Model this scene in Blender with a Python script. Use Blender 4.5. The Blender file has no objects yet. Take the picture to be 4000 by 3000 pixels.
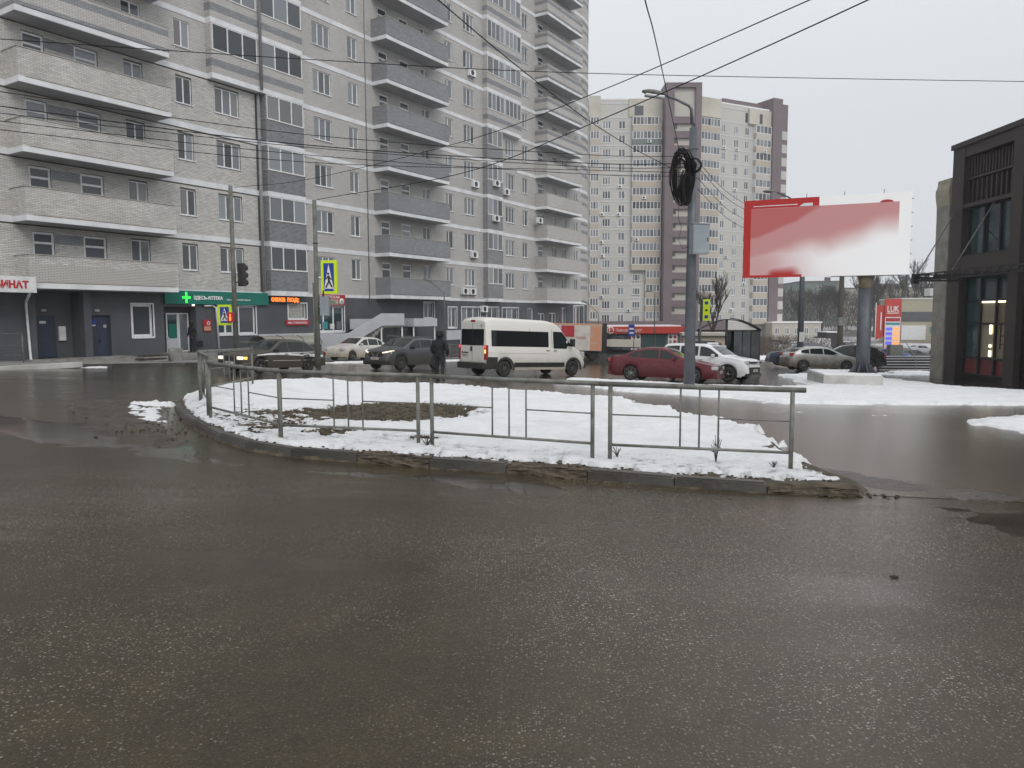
import bpy, bmesh, math, random
import numpy as np
from mathutils import Vector, Matrix
R = math.radians
random.seed(7); rng = np.random.default_rng(7)
C = bpy.context.scene.collection
sc = bpy.context.scene
# ------------------------------------------------------------------ camera
PITCH, ROLL = 0.0880847, 0.00362188
cd = bpy.data.cameras.new('camera'); cam = bpy.data.objects.new('camera', cd); C.objects.link(cam)
cd.sensor_width = 36; cd.lens = 36 * 2953.65 / 4000; cd.clip_start = .1; cd.clip_end = 3000
_r = np.array([[math.cos(ROLL), math.sin(ROLL), 0], [-math.sin(ROLL), math.cos(ROLL), 0], [0, 0, 1]]) @ \
     np.array([[1, 0, 0], [0, -math.sin(PITCH), -math.cos(PITCH)], [0, math.cos(PITCH), -math.sin(PITCH)]])
cam.matrix_world = Matrix(((_r[0][0], -_r[1][0], -_r[2][0], 0), (_r[0][1], -_r[1][1], -_r[2][1], 0),
                           (_r[0][2], -_r[1][2], -_r[2][2], 1.6), (0, 0, 0, 1)))
sc.camera = cam
# ------------------------------------------------------------------ world: overcast sky
w = bpy.data.worlds.new('World'); sc.world = w; w.use_nodes = True
nt = w.node_tree; nt.nodes.clear()
def wn(t, **k):
    n = nt.nodes.new(t)
    for a, b in k.items(): setattr(n, a, b)
    return n
out = wn('ShaderNodeOutputWorld'); bg = wn('ShaderNodeBackground'); sky = wn('ShaderNodeTexSky', sky_type='NISHITA')
sky.sun_disc = False; sky.sun_elevation = R(38); sky.sun_rotation = R(158); sky.air_density = 1.5; sky.dust_density = 6
SKYMUL = 0.1
tc = wn('ShaderNodeTexCoord'); sx = wn('ShaderNodeSeparateXYZ'); nt.links.new(tc.outputs['Generated'], sx.inputs[0])
cr = wn('ShaderNodeValToRGB'); e = cr.color_ramp.elements
e[0].position = 0.0; e[0].color = (.75, .775, .82, 1); e[1].position = .9; e[1].color = (1.12, 1.14, 1.17, 1)
m = e.new(.22); m.color = (.745, .775, .815, 1)
nt.links.new(sx.outputs['Z'], cr.inputs[0])
ns = wn('ShaderNodeTexNoise'); ns.inputs['Scale'].default_value = 1.6; ns.inputs['Detail'].default_value = 4
nt.links.new(tc.outputs['Generated'], ns.inputs['Vector'])
nr = wn('ShaderNodeMapRange'); nr.inputs[3].default_value = .95; nr.inputs[4].default_value = 1.05
nt.links.new(ns.outputs[0], nr.inputs[0])
mm = wn('ShaderNodeVectorMath', operation='SCALE'); nt.links.new(cr.outputs[0], mm.inputs[0]); nt.links.new(nr.outputs[0], mm.inputs['Scale'])
# the cloud cover hides the clear sky almost entirely: 8 % of it shows through
sk = wn('ShaderNodeVectorMath', operation='SCALE'); nt.links.new(sky.outputs[0], sk.inputs[0]); sk.inputs['Scale'].default_value = .008
ad = wn('ShaderNodeVectorMath', operation='ADD'); nt.links.new(mm.outputs[0], ad.inputs[0]); nt.links.new(sk.outputs[0], ad.inputs[1])
m2 = wn('ShaderNodeVectorMath', operation='SCALE'); nt.links.new(ad.outputs[0], m2.inputs[0]); m2.inputs['Scale'].default_value = 10.0 * .93
nt.links.new(m2.outputs[0], bg.inputs[0]); bg.inputs[1].default_value = SKYMUL
nt.links.new(bg.outputs[0], out.inputs[0])
sl = bpy.data.lights.new('sun', 'SUN'); sl.energy = 1.0; sl.angle = R(28); sl.color = (1, .97, .93)
so = bpy.data.objects.new('sun', sl); C.objects.link(so); so.rotation_euler = (R(52), 0, R(22)); so.location = (0, -20, 60)
sc.view_settings.view_transform = 'Standard'; sc.view_settings.look = 'None'
sc.view_settings.gamma = 1; sc.view_settings.use_curve_mapping = False; sc.view_settings.exposure = 0.0
sc.cycles.max_bounces = 6; sc.cycles.diffuse_bounces = 3; sc.cycles.glossy_bounces = 3
sc.cycles.transmission_bounces = 4; sc.cycles.volume_bounces = 1
# ------------------------------------------------------------------ ground height
def G(x, y):
    """ground height: a street falling gently away from the viewer, rising again far off"""
    xx = max(-60, min(60, x))
    z = -.0296 * min(y, 105) - .0267 * xx
    if y > 105: z += .004 * (min(y, 200) - 105)
    if y > 200: z += .045 * (min(y, 420) - 200)
    if y > 420: z += .012 * (y - 420)
    return z
def Gn(X, Y):
    xx = np.clip(X, -60, 60)
    return (-.0296 * np.minimum(Y, 105) - .0267 * xx + .004 * np.clip(Y - 105, 0, 95)
            + .045 * np.clip(Y - 200, 0, 220) + .012 * np.clip(Y - 420, 0, None))
# ------------------------------------------------------------------ materials
MATS = {}
def nodes(name):
    m = bpy.data.materials.new(name); m.use_nodes = True; MATS[name] = m
    t = m.node_tree; b = t.nodes['Principled BSDF']
    def N(ty, **k):
        n = t.nodes.new(ty)
        for a, v in k.items():
            if a.startswith('i_'):
                key = a[2:]; n.inputs[int(key) if key.isdigit() else key].default_value = v
            else: setattr(n, a, v)
        return n
    L = lambda a, c: t.links.new(a, c)
    return m, t, b, N, L
def c4(c): return (c[0], c[1], c[2], 1)
def mat(name, col, rough=.6, metal=0, col2=None, scale=4, detail=5, bump=0, bscale=None, spec=None, coat=0, obj=True, thr=(.35, .65),
        rand=0, rrange=None, stretch=None, emit=None, estr=1):
    """general procedural paint / plaster / plastic: two colours mixed by noise, fine bump, per object variation"""
    m, t, b, N, L = nodes(name)
    tc = N('ShaderNodeTexCoord'); src = tc.outputs['Object' if obj else 'Generated']
    if stretch:
        mp = N('ShaderNodeMapping'); mp.inputs['Scale'].default_value = stretch; L(src, mp.inputs[0]); src = mp.outputs[0]
    col2 = col2 or tuple(c * .82 for c in col)
    n = N('ShaderNodeTexNoise', i_Scale=scale, i_Detail=detail); L(src, n.inputs['Vector'])
    r = N('ShaderNodeValToRGB'); r.color_ramp.elements[0].position = thr[0]; r.color_ramp.elements[1].position = thr[1]
    r.color_ramp.elements[0].color = c4(col2); r.color_ramp.elements[1].color = c4(col); L(n.outputs[0], r.inputs[0])
    c = r.outputs[0]
    if rand:
        oi = N('ShaderNodeObjectInfo'); h = N('ShaderNodeMapRange'); h.inputs[3].default_value = 1 - rand; h.inputs[4].default_value = 1 + rand
        L(oi.outputs['Random'], h.inputs[0]); s = N('ShaderNodeVectorMath', operation='SCALE'); L(c, s.inputs[0]); L(h.outputs[0], s.inputs['Scale']); c = s.outputs[0]
    L(c, b.inputs['Base Color'])
    b.inputs['Roughness'].default_value = rough; b.inputs['Metallic'].default_value = metal
    if rrange:
        q = N('ShaderNodeMapRange'); q.inputs[3].default_value = rrange[0]; q.inputs[4].default_value = rrange[1]; L(n.outputs[0], q.inputs[0]); L(q.outputs[0], b.inputs['Roughness'])
    if spec is not None: b.inputs['Specular IOR Level'].default_value = spec
    if coat: b.inputs['Coat Weight'].default_value = coat; b.inputs['Coat Roughness'].default_value = .06
    if bump:
        n2 = N('ShaderNodeTexNoise', i_Scale=bscale or scale * 6, i_Detail=3); L(src, n2.inputs['Vector'])
        bp = N('ShaderNodeBump', i_Strength=bump, i_Distance=.02); L(n2.outputs[0], bp.inputs['Height']); L(bp.outputs[0], b.inputs['Normal'])
    if emit: b.inputs['Emission Color'].default_value = c4(emit); b.inputs['Emission Strength'].default_value = estr
    return m
def brickmat(name, c1, c2, mortar, bw=.26, bh=.077, ms=.012, bump=.5):
    """brick courses for walls too far off for single bricks; works on faces along x and along y"""
    m, t, b, N, L = nodes(name)
    tc = N('ShaderNodeTexCoord'); s = N('ShaderNodeSeparateXYZ'); L(tc.outputs['Object'], s.inputs[0])
    a = N('ShaderNodeMath', operation='ADD'); L(s.outputs[0], a.inputs[0]); L(s.outputs[1], a.inputs[1])
    cb = N('ShaderNodeCombineXYZ'); L(a.outputs[0], cb.inputs[0]); L(s.outputs[2], cb.inputs[1])
    br = N('ShaderNodeTexBrick'); br.inputs['Color1'].default_value = c4(c1); br.inputs['Color2'].default_value = c4(c2)
    br.inputs['Mortar'].default_value = c4(mortar); br.inputs['Scale'].default_value = 1; br.inputs['Mortar Size'].default_value = ms
    br.inputs['Mortar Smooth'].default_value = .3; br.inputs['Brick Width'].default_value = bw; br.inputs['Row Height'].default_value = bh
    L(cb.outputs[0], br.inputs['Vector'])
    n = N('ShaderNodeTexNoise', i_Scale=.35, i_Detail=5); L(tc.outputs['Object'], n.inputs['Vector'])
    mr = N('ShaderNodeMapRange'); mr.inputs[3].default_value = .78; mr.inputs[4].default_value = 1.15; L(n.outputs[0], mr.inputs[0])
    v = N('ShaderNodeVectorMath', operation='SCALE'); L(br.outputs[0], v.inputs[0]); L(mr.outputs[0], v.inputs['Scale'])
    L(v.outputs[0], b.inputs['Base Color']); b.inputs['Roughness'].default_value = .85
    bp = N('ShaderNodeBump', i_Strength=bump, i_Distance=.01, invert=True); L(br.outputs['Fac'], bp.inputs['Height']); L(bp.outputs[0], b.inputs['Normal'])
    return m
def islandmat(name, cols, rough=.85, bump=.3):
    """single bricks or stones: each loose piece of the mesh gets its own tone"""
    m, t, b, N, L = nodes(name)
    g = N('ShaderNodeNewGeometry'); r = N('ShaderNodeValToRGB'); els = r.color_ramp.elements
    els[0].color = c4(cols[0]); els[1].color = c4(cols[-1])
    for i, c in enumerate(cols[1:-1]): q = els.new((i + 1) / (len(cols) - 1)); q.color = c4(c)
    L(g.outputs['Random Per Island'], r.inputs[0])
    tc = N('ShaderNodeTexCoord'); n = N('ShaderNodeTexNoise', i_Scale=.5, i_Detail=5); L(tc.outputs['Object'], n.inputs['Vector'])
    mr = N('ShaderNodeMapRange'); mr.inputs[3].default_value = .75; mr.inputs[4].default_value = 1.2; L(n.outputs[0], mr.inputs[0])
    v = N('ShaderNodeVectorMath', operation='SCALE'); L(r.outputs[0], v.inputs[0]); L(mr.outputs[0], v.inputs['Scale'])
    L(v.outputs[0], b.inputs['Base Color']); b.inputs['Roughness'].default_value = rough
    n2 = N('ShaderNodeTexNoise', i_Scale=40, i_Detail=2); L(tc.outputs['Object'], n2.inputs['Vector'])
    bp = N('ShaderNodeBump', i_Strength=bump, i_Distance=.004); L(n2.outputs[0], bp.inputs['Height']); L(bp.outputs[0], b.inputs['Normal'])
    return m
def carpaint(name, col, dirt=.5, dcol=(.12, .105, .08), height=.75, rough=.28, metal=0):
    """car paint with road dirt thrown up over the lower body"""
    m, t, b, N, L = nodes(name)
    tc = N('ShaderNodeTexCoord'); s = N('ShaderNodeSeparateXYZ'); L(tc.outputs['Object'], s.inputs[0])
    n = N('ShaderNodeTexNoise', i_Scale=3, i_Detail=6, i_Roughness=.65); L(tc.outputs['Object'], n.inputs['Vector'])
    a = N('ShaderNodeMath', operation='MULTIPLY_ADD'); L(n.outputs[0], a.inputs[0]); a.inputs[1].default_value = .9; a.inputs[2].default_value = -.45
    z = N('ShaderNodeMath', operation='ADD'); L(s.outputs[2], z.inputs[0]); L(a.outputs[0], z.inputs[1])
    mr = N('ShaderNodeMapRange', clamp=True); mr.inputs[1].default_value = height + .3; mr.inputs[2].default_value = height - .35
    mr.inputs[3].default_value = .06 * dirt; mr.inputs[4].default_value = dirt; L(z.outputs[0], mr.inputs[0])
    mx = N('ShaderNodeMix', data_type='RGBA'); mx.inputs['A'].default_value = c4(col); mx.inputs['B'].default_value = c4(dcol)
    L(mr.outputs[0], mx.inputs['Factor']); L(mx.outputs['Result'], b.inputs['Base Color'])
    q = N('ShaderNodeMapRange'); q.inputs[3].default_value = rough; q.inputs[4].default_value = .75; L(mr.outputs[0], q.inputs[0]); L(q.outputs[0], b.inputs['Roughness'])
    b.inputs['Metallic'].default_value = metal; b.inputs['Coat Weight'].default_value = .15; b.inputs['Coat Roughness'].default_value = .12
    return m
def asphalt(name, base=(.056, .051, .045), dark=(.03, .028, .026), wet=.6, stones=True, mud=None):
    m, t, b, N, L = nodes(name)
    tc = N('ShaderNodeTexCoord'); P = tc.outputs['Object']
    big = N('ShaderNodeTexNoise', i_Scale=.16, i_Detail=5, i_Roughness=.6); L(P, big.inputs['Vector'])
    st = N('ShaderNodeMapping'); st.inputs['Rotation'].default_value = (0, 0, R(-8)); st.inputs['Scale'].default_value = (.25, 1.6, 1); L(P, st.inputs[0])
    band = N('ShaderNodeTexNoise', i_Scale=.7, i_Detail=5, i_Roughness=.65); L(st.outputs[0], band.inputs['Vector'])
    mid = N('ShaderNodeTexNoise', i_Scale=3.2, i_Detail=6, i_Roughness=.7); L(P, mid.inputs['Vector'])
    fine = N('ShaderNodeTexNoise', i_Scale=75, i_Detail=3, i_Roughness=.75); L(P, fine.inputs['Vector'])
    r1 = N('ShaderNodeValToRGB'); r1.color_ramp.elements[0].position = .3; r1.color_ramp.elements[1].position = .7
    r1.color_ramp.elements[0].color = c4(dark); r1.color_ramp.elements[1].color = c4(base); L(big.outputs[0], r1.inputs[0])
    r2 = N('ShaderNodeMapRange'); r2.inputs[1].default_value = .25; r2.inputs[2].default_value = .75; r2.inputs[3].default_value = .66; r2.inputs[4].default_value = 1.38; L(mid.outputs[0], r2.inputs[0])
    v = N('ShaderNodeVectorMath', operation='SCALE'); L(r1.outputs[0], v.inputs[0]); L(r2.outputs[0], v.inputs['Scale'])
    r3 = N('ShaderNodeMapRange'); r3.inputs[1].default_value = .2; r3.inputs[2].default_value = .8; r3.inputs[3].default_value = .45; r3.inputs[4].default_value = 1.75; L(fine.outputs[0], r3.inputs[0])
    v2 = N('ShaderNodeVectorMath', operation='SCALE'); L(v.outputs[0], v2.inputs[0]); L(r3.outputs[0], v2.inputs['Scale'])
    c = v2.outputs[0]
    hgt = fine.outputs[0]
    if stones:
        # light and dark aggregate stones of 4 to 10 mm
        for sc_, th, lo, hi in ((80, .27, .12, .4), (42, .19, .14, .45)):
            vo = N('ShaderNodeTexVoronoi', i_Scale=sc_); vo.feature = 'F1'; L(P, vo.inputs['Vector'])
            lt = N('ShaderNodeMapRange', clamp=True); lt.inputs[1].default_value = th + .14; lt.inputs[2].default_value = th; L(vo.outputs['Distance'], lt.inputs[0])
            sp = N('ShaderNodeSeparateColor'); L(vo.outputs['Color'], sp.inputs[0])
            g = N('ShaderNodeMath', operation='GREATER_THAN'); g.inputs[1].default_value = .66; L(sp.outputs[0], g.inputs[0])
            mu = N('ShaderNodeMath', operation='MULTIPLY'); L(g.outputs[0], mu.inputs[0]); L(lt.outputs[0], mu.inputs[1])
            pz = N('ShaderNodeMapRange', clamp=True); pz.inputs[1].default_value = .42; pz.inputs[2].default_value = .58; pz.inputs[3].default_value = .12; pz.inputs[4].default_value = 1; L(big.outputs[0], pz.inputs[0])
            mu2 = N('ShaderNodeMath', operation='MULTIPLY'); L(mu.outputs[0], mu2.inputs[0]); L(pz.outputs[0], mu2.inputs[1])
            sr = N('ShaderNodeValToRGB'); sr.color_ramp.elements[0].color = (lo, lo * .9, lo * .78, 1); sr.color_ramp.elements[1].color = (hi, hi * .97, hi * .9, 1); L(sp.outputs[1], sr.inputs[0])
            mx = N('ShaderNodeMix', data_type='RGBA'); L(mu2.outputs[0], mx.inputs['Factor']); L(c, mx.inputs['A']); L(sr.outputs[0], mx.inputs['B']); c = mx.outputs['Result']
    # hairline cracks and old sealed joints
    wp = N('ShaderNodeTexNoise', i_Scale=1.1, i_Detail=5); L(P, wp.inputs['Vector']); wv = N('ShaderNodeVectorMath', operation='MULTIPLY_ADD'); L(wp.outputs['Color'], wv.inputs[0]); wv.inputs[1].default_value = (1.2, 1.2, 0); L(P, wv.inputs[2])
    ck = N('ShaderNodeTexVoronoi', i_Scale=.33, feature='DISTANCE_TO_EDGE'); L(wv.outputs[0], ck.inputs['Vector']); cm = N('ShaderNodeMapRange', clamp=True); cm.inputs[1].default_value = .0045; cm.inputs[2].default_value = .001; L(ck.outputs['Distance'], cm.inputs[0])
    cg = N('ShaderNodeMapRange', clamp=True); cg.inputs[1].default_value = .5; cg.inputs[2].default_value = .6; cg.inputs[4].default_value = .75; L(big.outputs[0], cg.inputs[0]); cc = N('ShaderNodeMath', operation='MULTIPLY'); L(cm.outputs[0], cc.inputs[0]); L(cg.outputs[0], cc.inputs[1])
    cx = N('ShaderNodeMix', data_type='RGBA'); L(cc.outputs[0], cx.inputs['Factor']); L(c, cx.inputs['A']); cx.inputs['B'].default_value = (.012, .011, .01, 1); c = cx.outputs['Result']
    # water film: dark, smooth sheets where the film pools along the carriageway
    wm = N('ShaderNodeMath', operation='MULTIPLY_ADD'); L(band.outputs[0], wm.inputs[0]); wm.inputs[1].default_value = .75; wm.inputs[2].default_value = 0
    wa = N('ShaderNodeMath', operation='MULTIPLY_ADD'); L(big.outputs[0], wa.inputs[0]); wa.inputs[1].default_value = .35; L(wm.outputs[0], wa.inputs[2])
    wr = N('ShaderNodeMapRange', clamp=True); wr.inputs[1].default_value = .72 - .3 * wet; wr.inputs[2].default_value = .86 - .3 * wet; L(wa.outputs[0], wr.inputs[0])
    dk = N('ShaderNodeMapRange'); dk.inputs[3].default_value = 1.0; dk.inputs[4].default_value = .82; L(wr.outputs[0], dk.inputs[0])
    v3 = N('ShaderNodeVectorMath', operation='SCALE'); L(c, v3.inputs[0]); L(dk.outputs[0], v3.inputs['Scale']); L(v3.outputs[0], b.inputs['Base Color'])
    rr = N('ShaderNodeMapRange'); b.inputs['IOR'].default_value = 1.47; b.inputs['Specular Tint'].default_value = (1, .95, .87, 1); rr.inputs[3].default_value = .12; rr.inputs[4].default_value = .03; L(wr.outputs[0], rr.inputs[0]); L(rr.outputs[0], b.inputs['Roughness'])
    bs = N('ShaderNodeMapRange'); bs.inputs[3].default_value = .5; bs.inputs[4].default_value = .16; L(wr.outputs[0], bs.inputs[0])
    bp = N('ShaderNodeBump', i_Distance=.006); L(bs.outputs[0], bp.inputs['Strength']); L(hgt, bp.inputs['Height'])
    bp2 = N('ShaderNodeBump', i_Distance=.012, i_Strength=.13); L(mid.outputs[0], bp2.inputs['Height']); L(bp.outputs[0], bp2.inputs['Normal'])
    rp = N('ShaderNodeTexNoise', i_Scale=11, i_Detail=4, i_Roughness=.7); L(st.outputs[0], rp.inputs['Vector']); bp3 = N('ShaderNodeBump', i_Distance=.006, i_Strength=.3); L(rp.outputs[0], bp3.inputs['Height']); L(bp2.outputs[0], bp3.inputs['Normal']); L(bp3.outputs[0], b.inputs['Normal'])
    return m
def snowmat(name, dirt=.2):
    m, t, b, N, L = nodes(name)
    tc = N('ShaderNodeTexCoord'); P = tc.outputs['Object']
    n = N('ShaderNodeTexNoise', i_Scale=1.3, i_Detail=8, i_Roughness=.7); L(P, n.inputs['Vector'])
    f = N('ShaderNodeTexNoise', i_Scale=17, i_Detail=7, i_Roughness=.8); L(P, f.inputs['Vector'])
    r = N('ShaderNodeValToRGB'); r.color_ramp.elements[0].position = .3; r.color_ramp.elements[1].position = .55
    r.color_ramp.elements[0].color = (.75, .76, .77, 1); r.color_ramp.elements[1].color = (.88, .89, .91, 1); L(n.outputs[0], r.inputs[0])
    # specks of grit and grass poking through
    s = N('ShaderNodeMapRange', clamp=True); s.inputs[1].default_value = .33 + .06 * dirt; s.inputs[2].default_value = .25 + .06 * dirt; L(f.outputs[0], s.inputs[0])
    mx = N('ShaderNodeMix', data_type='RGBA'); L(s.outputs[0], mx.inputs['Factor']); L(r.outputs[0], mx.inputs['A']); mx.inputs['B'].default_value = (.2, .17, .13, 1)
    L(mx.outputs['Result'], b.inputs['Base Color']); b.inputs['Roughness'].default_value = .7
    b.inputs['Subsurface Weight'].default_value = 0.0
    g = N('ShaderNodeTexNoise', i_Scale=30, i_Detail=5); L(P, g.inputs['Vector'])
    bp = N('ShaderNodeBump', i_Distance=.02, i_Strength=.7); L(g.outputs[0], bp.inputs['Height'])
    bp2 = N('ShaderNodeBump', i_Distance=.06, i_Strength=.8); L(f.outputs[0], bp2.inputs['Height']); L(bp.outputs[0], bp2.inputs['Normal']); L(bp2.outputs[0], b.inputs['Normal'])
    return m
def glassmat(name, col, rough=.06, stripes=0):
    m, t, b, N, L = nodes(name)
    oi = N('ShaderNodeObjectInfo'); mr = N('ShaderNodeMapRange'); mr.inputs[3].default_value = .55; mr.inputs[4].default_value = 1.6; L(oi.outputs['Random'], mr.inputs[0])
    v = N('ShaderNodeVectorMath', operation='SCALE'); v.inputs[0].default_value = col; L(mr.outputs[0], v.inputs['Scale']); c = v.outputs[0]
    if stripes:   # a curtain in folds just behind the pane
        tc = N('ShaderNodeTexCoord'); wv = N('ShaderNodeTexWave', i_Scale=stripes, i_Distortion=1.5); L(tc.outputs['Object'], wv.inputs['Vector'])
        q = N('ShaderNodeMapRange'); q.inputs[3].default_value = .6; q.inputs[4].default_value = 1.1; L(wv.outputs[0], q.inputs[0])
        v2 = N('ShaderNodeVectorMath', operation='SCALE'); L(c, v2.inputs[0]); L(q.outputs[0], v2.inputs['Scale']); c = v2.outputs[0]
    L(c, b.inputs['Base Color']); b.inputs['Roughness'].default_value = rough; b.inputs['Specular IOR Level'].default_value = .7
    n = N('ShaderNodeTexNoise', i_Scale=.8, i_Detail=1); tc2 = N('ShaderNodeTexCoord'); L(tc2.outputs['Object'], n.inputs['Vector'])
    bp = N('ShaderNodeBump', i_Distance=.01, i_Strength=.15); L(n.outputs[0], bp.inputs['Height']); L(bp.outputs[0], b.inputs['Normal'])
    return m
M = MATS
asphalt('wet_asphalt', (.052, .038, .018), (.025, .0185, .009)); asphalt('side_asphalt', (.08, .059, .032), (.05, .037, .02), wet=.3); asphalt('paving', (.055, .058, .062), (.035, .037, .04), wet=.8, stones=False)
snowmat('snow'); snowmat('dirty_snow', 1.3)
mat('soil', (.1, .078, .05), .9, col2=(.028, .022, .015), scale=5, detail=8, bump=1, bscale=30)
mat('mud', (.075, .06, .045), .35, col2=(.03, .025, .02), scale=4, detail=8, bump=.9, bscale=25, rrange=(.15, .7))
mat('dead_grass', (.14, .11, .05), .9, col2=(.05, .045, .02), scale=30)
mat('puddle', (.05, .041, .03), .12, col2=(.035, .03, .022), scale=2, spec=.4, bump=.05, bscale=14, rrange=(.05, .22))
mat('field', (.1, .09, .075), .9, col2=(.5, .5, .51), scale=.035, detail=10, thr=(.4, .55))
islandmat('light_brick', [(.55, .545, .525), (.64, .63, .605), (.47, .465, .45), (.6, .58, .54), (.53, .53, .525)])
islandmat('slate_brick', [(.19, .198, .212), (.27, .278, .295), (.225, .232, .247)])
mat('mortar', (.115, .11, .1), .95, scale=2)
mat('dark_mortar', (.055, .055, .06), .95, scale=2)
brickmat('far_light_brick', (.58, .57, .55), (.49, .48, .46), (.27, .265, .26), bump=.35)
brickmat('far_slate_brick', (.33, .338, .355), (.245, .252, .268), (.15, .153, .16), bump=.35)
mat('plaster_band', (.76, .77, .79), .8, col2=(.62, .63, .65), scale=1.2, detail=6)
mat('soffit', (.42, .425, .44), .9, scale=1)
mat('coping', (.46, .45, .42), .7)
mat('charcoal_wall', (.09, .093, .103), .55, col2=(.068, .07, .078), scale=.6, detail=6)
mat('white_plastic', (.82, .83, .84), .4, rand=.06)
mat('white_panel', (.52, .53, .56), .45, col2=(.44, .45, .48), scale=.8)
glassmat('glass_dark', (.055, .062, .068)); glassmat('glass_sky', (.15, .165, .18)); glassmat('glass_curtain', (.2, .2, .2), .12, stripes=5)
glassmat('glass_warm', (.2, .175, .12), .1); glassmat('car_glass', (.012, .016, .017), .05); MATS['car_glass'].node_tree.nodes['Principled BSDF'].inputs['Specular IOR Level'].default_value = .5; glassmat('glass_teal', (.03, .055, .06), .05)  # glass_warm: warm light of the room behind is put into the pane colour
mat('downpipe', (.27, .28, .3), .5)
mat('steel_door', (.028, .042, .075), .5); mat('black_metal', (.02, .02, .022), .5); mat('grey_metal', (.2, .21, .2), .5, metal=.5, col2=(.12, .125, .12), scale=6)
mat('galvanised', (.2, .205, .19), .6, metal=.3, col2=(.11, .105, .085), scale=7, detail=7, thr=(.3, .6))
mat('pole_grey', (.115, .13, .15), .5, metal=.2, col2=(.085, .095, .105), scale=2.5, bump=.1)
mat('old_pole', (.17, .18, .165), .7, col2=(.1, .1, .085), scale=3, detail=7)
mat('cabinet_grey', (.3, .34, .37), .4, metal=.3, col2=(.25, .285, .31), scale=1.5)
mat('rubber', (.018, .018, .018), .8, col2=(.035, .032, .028), scale=8); mat('black_plastic', (.02, .02, .021), .5, col2=(.035, .033, .03), scale=5)
mat('rim_alloy', (.3, .31, .32), .35, metal=.8, col2=(.14, .13, .11), scale=9); mat('rim_dark', (.1, .098, .092), .5, metal=.4)
mat('lamp_glass', (.55, .57, .58), .15, coat=.5, scale=20); mat('lamp_lit', (.9, .85, .75), .3, emit=(1, .86, .62), estr=1.1); mat('lamp_amber', (.9, .5, .1), .3, emit=(1, .5, .1), estr=1.8)
mat('tail_red', (.35, .012, .015), .2, coat=.6); mat('tail_lit', (.8, .05, .05), .3, emit=(1, .08, .05), estr=1.1)
mat('plate', (.6, .6, .6), .5, col2=(.45, .44, .42), scale=30); mat('ink', (.03, .03, .035), .6)
mat('concrete', (.3, .3, .29), .9, col2=(.17, .165, .15), scale=2, detail=8, bump=.4)
mat('kerb_wet', (.085, .08, .072), .45, col2=(.05, .045, .04), scale=3, detail=8, bump=.5, rand=.3, rrange=(.25, .7))
mat('kerb_broken', (.12, .095, .065), .85, col2=(.05, .04, .03), scale=9, detail=9, bump=1, bscale=22)
mat('white_concrete', (.55, .55, .53), .85, col2=(.38, .37, .35), scale=1.5, detail=8)
mat('green_sign', (.0, .16, .12), .35, col2=(.0, .14, .105), scale=.5); mat('sign_white', (.8, .8, .8), .5, emit=(1, 1, 1), estr=.12); mat('sign_green_lit', (.05, .8, .1), .4, emit=(.05, 1, .08), estr=1.2)
mat('led_red', (.8, .12, .02), .5, emit=(1, .2, .03), estr=1.8); mat('red_sign', (.42, .02, .035), .4); mat('red_letter', (.5, .015, .02), .5)
mat('sign_yellow', (.62, .8, .0), .45, col2=(.56, .72, .0), scale=2); mat('sign_blue', (.012, .045, .3), .4); mat('plain_white', (.74, .75, .76), .5)
mat('coat_black', (.013, .014, .017), .85, bump=.6, bscale=18, scale=6); mat('trousers', (.016, .018, .024), .9); mat('skin', (.4, .22, .15), .6); mat('shoe', (.012, .012, .012), .6)
mat('bark', (.085, .07, .055), .95, col2=(.035, .03, .025), scale=9, bump=.6); mat('twig', (.075, .068, .06), .95, scale=2)
mat('beige_panel', (.49, .44, .375), .8, col2=(.45, .395, .33), scale=.18, detail=2, thr=(.42, .58)); mat('beige_plain', (.55, .525, .46), .8, scale=.3)
mat('far_grey', (.53, .525, .5), .85, col2=(.48, .475, .45), scale=.12); mat('far_band', (.62, .63, .62), .8); mat('purple', (.185, .15, .162), .8, col2=(.165, .132, .142), scale=.3)
mat('far_beige_light', (.54, .51, .47), .8)
mat('red_roof', (.5, .045, .03), .45, col2=(.42, .04, .03), scale=1); mat('orange', (.55, .25, .14), .5, col2=(.5, .3, .2), scale=2); mat('truck_white', (.6, .58, .56), .5, col2=(.5, .46, .42), scale=2)
mat('brown_cladding', (.05, .037, .034), .5, col2=(.038, .03, .03), scale=.7, detail=5); mat('stone_clad', (.34, .322, .285), .85, col2=(.25, .237, .205), scale=2, detail=5)
mat('cream_top', (.4, .38, .29), .8); mat('red_film', (.2, .035, .035), .35, col2=(.15, .03, .03), scale=3)
mat('wire', (.012, .012, .013), .8, spec=.15); glassmat('tint_glass', (.007, .008, .009), .08); MATS['tint_glass'].node_tree.nodes['Principled BSDF'].inputs['Specular IOR Level'].default_value = .35; mat('billboard_back', (.2, .21, .22), .6); mat('moss', (.1, .12, .08), .9); mat('rusty', (.2, .13, .07), .85, col2=(.2, .19, .14), scale=9)
mat('yellow_wall', (.42, .39, .29), .8); mat('far_green', (.2, .24, .22), .9, col2=(.17, .205, .19), scale=.1); mat('far_roof', (.15, .14, .15), .9)
mat('warm_lamp', (1, .9, .7), .5, emit=(1, .86, .58), estr=2.6); mat('poly_roof', (.3, .3, .25), .35, col2=(.24, .24, .2), scale=2)
mat('blue_cloth', (.03, .06, .2), .9); mat('cyan_sign', (.05, .3, .33), .5); mat('price_blue', (.1, .12, .6), .5, emit=(.15, .15, .9), estr=.5); mat('price_orange', (.9, .35, .1), .5, emit=(1, .35, .08), estr=.7)
mat('hedge', (.07, .055, .045), .95, col2=(.1, .07, .06), scale=3)
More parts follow.
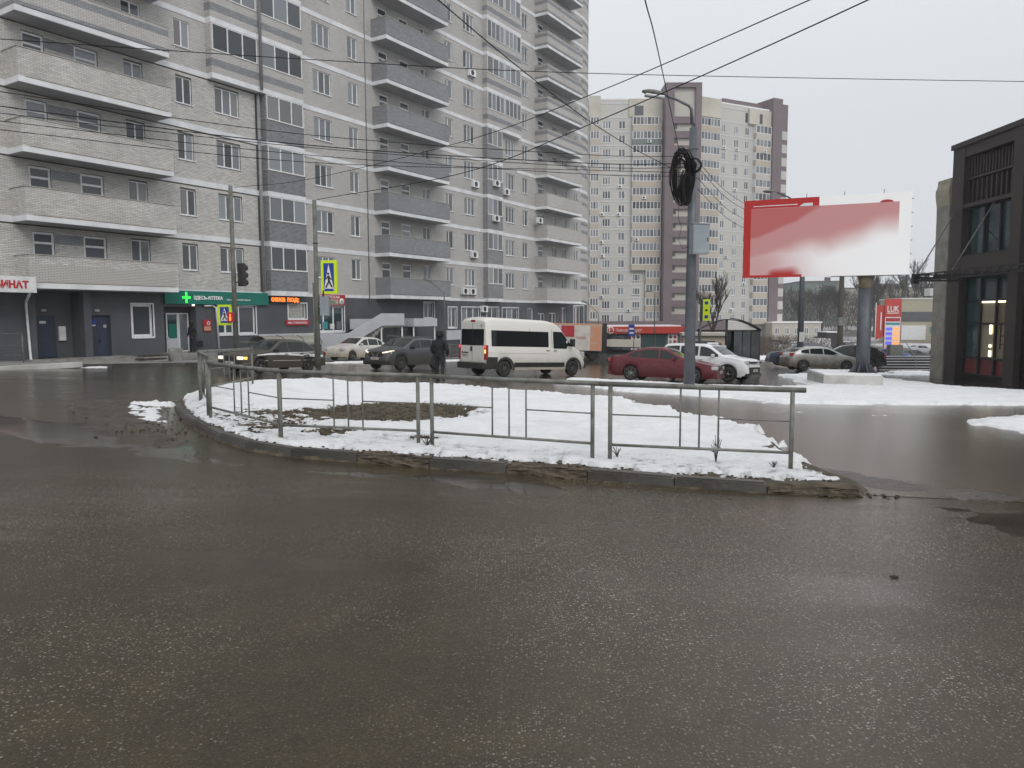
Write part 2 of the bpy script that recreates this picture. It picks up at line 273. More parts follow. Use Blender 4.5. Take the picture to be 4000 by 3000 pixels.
# ------------------------------------------------------------------ mesh builder
class MB:
    def __init__(s): s.v = []; s.f = []; s.m = []; s.mats = []; s.sm = []
    def mi(s, m):
        if m not in s.mats: s.mats.append(m)
        return s.mats.index(m)
    def add(s, vs, fs, m, T=None, smooth=False):
        o = len(s.v)
        if T is not None: vs = [tuple(T @ Vector(p)) for p in vs]
        s.v += [tuple(p) for p in vs]; s.f += [[i + o for i in f] for f in fs]; k = s.mi(m); s.m += [k] * len(fs); s.sm += [smooth] * len(fs); return s
    def box(s, x0, x1, y0, y1, z0, z1, m, T=None):
        v = [(x0, y0, z0), (x1, y0, z0), (x1, y1, z0), (x0, y1, z0), (x0, y0, z1), (x1, y0, z1), (x1, y1, z1), (x0, y1, z1)]
        return s.add(v, [[0, 3, 2, 1], [4, 5, 6, 7], [0, 1, 5, 4], [1, 2, 6, 5], [2, 3, 7, 6], [3, 0, 4, 7]], m, T)
    def bev(s, x0, x1, y0, y1, z0, z1, m, b=.01, T=None):
        """box with chamfered edges"""
        b = min(b, (x1 - x0) * .45, (y1 - y0) * .45, (z1 - z0) * .45)
        bm = bmesh.new(); bmesh.ops.create_cube(bm, size=1)
        for v in bm.verts: v.co = ((x0 + x1) / 2 + v.co.x * (x1 - x0), (y0 + y1) / 2 + v.co.y * (y1 - y0), (z0 + z1) / 2 + v.co.z * (z1 - z0))
        bmesh.ops.bevel(bm, geom=bm.edges[:], offset=b, segments=2, affect='EDGES', profile=.7)
        bm.verts.index_update(); vs = [v.co[:] for v in bm.verts]; fs = [[v.index for v in f.verts] for f in bm.faces]; bm.free()
        return s.add(vs, fs, m, T)
    def quad(s, pts, m): return s.add(pts, [list(range(len(pts)))], m)
    def prism(s, poly, d, m, axis='y', a0=0, T=None):
        """poly in the plane, extruded along an axis from a0 to a0+d"""
        n = len(poly)
        def P(p, a): return (p[0], a, p[1]) if axis == 'y' else ((a, p[0], p[1]) if axis == 'x' else (p[0], p[1], a))
        v = [P(p, a0) for p in poly] + [P(p, a0 + d) for p in poly]
        f = [list(range(n))[::-1], list(range(n, 2 * n))] + [[i, (i + 1) % n, n + (i + 1) % n, n + i] for i in range(n)]
        return s.add(v, f, m, T)
    def tube(s, pts, r, m, n=8, cap=True, T=None):
        pts = [Vector(p) for p in pts]; rs = r if isinstance(r, (list, tuple)) else [r] * len(pts)
        vs = []; fs = []; up = None
        for i, p in enumerate(pts):
            d = (pts[min(i + 1, len(pts) - 1)] - pts[max(i - 1, 0)]).normalized()
            if up is None: up = Vector((0, 0, 1)) if abs(d.z) < .9 else Vector((1, 0, 0))
            a = d.cross(up); a = a.normalized() if a.length > 1e-6 else Vector((1, 0, 0)); b = a.cross(d).normalized(); up = b
            for k in range(n):
                t = 2 * math.pi * k / n; vs.append(p + a * math.cos(t) * rs[i] + b * math.sin(t) * rs[i])
        for i in range(len(pts) - 1):
            for k in range(n): fs.append([i * n + k, i * n + (k + 1) % n, (i + 1) * n + (k + 1) % n, (i + 1) * n + k])
        if cap: fs += [list(range(n))[::-1], list(range((len(pts) - 1) * n, len(pts) * n))]
        return s.add(vs, fs, m, T, smooth=True)
    def lathe(s, prof, m, n=24, T=None, axis='y'):
        """prof: list of (radius, along)"""
        vs = []; fs = []
        for r, a in prof:
            for k in range(n):
                t = 2 * math.pi * k / n; c, q = r * math.cos(t), r * math.sin(t)
                vs.append((c, a, q) if axis == 'y' else ((c, q, a) if axis == 'z' else (a, c, q)))
        for i in range(len(prof) - 1):
            for k in range(n): fs.append([i * n + k, i * n + (k + 1) % n, (i + 1) * n + (k + 1) % n, (i + 1) * n + k])
        return s.add(vs, fs, m, T, smooth=True)
    def grid(s, P, m, smooth=True, flip=False):
        """P: rows of points"""
        nr, nc = len(P), len(P[0]); v = [p for r in P for p in r]
        f = [[i * nc + j, i * nc + j + 1, (i + 1) * nc + j + 1, (i + 1) * nc + j] for i in range(nr - 1) for j in range(nc - 1)]
        if flip: f = [q[::-1] for q in f]
        return s.add(v, f, m, smooth=smooth)
    def mesh(s, name):
        me = bpy.data.meshes.new(name); me.from_pydata(s.v, [], s.f)
        for m in s.mats: me.materials.append(M[m])
        me.polygons.foreach_set('material_index', s.m); me.polygons.foreach_set('use_smooth', s.sm); me.update(); return me
    def build(s, name, parent=None, kind=None, label=None, loc=None, T=None):
        return link(name, s.mesh(name), parent, kind, label, loc, T)
def link(name, me, parent=None, kind=None, label=None, loc=None, T=None):
    o = bpy.data.objects.new(name, me); C.objects.link(o)
    if parent: o.parent = parent
    if kind: o['kind'] = kind
    if label: o['label'] = label
    if T is not None: o.matrix_local = T
    elif loc is not None: o.location = loc
    return o
def tag(o, label, cat, group=None):
    o['label'] = label; o['category'] = cat
    if group: o['group'] = group
    return o
def thing(name, label, cat, loc=(0, 0, 0), rz=0, group=None, tilt=None):
    o = bpy.data.objects.new(name, None); C.objects.link(o); o.empty_display_size = .3
    o.location = loc; o.rotation_euler = (0, 0, rz)
    if tilt is not None: o.rotation_mode = 'QUATERNION'; o.rotation_quaternion = tilt
    return tag(o, label, cat, group)
def copy_tree(o, parent=None):
    c = o.copy(); C.objects.link(c); c.parent = parent
    for ch in [k for k in o.children]: copy_tree(ch, c)
    return c
def on_slope(x, y, heading, lift=0):
    """placement on the tilted street with x axis along the heading"""
    e = .4; n = Vector((-(G(x + e, y) - G(x - e, y)) / (2 * e), -(G(x, y + e) - G(x, y - e)) / (2 * e), 1)).normalized()
    f = Vector((math.cos(heading), math.sin(heading), 0)); f = (f - n * f.dot(n)).normalized(); l = n.cross(f)
    q = Matrix((f, l, n)).transposed().to_quaternion()
    return (x, y, G(x, y) + lift), q
def text(name, s, size, m, T, parent=None, depth=.01, sx=1, bold=0, align='LEFT'):
    cu = bpy.data.curves.new(name, 'FONT'); cu.body = s; cu.size = size; cu.extrude = depth; cu.align_x = align; cu.offset = bold; cu.resolution_u = 3
    o = bpy.data.objects.new(name, cu); C.objects.link(o); bpy.context.view_layer.update()
    me = bpy.data.meshes.new_from_object(o.evaluated_get(bpy.context.evaluated_depsgraph_get())); bpy.data.objects.remove(o); bpy.data.curves.remove(cu)
    me.materials.clear(); me.materials.append(M[m]); me.name = name
    return link(name, me, parent, T=T @ Matrix.Diagonal((sx, 1, 1, 1)))
def FT(x, y, z, rz=0):
    """upright frame for text reading along local x on a face whose outside is -y"""
    return Matrix.Translation((x, y, z)) @ Matrix.Rotation(rz, 4, 'Z') @ Matrix.Rotation(R(90), 4, 'X')
# smooth value noise for heightfields
_L = rng.random((256, 256))
def vn(X, Y):
    xi = np.floor(X).astype(int); yi = np.floor(Y).astype(int); fx = X - xi; fy = Y - yi; fx = fx * fx * (3 - 2 * fx); fy = fy * fy * (3 - 2 * fy)
    g = lambda a, b: _L[a % 256, b % 256]
    return (g(xi, yi) * (1 - fx) + g(xi + 1, yi) * fx) * (1 - fy) + (g(xi, yi + 1) * (1 - fx) + g(xi + 1, yi + 1) * fx) * fy
def fbm(X, Y, s, o=5, p=.55):
    t = 0; a = 1; n = 0
    for i in range(o): t = t + a * vn(X * s + 17.3 * i, Y * s + 9.1 * i); n += a; a *= p; s *= 2.03
    return t / n
def sdist(X, Y, poly):
    """signed distance to a polygon, positive inside"""
    d = np.full(X.shape, 1e9); ins = np.zeros(X.shape, bool); n = len(poly)
    for i in range(n):
        x0, y0 = poly[i]; x1, y1 = poly[(i + 1) % n]; ex, ey = x1 - x0, y1 - y0
        t = np.clip(((X - x0) * ex + (Y - y0) * ey) / (ex * ex + ey * ey + 1e-12), 0, 1)
        d = np.minimum(d, np.hypot(X - x0 - t * ex, Y - y0 - t * ey))
        c = ((y0 > Y) != (y1 > Y)) & (X < (x1 - x0) * (Y - y0) / (y1 - y0 + 1e-12) + x0); ins ^= c
    return np.where(ins, d, -d)
def field(name, poly, res, hfun, m, kind='structure', margin=.3, floor=-.04, parent=None, label=None, cat=None):
    """heightfield over a polygon; hfun(X, Y, signed distance) gives the height above the street, parts under 'floor' are dropped"""
    xs = [p[0] for p in poly]; ys = [p[1] for p in poly]
    gx = np.arange(min(xs) - margin, max(xs) + margin, res); gy = np.arange(min(ys) - margin, max(ys) + margin, res)
    X, Y = np.meshgrid(gx, gy); D = sdist(X, Y, poly); H = hfun(X, Y, D); Z = Gn(X, Y) + H
    keep = H > floor; idx = -np.ones(X.shape, int)
    q = keep[:-1, :-1] | keep[1:, :-1] | keep[:-1, 1:] | keep[1:, 1:]
    used = np.zeros(X.shape, bool); used[:-1, :-1] |= q; used[1:, :-1] |= q; used[:-1, 1:] |= q; used[1:, 1:] |= q
    idx[used] = np.arange(used.sum()); V = np.stack([X[used], Y[used], Z[used]], 1)
    a = idx[:-1, :-1][q]; b = idx[:-1, 1:][q]; c = idx[1:, 1:][q]; d = idx[1:, :-1][q]
    me = bpy.data.meshes.new(name); me.from_pydata(V.tolist(), [], np.stack([a, b, c, d], 1).tolist()); me.materials.append(M[m])
    me.polygons.foreach_set('use_smooth', [True] * len(me.polygons)); me.update()
    return link(name, me, parent, kind=kind)
# ------------------------------------------------------------------ the setting: ground sheets, snow, kerbs
def sheet(name, xs, ys, m, off, kind='structure', mask=None, label=None):
    X, Y = np.meshgrid(xs, ys); Z = Gn(X, Y) + off; n, k = X.shape
    V = np.stack([X.ravel(), Y.ravel(), Z.ravel()], 1).tolist(); F = []
    for i in range(n - 1):
        for j in range(k - 1): F.append([i * k + j, i * k + j + 1, (i + 1) * k + j + 1, (i + 1) * k + j])
    me = bpy.data.meshes.new(name); me.from_pydata(V, [], F); me.materials.append(M[m]); me.update()
    return link(name, me, kind=kind, label=label)
sheet('ground', [-900, -400, -200, -100, -60, -30, 0, 30, 60, 100, 200, 400, 900], [-40, 0, 40, 80, 105, 120, 150, 200, 260, 340, 420, 600, 1200], 'field', -.03, label='snow patched ground of the wider town')
sheet('road', [-60, -30, 0, 30, 60], [-12, 10, 40, 75, 105, 120, 150], 'wet_asphalt', .0, label='wet asphalt street in the foreground with pale aggregate')
def flat(name, poly, off, m, label):
    """thin sheet that follows the street, cut to a polygon"""
    bm = bmesh.new(); vs = [bm.verts.new((x, y, 0)) for x, y in poly]; f = bm.faces.new(vs)
    if f.normal.z < 0: bmesh.ops.reverse_faces(bm, faces=[f])
    bmesh.ops.triangulate(bm, faces=bm.faces[:])
    for v in bm.verts: v.co.z = G(v.co.x, v.co.y) + off
    bmesh.ops.recalc_face_normals(bm, faces=bm.faces[:])
    me = bpy.data.meshes.new(name); bm.to_mesh(me); bm.free(); me.materials.append(M[m])
    if me.polygons[0].normal.z < 0: me.flip_normals()
    return link(name, me, kind='structure', label=label)
flat('side_road', [(3.75, 8.1), (12, 7), (26, 6), (34, 14), (34, 23), (14.8, 21.9), (10, 21), (7, 20.6), (5.2, 23.4), (1.9, 28.3), (-3, 31), (-8.5, 27), (-6.2, 24.9), (-3, 25), (.3, 22.6), (3, 20.2), (3.8, 17), (4.4, 13), (3.9, 10)], .004, 'side_asphalt', 'paler side street passing behind the snowy island')
FD = Vector((.5313, .8472)); FN = Vector((.8472, -.5313))
def PF(u, off): return (-37.696 * FN.x + u * FD.x + off * FN.x, -37.696 * FN.y + u * FD.y + off * FN.y)
flat('paving', [(20.2, 24), (19.9, 33.6), (21.6, 40), (21.1, 43), (22.4, 52), (45, 60), (45, 24)], .006, 'paving', 'dark wet paving in front of the brown corner building')
KO = [(-7.25, 16.2), (-6.75, 15.1), (-5.92, 13.5), (-4.98, 11.99), (-4.25, 10.96), (-3.63, 10.27), (-3.15, 9.88), (-2.66, 9.64), (-1.75, 9.38), (-.83, 9.1), (.07, 8.84), (.59, 8.68), (1.84, 8.27), (2.82, 8.05), (3.75, 8.0)]
BACK = [(4.0, 8.35), (3.92, 9.2), (3.9, 10.44), (4.19, 11.8), (4.35, 13.2), (4.45, 14.95), (3.8, 17.02), (3.05, 19.9), (1.47, 21.4), (.28, 22.6), (-2.94, 24.6), (-6.18, 24.4), (-7.76, 21.99), (-8.0, 19.11), (-7.64, 17.16)]
ISL = KO + BACK
ss = lambda t: np.clip(t, 0, 1) ** 2 * (3 - 2 * np.clip(t, 0, 1))
def rise_l(X, Y, D): return .13 * ss((-X - 4.9) / 1.3) * ss((Y - 13.9) / 1.5) * ss((D - .12) / .4)
def soil_h(X, Y, D): return rise_l(X, Y, D) + np.where(D > -.1, .11 * ss((D + .02) / .12) - .012 + .05 * (fbm(X, Y, 3, 5) - .5) * ss(D / .3), -.2)
field('island_soil', ISL, .07, soil_h, 'soil').__setitem__('label', 'brown soil of the traffic island showing through the snow')
PATCH = [([(-4.6, 14.2), (-3.9, 16.0), (-2.69, 17.2), (-1.5, 17.3), (-.75, 16.4), (-.8, 14.6), (-1.4, 13.5), (-2.43, 13.1), (-3.74, 13.5)], 1.0), ([(-5.5, 13.3), (-5.3, 15.2), (-4.0, 14.6), (-3.2, 12.2), (-3.7, 11.2)], .5),
         ([(-3.3, 11.7), (-2.7, 12.2), (-2.2, 11.7), (-2.7, 11.2)], .7), ([(-1.75, 11.2), (-1.2, 11.5), (-1.1, 11.0), (-1.5, 10.8)], .6)]
def kdist(X, Y):
    d = np.full(X.shape, 1e9)
    for (x0, y0), (x1, y1) in zip(KO[:-1], KO[1:]):
        ex, ey = x1 - x0, y1 - y0; t = np.clip(((X - x0) * ex + (Y - y0) * ey) / (ex * ex + ey * ey), 0, 1); d = np.minimum(d, np.hypot(X - x0 - t * ex, Y - y0 - t * ey))
    return d
def snow_h(X, Y, D):
    n1 = fbm(X, Y, 1.1, 4); n2 = fbm(X + 40, Y, 5, 5, .65); n3 = fbm(X, Y + 30, 14, 3, .7)
    K = kdist(X, Y); Dp = np.where(K < .5, D, D + (n1 - .5) * .9)
    h = rise_l(X, Y, D) - .1 + .245 * ss(Dp / .28 + (n2 - .5) * 1.5) + .07 * (n1 - .5) + .06 * (n2 - .5) + .03 * (n3 - .5)
    for p, st in PATCH: h -= .16 * ss((sdist(X, Y, p) + (n2 - .5) * 1.7 + (n3 - .5) * .5 + .12) / .25) * np.clip((st * 1.25 - .15 - (1 - n3)) * 6 + .5, .2, 1)
    front = ss((.5 - K) / .25) * ss((X + 3.2) / 1.2)
    h -= .17 * front * ss((n2 - .46 + .4 * (n3 - .5)) / .05 + .5) + .14 * ss((.17 - K) / .05)
    h -= .13 * ss((n2 * .6 + n3 * .5 - .64) / .03) * ss((1.9 - K) / 1.2)
    return np.where(Dp < -.1, -.3, h)
field('island_snow', ISL, .045, snow_h, 'snow', floor=.0, margin=.5).__setitem__('label', 'trodden white snow covering the traffic island')
# kerb of single stones
kr = bpy.data.objects.new('kerb', None); C.objects.link(kr); kr['kind'] = 'structure'; kr['label'] = 'worn wet kerb of single stones round the front of the snowy island'
def stone_mesh(L, m, rough):
    bm = bmesh.new(); bmesh.ops.create_cube(bm, size=1)
    for v in bm.verts: v.co = (v.co.x * L, v.co.y * .16, v.co.z * .22 + .03)
    bmesh.ops.bevel(bm, geom=[e for e in bm.edges if e.verts[0].co.z > .1 and e.verts[1].co.z > .1], offset=.022, segments=2, affect='EDGES')
    if rough:
        bmesh.ops.subdivide_edges(bm, edges=bm.edges[:], cuts=5, use_grid_fill=True)
        for v in bm.verts:
            if v.co.z > 0: v.co += Vector((0, random.uniform(-.02, .02), random.uniform(-.05, .01)))
    me = bpy.data.meshes.new('kerbstone'); bm.to_mesh(me); bm.free(); me.materials.append(M[m]); return me
def poly_walk(pts, step):
    out = []; P_ = [Vector(p) for p in pts]; i = 0; pos = P_[0]; rem = step; seg = [(P_[k], P_[k + 1]) for k in range(len(P_) - 1)]
    tot = sum((b - a).length for a, b in seg); n = int(tot / step); res = []
    def at(s):
        for a, b in seg:
            l = (b - a).length
            if s <= l: return a + (b - a) * (s / l)
            s -= l
        return seg[-1][1]
    return [(at(k * step), at((k + 1) * step)) for k in range(n)]
step = .985
_sm = {(m, r): stone_mesh(step - .014, m, r) for m, r in (('kerb_wet', False), ('kerb_broken', True))}
for a, b in poly_walk(KO, step):
    mid = (a + b) / 2; x = mid.x; d = b - a
    broken = (-1.9 < x < -.95) or (.05 < x < .75) or (1.4 < x < 1.9) or x > 3.1
    o = link('kerbstone', _sm[('kerb_broken', True) if broken else ('kerb_wet', False)], kr)
    s = -(G(b.x, b.y) - G(a.x, a.y)) / d.length
    o.location = (mid.x - d.y / d.length * .08, mid.y + d.x / d.length * .08, G(mid.x, mid.y) - .02 + random.uniform(-.008, .008) - (.05 if x > 3.1 else 0) - (.03 if x < -6.6 else 0))
    o.rotation_euler = (random.uniform(-.03, .03), s, math.atan2(d.y, d.x) + random.uniform(-.012, .012))
def far_h(th, rag=1.2, base=-.06):
    def h(X, Y, D):
        n1 = fbm(X, Y, .5, 4); n2 = fbm(X + 20, Y + 5, 2.5, 5, .62); n3 = fbm(X + 7, Y, 7, 4, .7); Dp = D + (n1 - .5) * rag * 1.5 + (n2 - .5) * rag * 1.3 + (n3 - .5) * .5
        return base + (th - base) * ss(Dp / .35) + (.1 * (n2 - .5) + .05 * (n3 - .5)) * ss(Dp) - .12 * ss((n2 * .6 + n3 * .5 - .66) / .03) * ss((1.6 - Dp) / 1.2)
    return h
def snow(poly, th, res=.12, rag=1.2, m='snow', label='snow', floor=-.01, margin=.6):
    o = field('snow', poly, res, far_h(th, rag), m, floor=floor, margin=margin); o['label'] = label; return o
snow([(1.6, 28.4), (3.65, 24.4), (5.21, 23.2), (6.8, 21.6), (7.04, 20.7), (10.1, 21.0), (14.85, 21.9), (24, 22.6), (24, 26), (20.6, 29), (19.0, 33), (19.4, 36.5), (19.6, 41), (20.8, 44.2), (17.5, 44.3), (14.6, 41), (12.8, 33.5), (11.6, 29.6), (9.6, 28.6), (7, 28.6), (4.6, 30.2), (2.2, 31.8)], .1, .1, 1.0, label='wide snow verge round the lamp post and billboard foot')
snow([(10.2, 17.3), (12.7, 18.7), (18, 19.6), (20, 11), (12, 10.5), (10.2, 13), (9.9, 15.2)], .06, .08, .8, label='snow patch at the right edge of the side street')
snow([(8.2, 17.95), (9.3, 18.9), (9.3, 17.5), (8.3, 17.2)], .015, .05, .5, 'dirty_snow', label='thin slush smear in the middle of the side street')
snow([(6.3, 18.3), (7.4, 18.7), (8.2, 18.2), (7, 17.9)], .008, .05, .35, 'dirty_snow', label='faint slush streak left of the larger slush smear')
snow([PF(25.5, 6.3), PF(30.5, 6.3), PF(30.5, 4.9), PF(25.5, 4.9)], .1, .1, .5, label='snow strip along the kerb before the pharmacy')
snow([PF(31, 6.0), PF(62, 6.2), PF(62, 5.1), PF(31, 5.1)], .1, .12, .5, label='snow strip along the kerb behind the parked cars')
snow([PF(14, 5.9), PF(18.6, 5.8), PF(18.6, 5.1), PF(14, 5.1)], .05, .08, .3, label='snow scraps by the white kerb at the far left')
snow([(24, 88), (34, 83), (52, 80), (60, 92), (60, 104), (40, 108), (30, 104)], .25, .5, 3, label='snow bank beyond the car park')
snow([(22.2, 46), (26, 52), (32, 62), (40, 78), (46, 82), (48, 70), (38, 56), (30, 48)], .06, .3, 3, 'dirty_snow', label='rutted snow between the car park and the dark stairs')
field('mud_bank', [(-8.4, 18.2), (-7.6, 16.4), (-6.7, 14.5), (-5.4, 12.1), (-4.6, 11.0), (-5.2, 10.6), (-6.3, 12.1), (-7.5, 13.6), (-9.3, 14.8), (-9.8, 17)], .06,
      lambda X, Y, D: -.05 + .09 * ss((D + (fbm(X, Y, 1.6, 4) - .5) * 1.3) / .5) + .07 * (fbm(X, Y, 5, 5, .7) - .5), 'mud', floor=-.015).__setitem__('label', 'wet mud and leaf litter washed against the left kerb')
field('snow', [(-8.1, 17.2), (-7.35, 16.6), (-6.8, 14.9), (-6.0, 13.3), (-6.5, 12.9), (-7.4, 14.2), (-8.4, 16.2)], .035,
      lambda X, Y, D: -.05 + .1 * ss((D + (fbm(X, Y, 1.5, 3) - .5) * .7) / .3) + .22 * (fbm(X + 3, Y, 4.5, 5, .72) - .6), 'dirty_snow', floor=.02)['label'] = 'dirty broken snow scraps in the mud outside the left end of the kerb'
field('sand_stain', [(3.6, 8.3), (3.75, 10.4), (4.5, 9.8), (5.4, 8.7), (5.8, 7.75), (4.6, 7.8)], .05, lambda X, Y, D: -.02 + .03 * ss((D + (fbm(X, Y, 2.4, 5) - .5) * 1.2) / .5) + .02 * (fbm(X, Y, 9, 3) - .5), 'mud', floor=-.004).__setitem__('label', 'sandy mud washed out at the right tip of the island')
def pud(X, Y, D): n = fbm(X, Y, .9, 5, .6); return -.012 + (.016 + .004 * (X > 4.5) * (Y > 9)) * ss((D + (n - .5) * 2.0) / .55)
for lab, P_ in (('shallow puddle lying along the outside of the island kerb', [(-9.5, 14.6), (-6.9, 13.4), (-5.2, 11.0), (-4.0, 10.1), (-2.7, 9.4), (-.5, 8.8), (1, 8.35), (3.6, 7.75), (3.6, 7.1), (1, 7.3), (-2, 8.2), (-5, 9.0), (-8, 11.0), (-11, 13.2)]),
                ('shallow puddle reflecting the sky below the tip of the island', [(4.2, 7.6), (8.5, 7.3), (9.5, 5.9), (6, 5.2), (3.6, 6.1)]), ):
    field('puddle', P_, .08, pud, 'puddle', floor=-.001)['label'] = lab
# pavement before the long apartment block
flat('pavement', [PF(8, .02), PF(80, .02), PF(80, 5), PF(8, 5)], .1, 'concrete', 'wet concrete pavement before the long apartment block')
k2 = bpy.data.objects.new('kerb', None); C.objects.link(k2); k2['kind'] = 'structure'; k2['label'] = 'straight kerb along the pavement of the long apartment block'
_k2 = stone_mesh(1.18, 'kerb_wet', False)
for i in range(56):
    u = 11 + i * 1.2; x, y = PF(u, 5.08); o = link('kerbstone', _k2, k2); x2, y2 = PF(u + 1, 5.08)
    o.location = (x, y, G(x, y) + .0); o.rotation_euler = (0, -(G(x2, y2) - G(x, y)), math.atan2(FD.y, FD.x))
# clods and dead grass on the bare soil
def clods(name, pts, smin, smax, m, label):
    b = MB(); bm = bmesh.new(); bmesh.ops.create_icosphere(bm, subdivisions=1, radius=1); V = [v.co.copy() for v in bm.verts]; F = [[v.index for v in f.verts] for f in bm.faces]; bm.free()
    for x, y, z in pts:
        s = random.uniform(smin, smax); a = random.random() * 6.3
        b.add([(x + s * (v.x * math.cos(a) * 1.3 - v.y * math.sin(a)) * random.uniform(.7, 1.2), y + s * (v.x * math.sin(a) + v.y * math.cos(a)) * random.uniform(.7, 1.2), z + s * .6 * v.z * random.uniform(.6, 1.2)) for v in V], F, m)
    o = b.build(name, kind='stuff'); o['label'] = label; return o
pts = []
for a, b_ in poly_walk(KO, .05):
    if random.random() < .75:
        t = b_ - a; n_ = Vector((-t.y, t.x)).normalized(); q = a + n_ * random.uniform(.17, .42); pts.append((q.x, q.y, G(q.x, q.y) + .11))
for i in range(1500):
    p, st = random.choices(PATCH, (6, 3, 1, 1))[0]; xs = [q[0] for q in p]; ys = [q[1] for q in p]; x = random.uniform(min(xs), max(xs)); y = random.uniform(min(ys), max(ys))
    if sdist(np.array([[x]]), np.array([[y]]), p)[0, 0] > -.1: pts.append((x, y, G(x, y) + .11))
for i in range(240):
    t = random.random(); x = -8.3 + 3.4 * t + random.gauss(0, .35); y = 15.6 - 4.2 * t + random.gauss(0, .5); pts.append((x, y, G(x, y) + .015))
for i in range(60):
    x = 3.3 + random.random() ** 2 * .9; y = 8.02 + random.gauss(0, .07); pts.append((x, y, G(x, y) + .01))
clods('dirt_clods', pts, .006, .03, 'soil', 'crumbs of dark soil and leaf litter along the kerb and bare patches')
b = MB()
for i in range(5200):
    p, st = random.choices(PATCH, (8, 2, 1, 1))[0]; xs = [q[0] for q in p]; ys = [q[1] for q in p]; x = random.uniform(min(xs), max(xs)); y = random.uniform(min(ys), max(ys))
    if sdist(np.array([[x]]), np.array([[y]]), p)[0, 0] < -.05: continue
    z = G(x, y) + .09; a = random.random() * 6.3; l = random.uniform(.03, .1); w_ = .004; dx, dy = math.cos(a), math.sin(a); h = random.uniform(.02, .07)
    b.add([(x - dy * w_, y + dx * w_, z), (x + dy * w_, y - dx * w_, z), (x + dx * l, y + dy * l, z + h)], [[0, 1, 2]], 'dead_grass')
b.build('dead_grass', kind='stuff')['label'] = 'flattened dead grass on the bare soil patch of the island'
_wl = ['thin dry weed stalk before the centre bars of the right-hand railing', 'small dry twig poking from the snow under the middle railing', 'dry weed beside the left post of the right-hand railing', 'short dry weed left of the tall dry stalk on the island', 'dry weed tuft at the foot of the rightmost railing post', 'dark leafy tuft near the front posts of the left railing', 'dark plant stub beside the right post of the left railing']
for k, (x, y, h) in ((0, (2.54, 9.31, .36)), (2, (1.35, 9.6, .13)), (4, (3.15, 8.98, .09)), (6, (-1.15, 10.1, .15))):
    r = thing('weed', _wl[k], 'dry weed', (x, y, G(x, y) + .12)); b = MB()
    for i in range(9 if h > .15 else 12):
        a = random.random() * 6.3; q = random.uniform(.1, .35) if h > .3 else random.uniform(.3, .9); hh = h * random.uniform(.5, 1); b.tube([(0, 0, 0), (math.cos(a) * q * hh * .4, math.sin(a) * q * hh * .4, hh * .6), (math.cos(a) * q * hh, math.sin(a) * q * hh, hh)], .004, 'twig', 4)
        if h > .15:
            for j in range(3): b.tube([(math.cos(a) * q * hh * .5, math.sin(a) * q * hh * .5, hh * .6), (math.cos(a + j) * .04 + q * hh * .5 * math.cos(a), math.sin(a + j) * .04 + q * hh * .5 * math.sin(a), hh * (.65 + .1 * j))], .003, 'twig', 3)
    b.build('stalk', r)
b = MB(); 
bm = bmesh.new(); bmesh.ops.create_icosphere(bm, subdivisions=2, radius=1); V = [(v.co.x * .03 * (1 + .3 * math.sin(5 * v.co.y)), v.co.y * .02, max(-.002, v.co.z * .01 + .006 * math.sin(7 * v.co.x))) for v in bm.verts]; F = [[v.index for v in f.verts] for f in bm.faces]; bm.free()
b.add(V, F, 'rubber'); o = b.build('rag', loc=(2.67, 5.15, G(2.67, 5.15) + .006)); tag(o, 'small black crumpled scrap lying on the wet asphalt in the foreground', 'litter')
# white concrete kerb block and barrier foot at the far left
o = MB().bev(-1.6, 1.6, -.15, .15, 0, .22, 'white_concrete', .03).build('concrete_barrier', loc=(*PF(15.6, 5.6), G(*PF(15.6, 5.6)) - .03)); o.rotation_euler = (0, 0, math.atan2(FD.y, FD.x)); tag(o, 'low white concrete barrier block lying by the kerb at the far left', 'barrier')

# thin air haze over the whole place: far things fade a little
HZ = MB().box(-880, 880, -38, 1180, -12, 70, 'soil').build('haze', kind='stuff'); HZ['label'] = 'thin winter haze'
hm = bpy.data.materials.new('haze_air'); hm.use_nodes = True; hn = hm.node_tree; hn.nodes.clear(); ho = hn.nodes.new('ShaderNodeOutputMaterial'); hv = hn.nodes.new('ShaderNodeVolumePrincipled')
hv.inputs['Color'].default_value = (.93, .95, 1, 1); hv.inputs['Density'].default_value = .0004; hn.links.new(hv.outputs[0], ho.inputs['Volume']); HZ.data.materials.clear(); HZ.data.materials.append(hm)
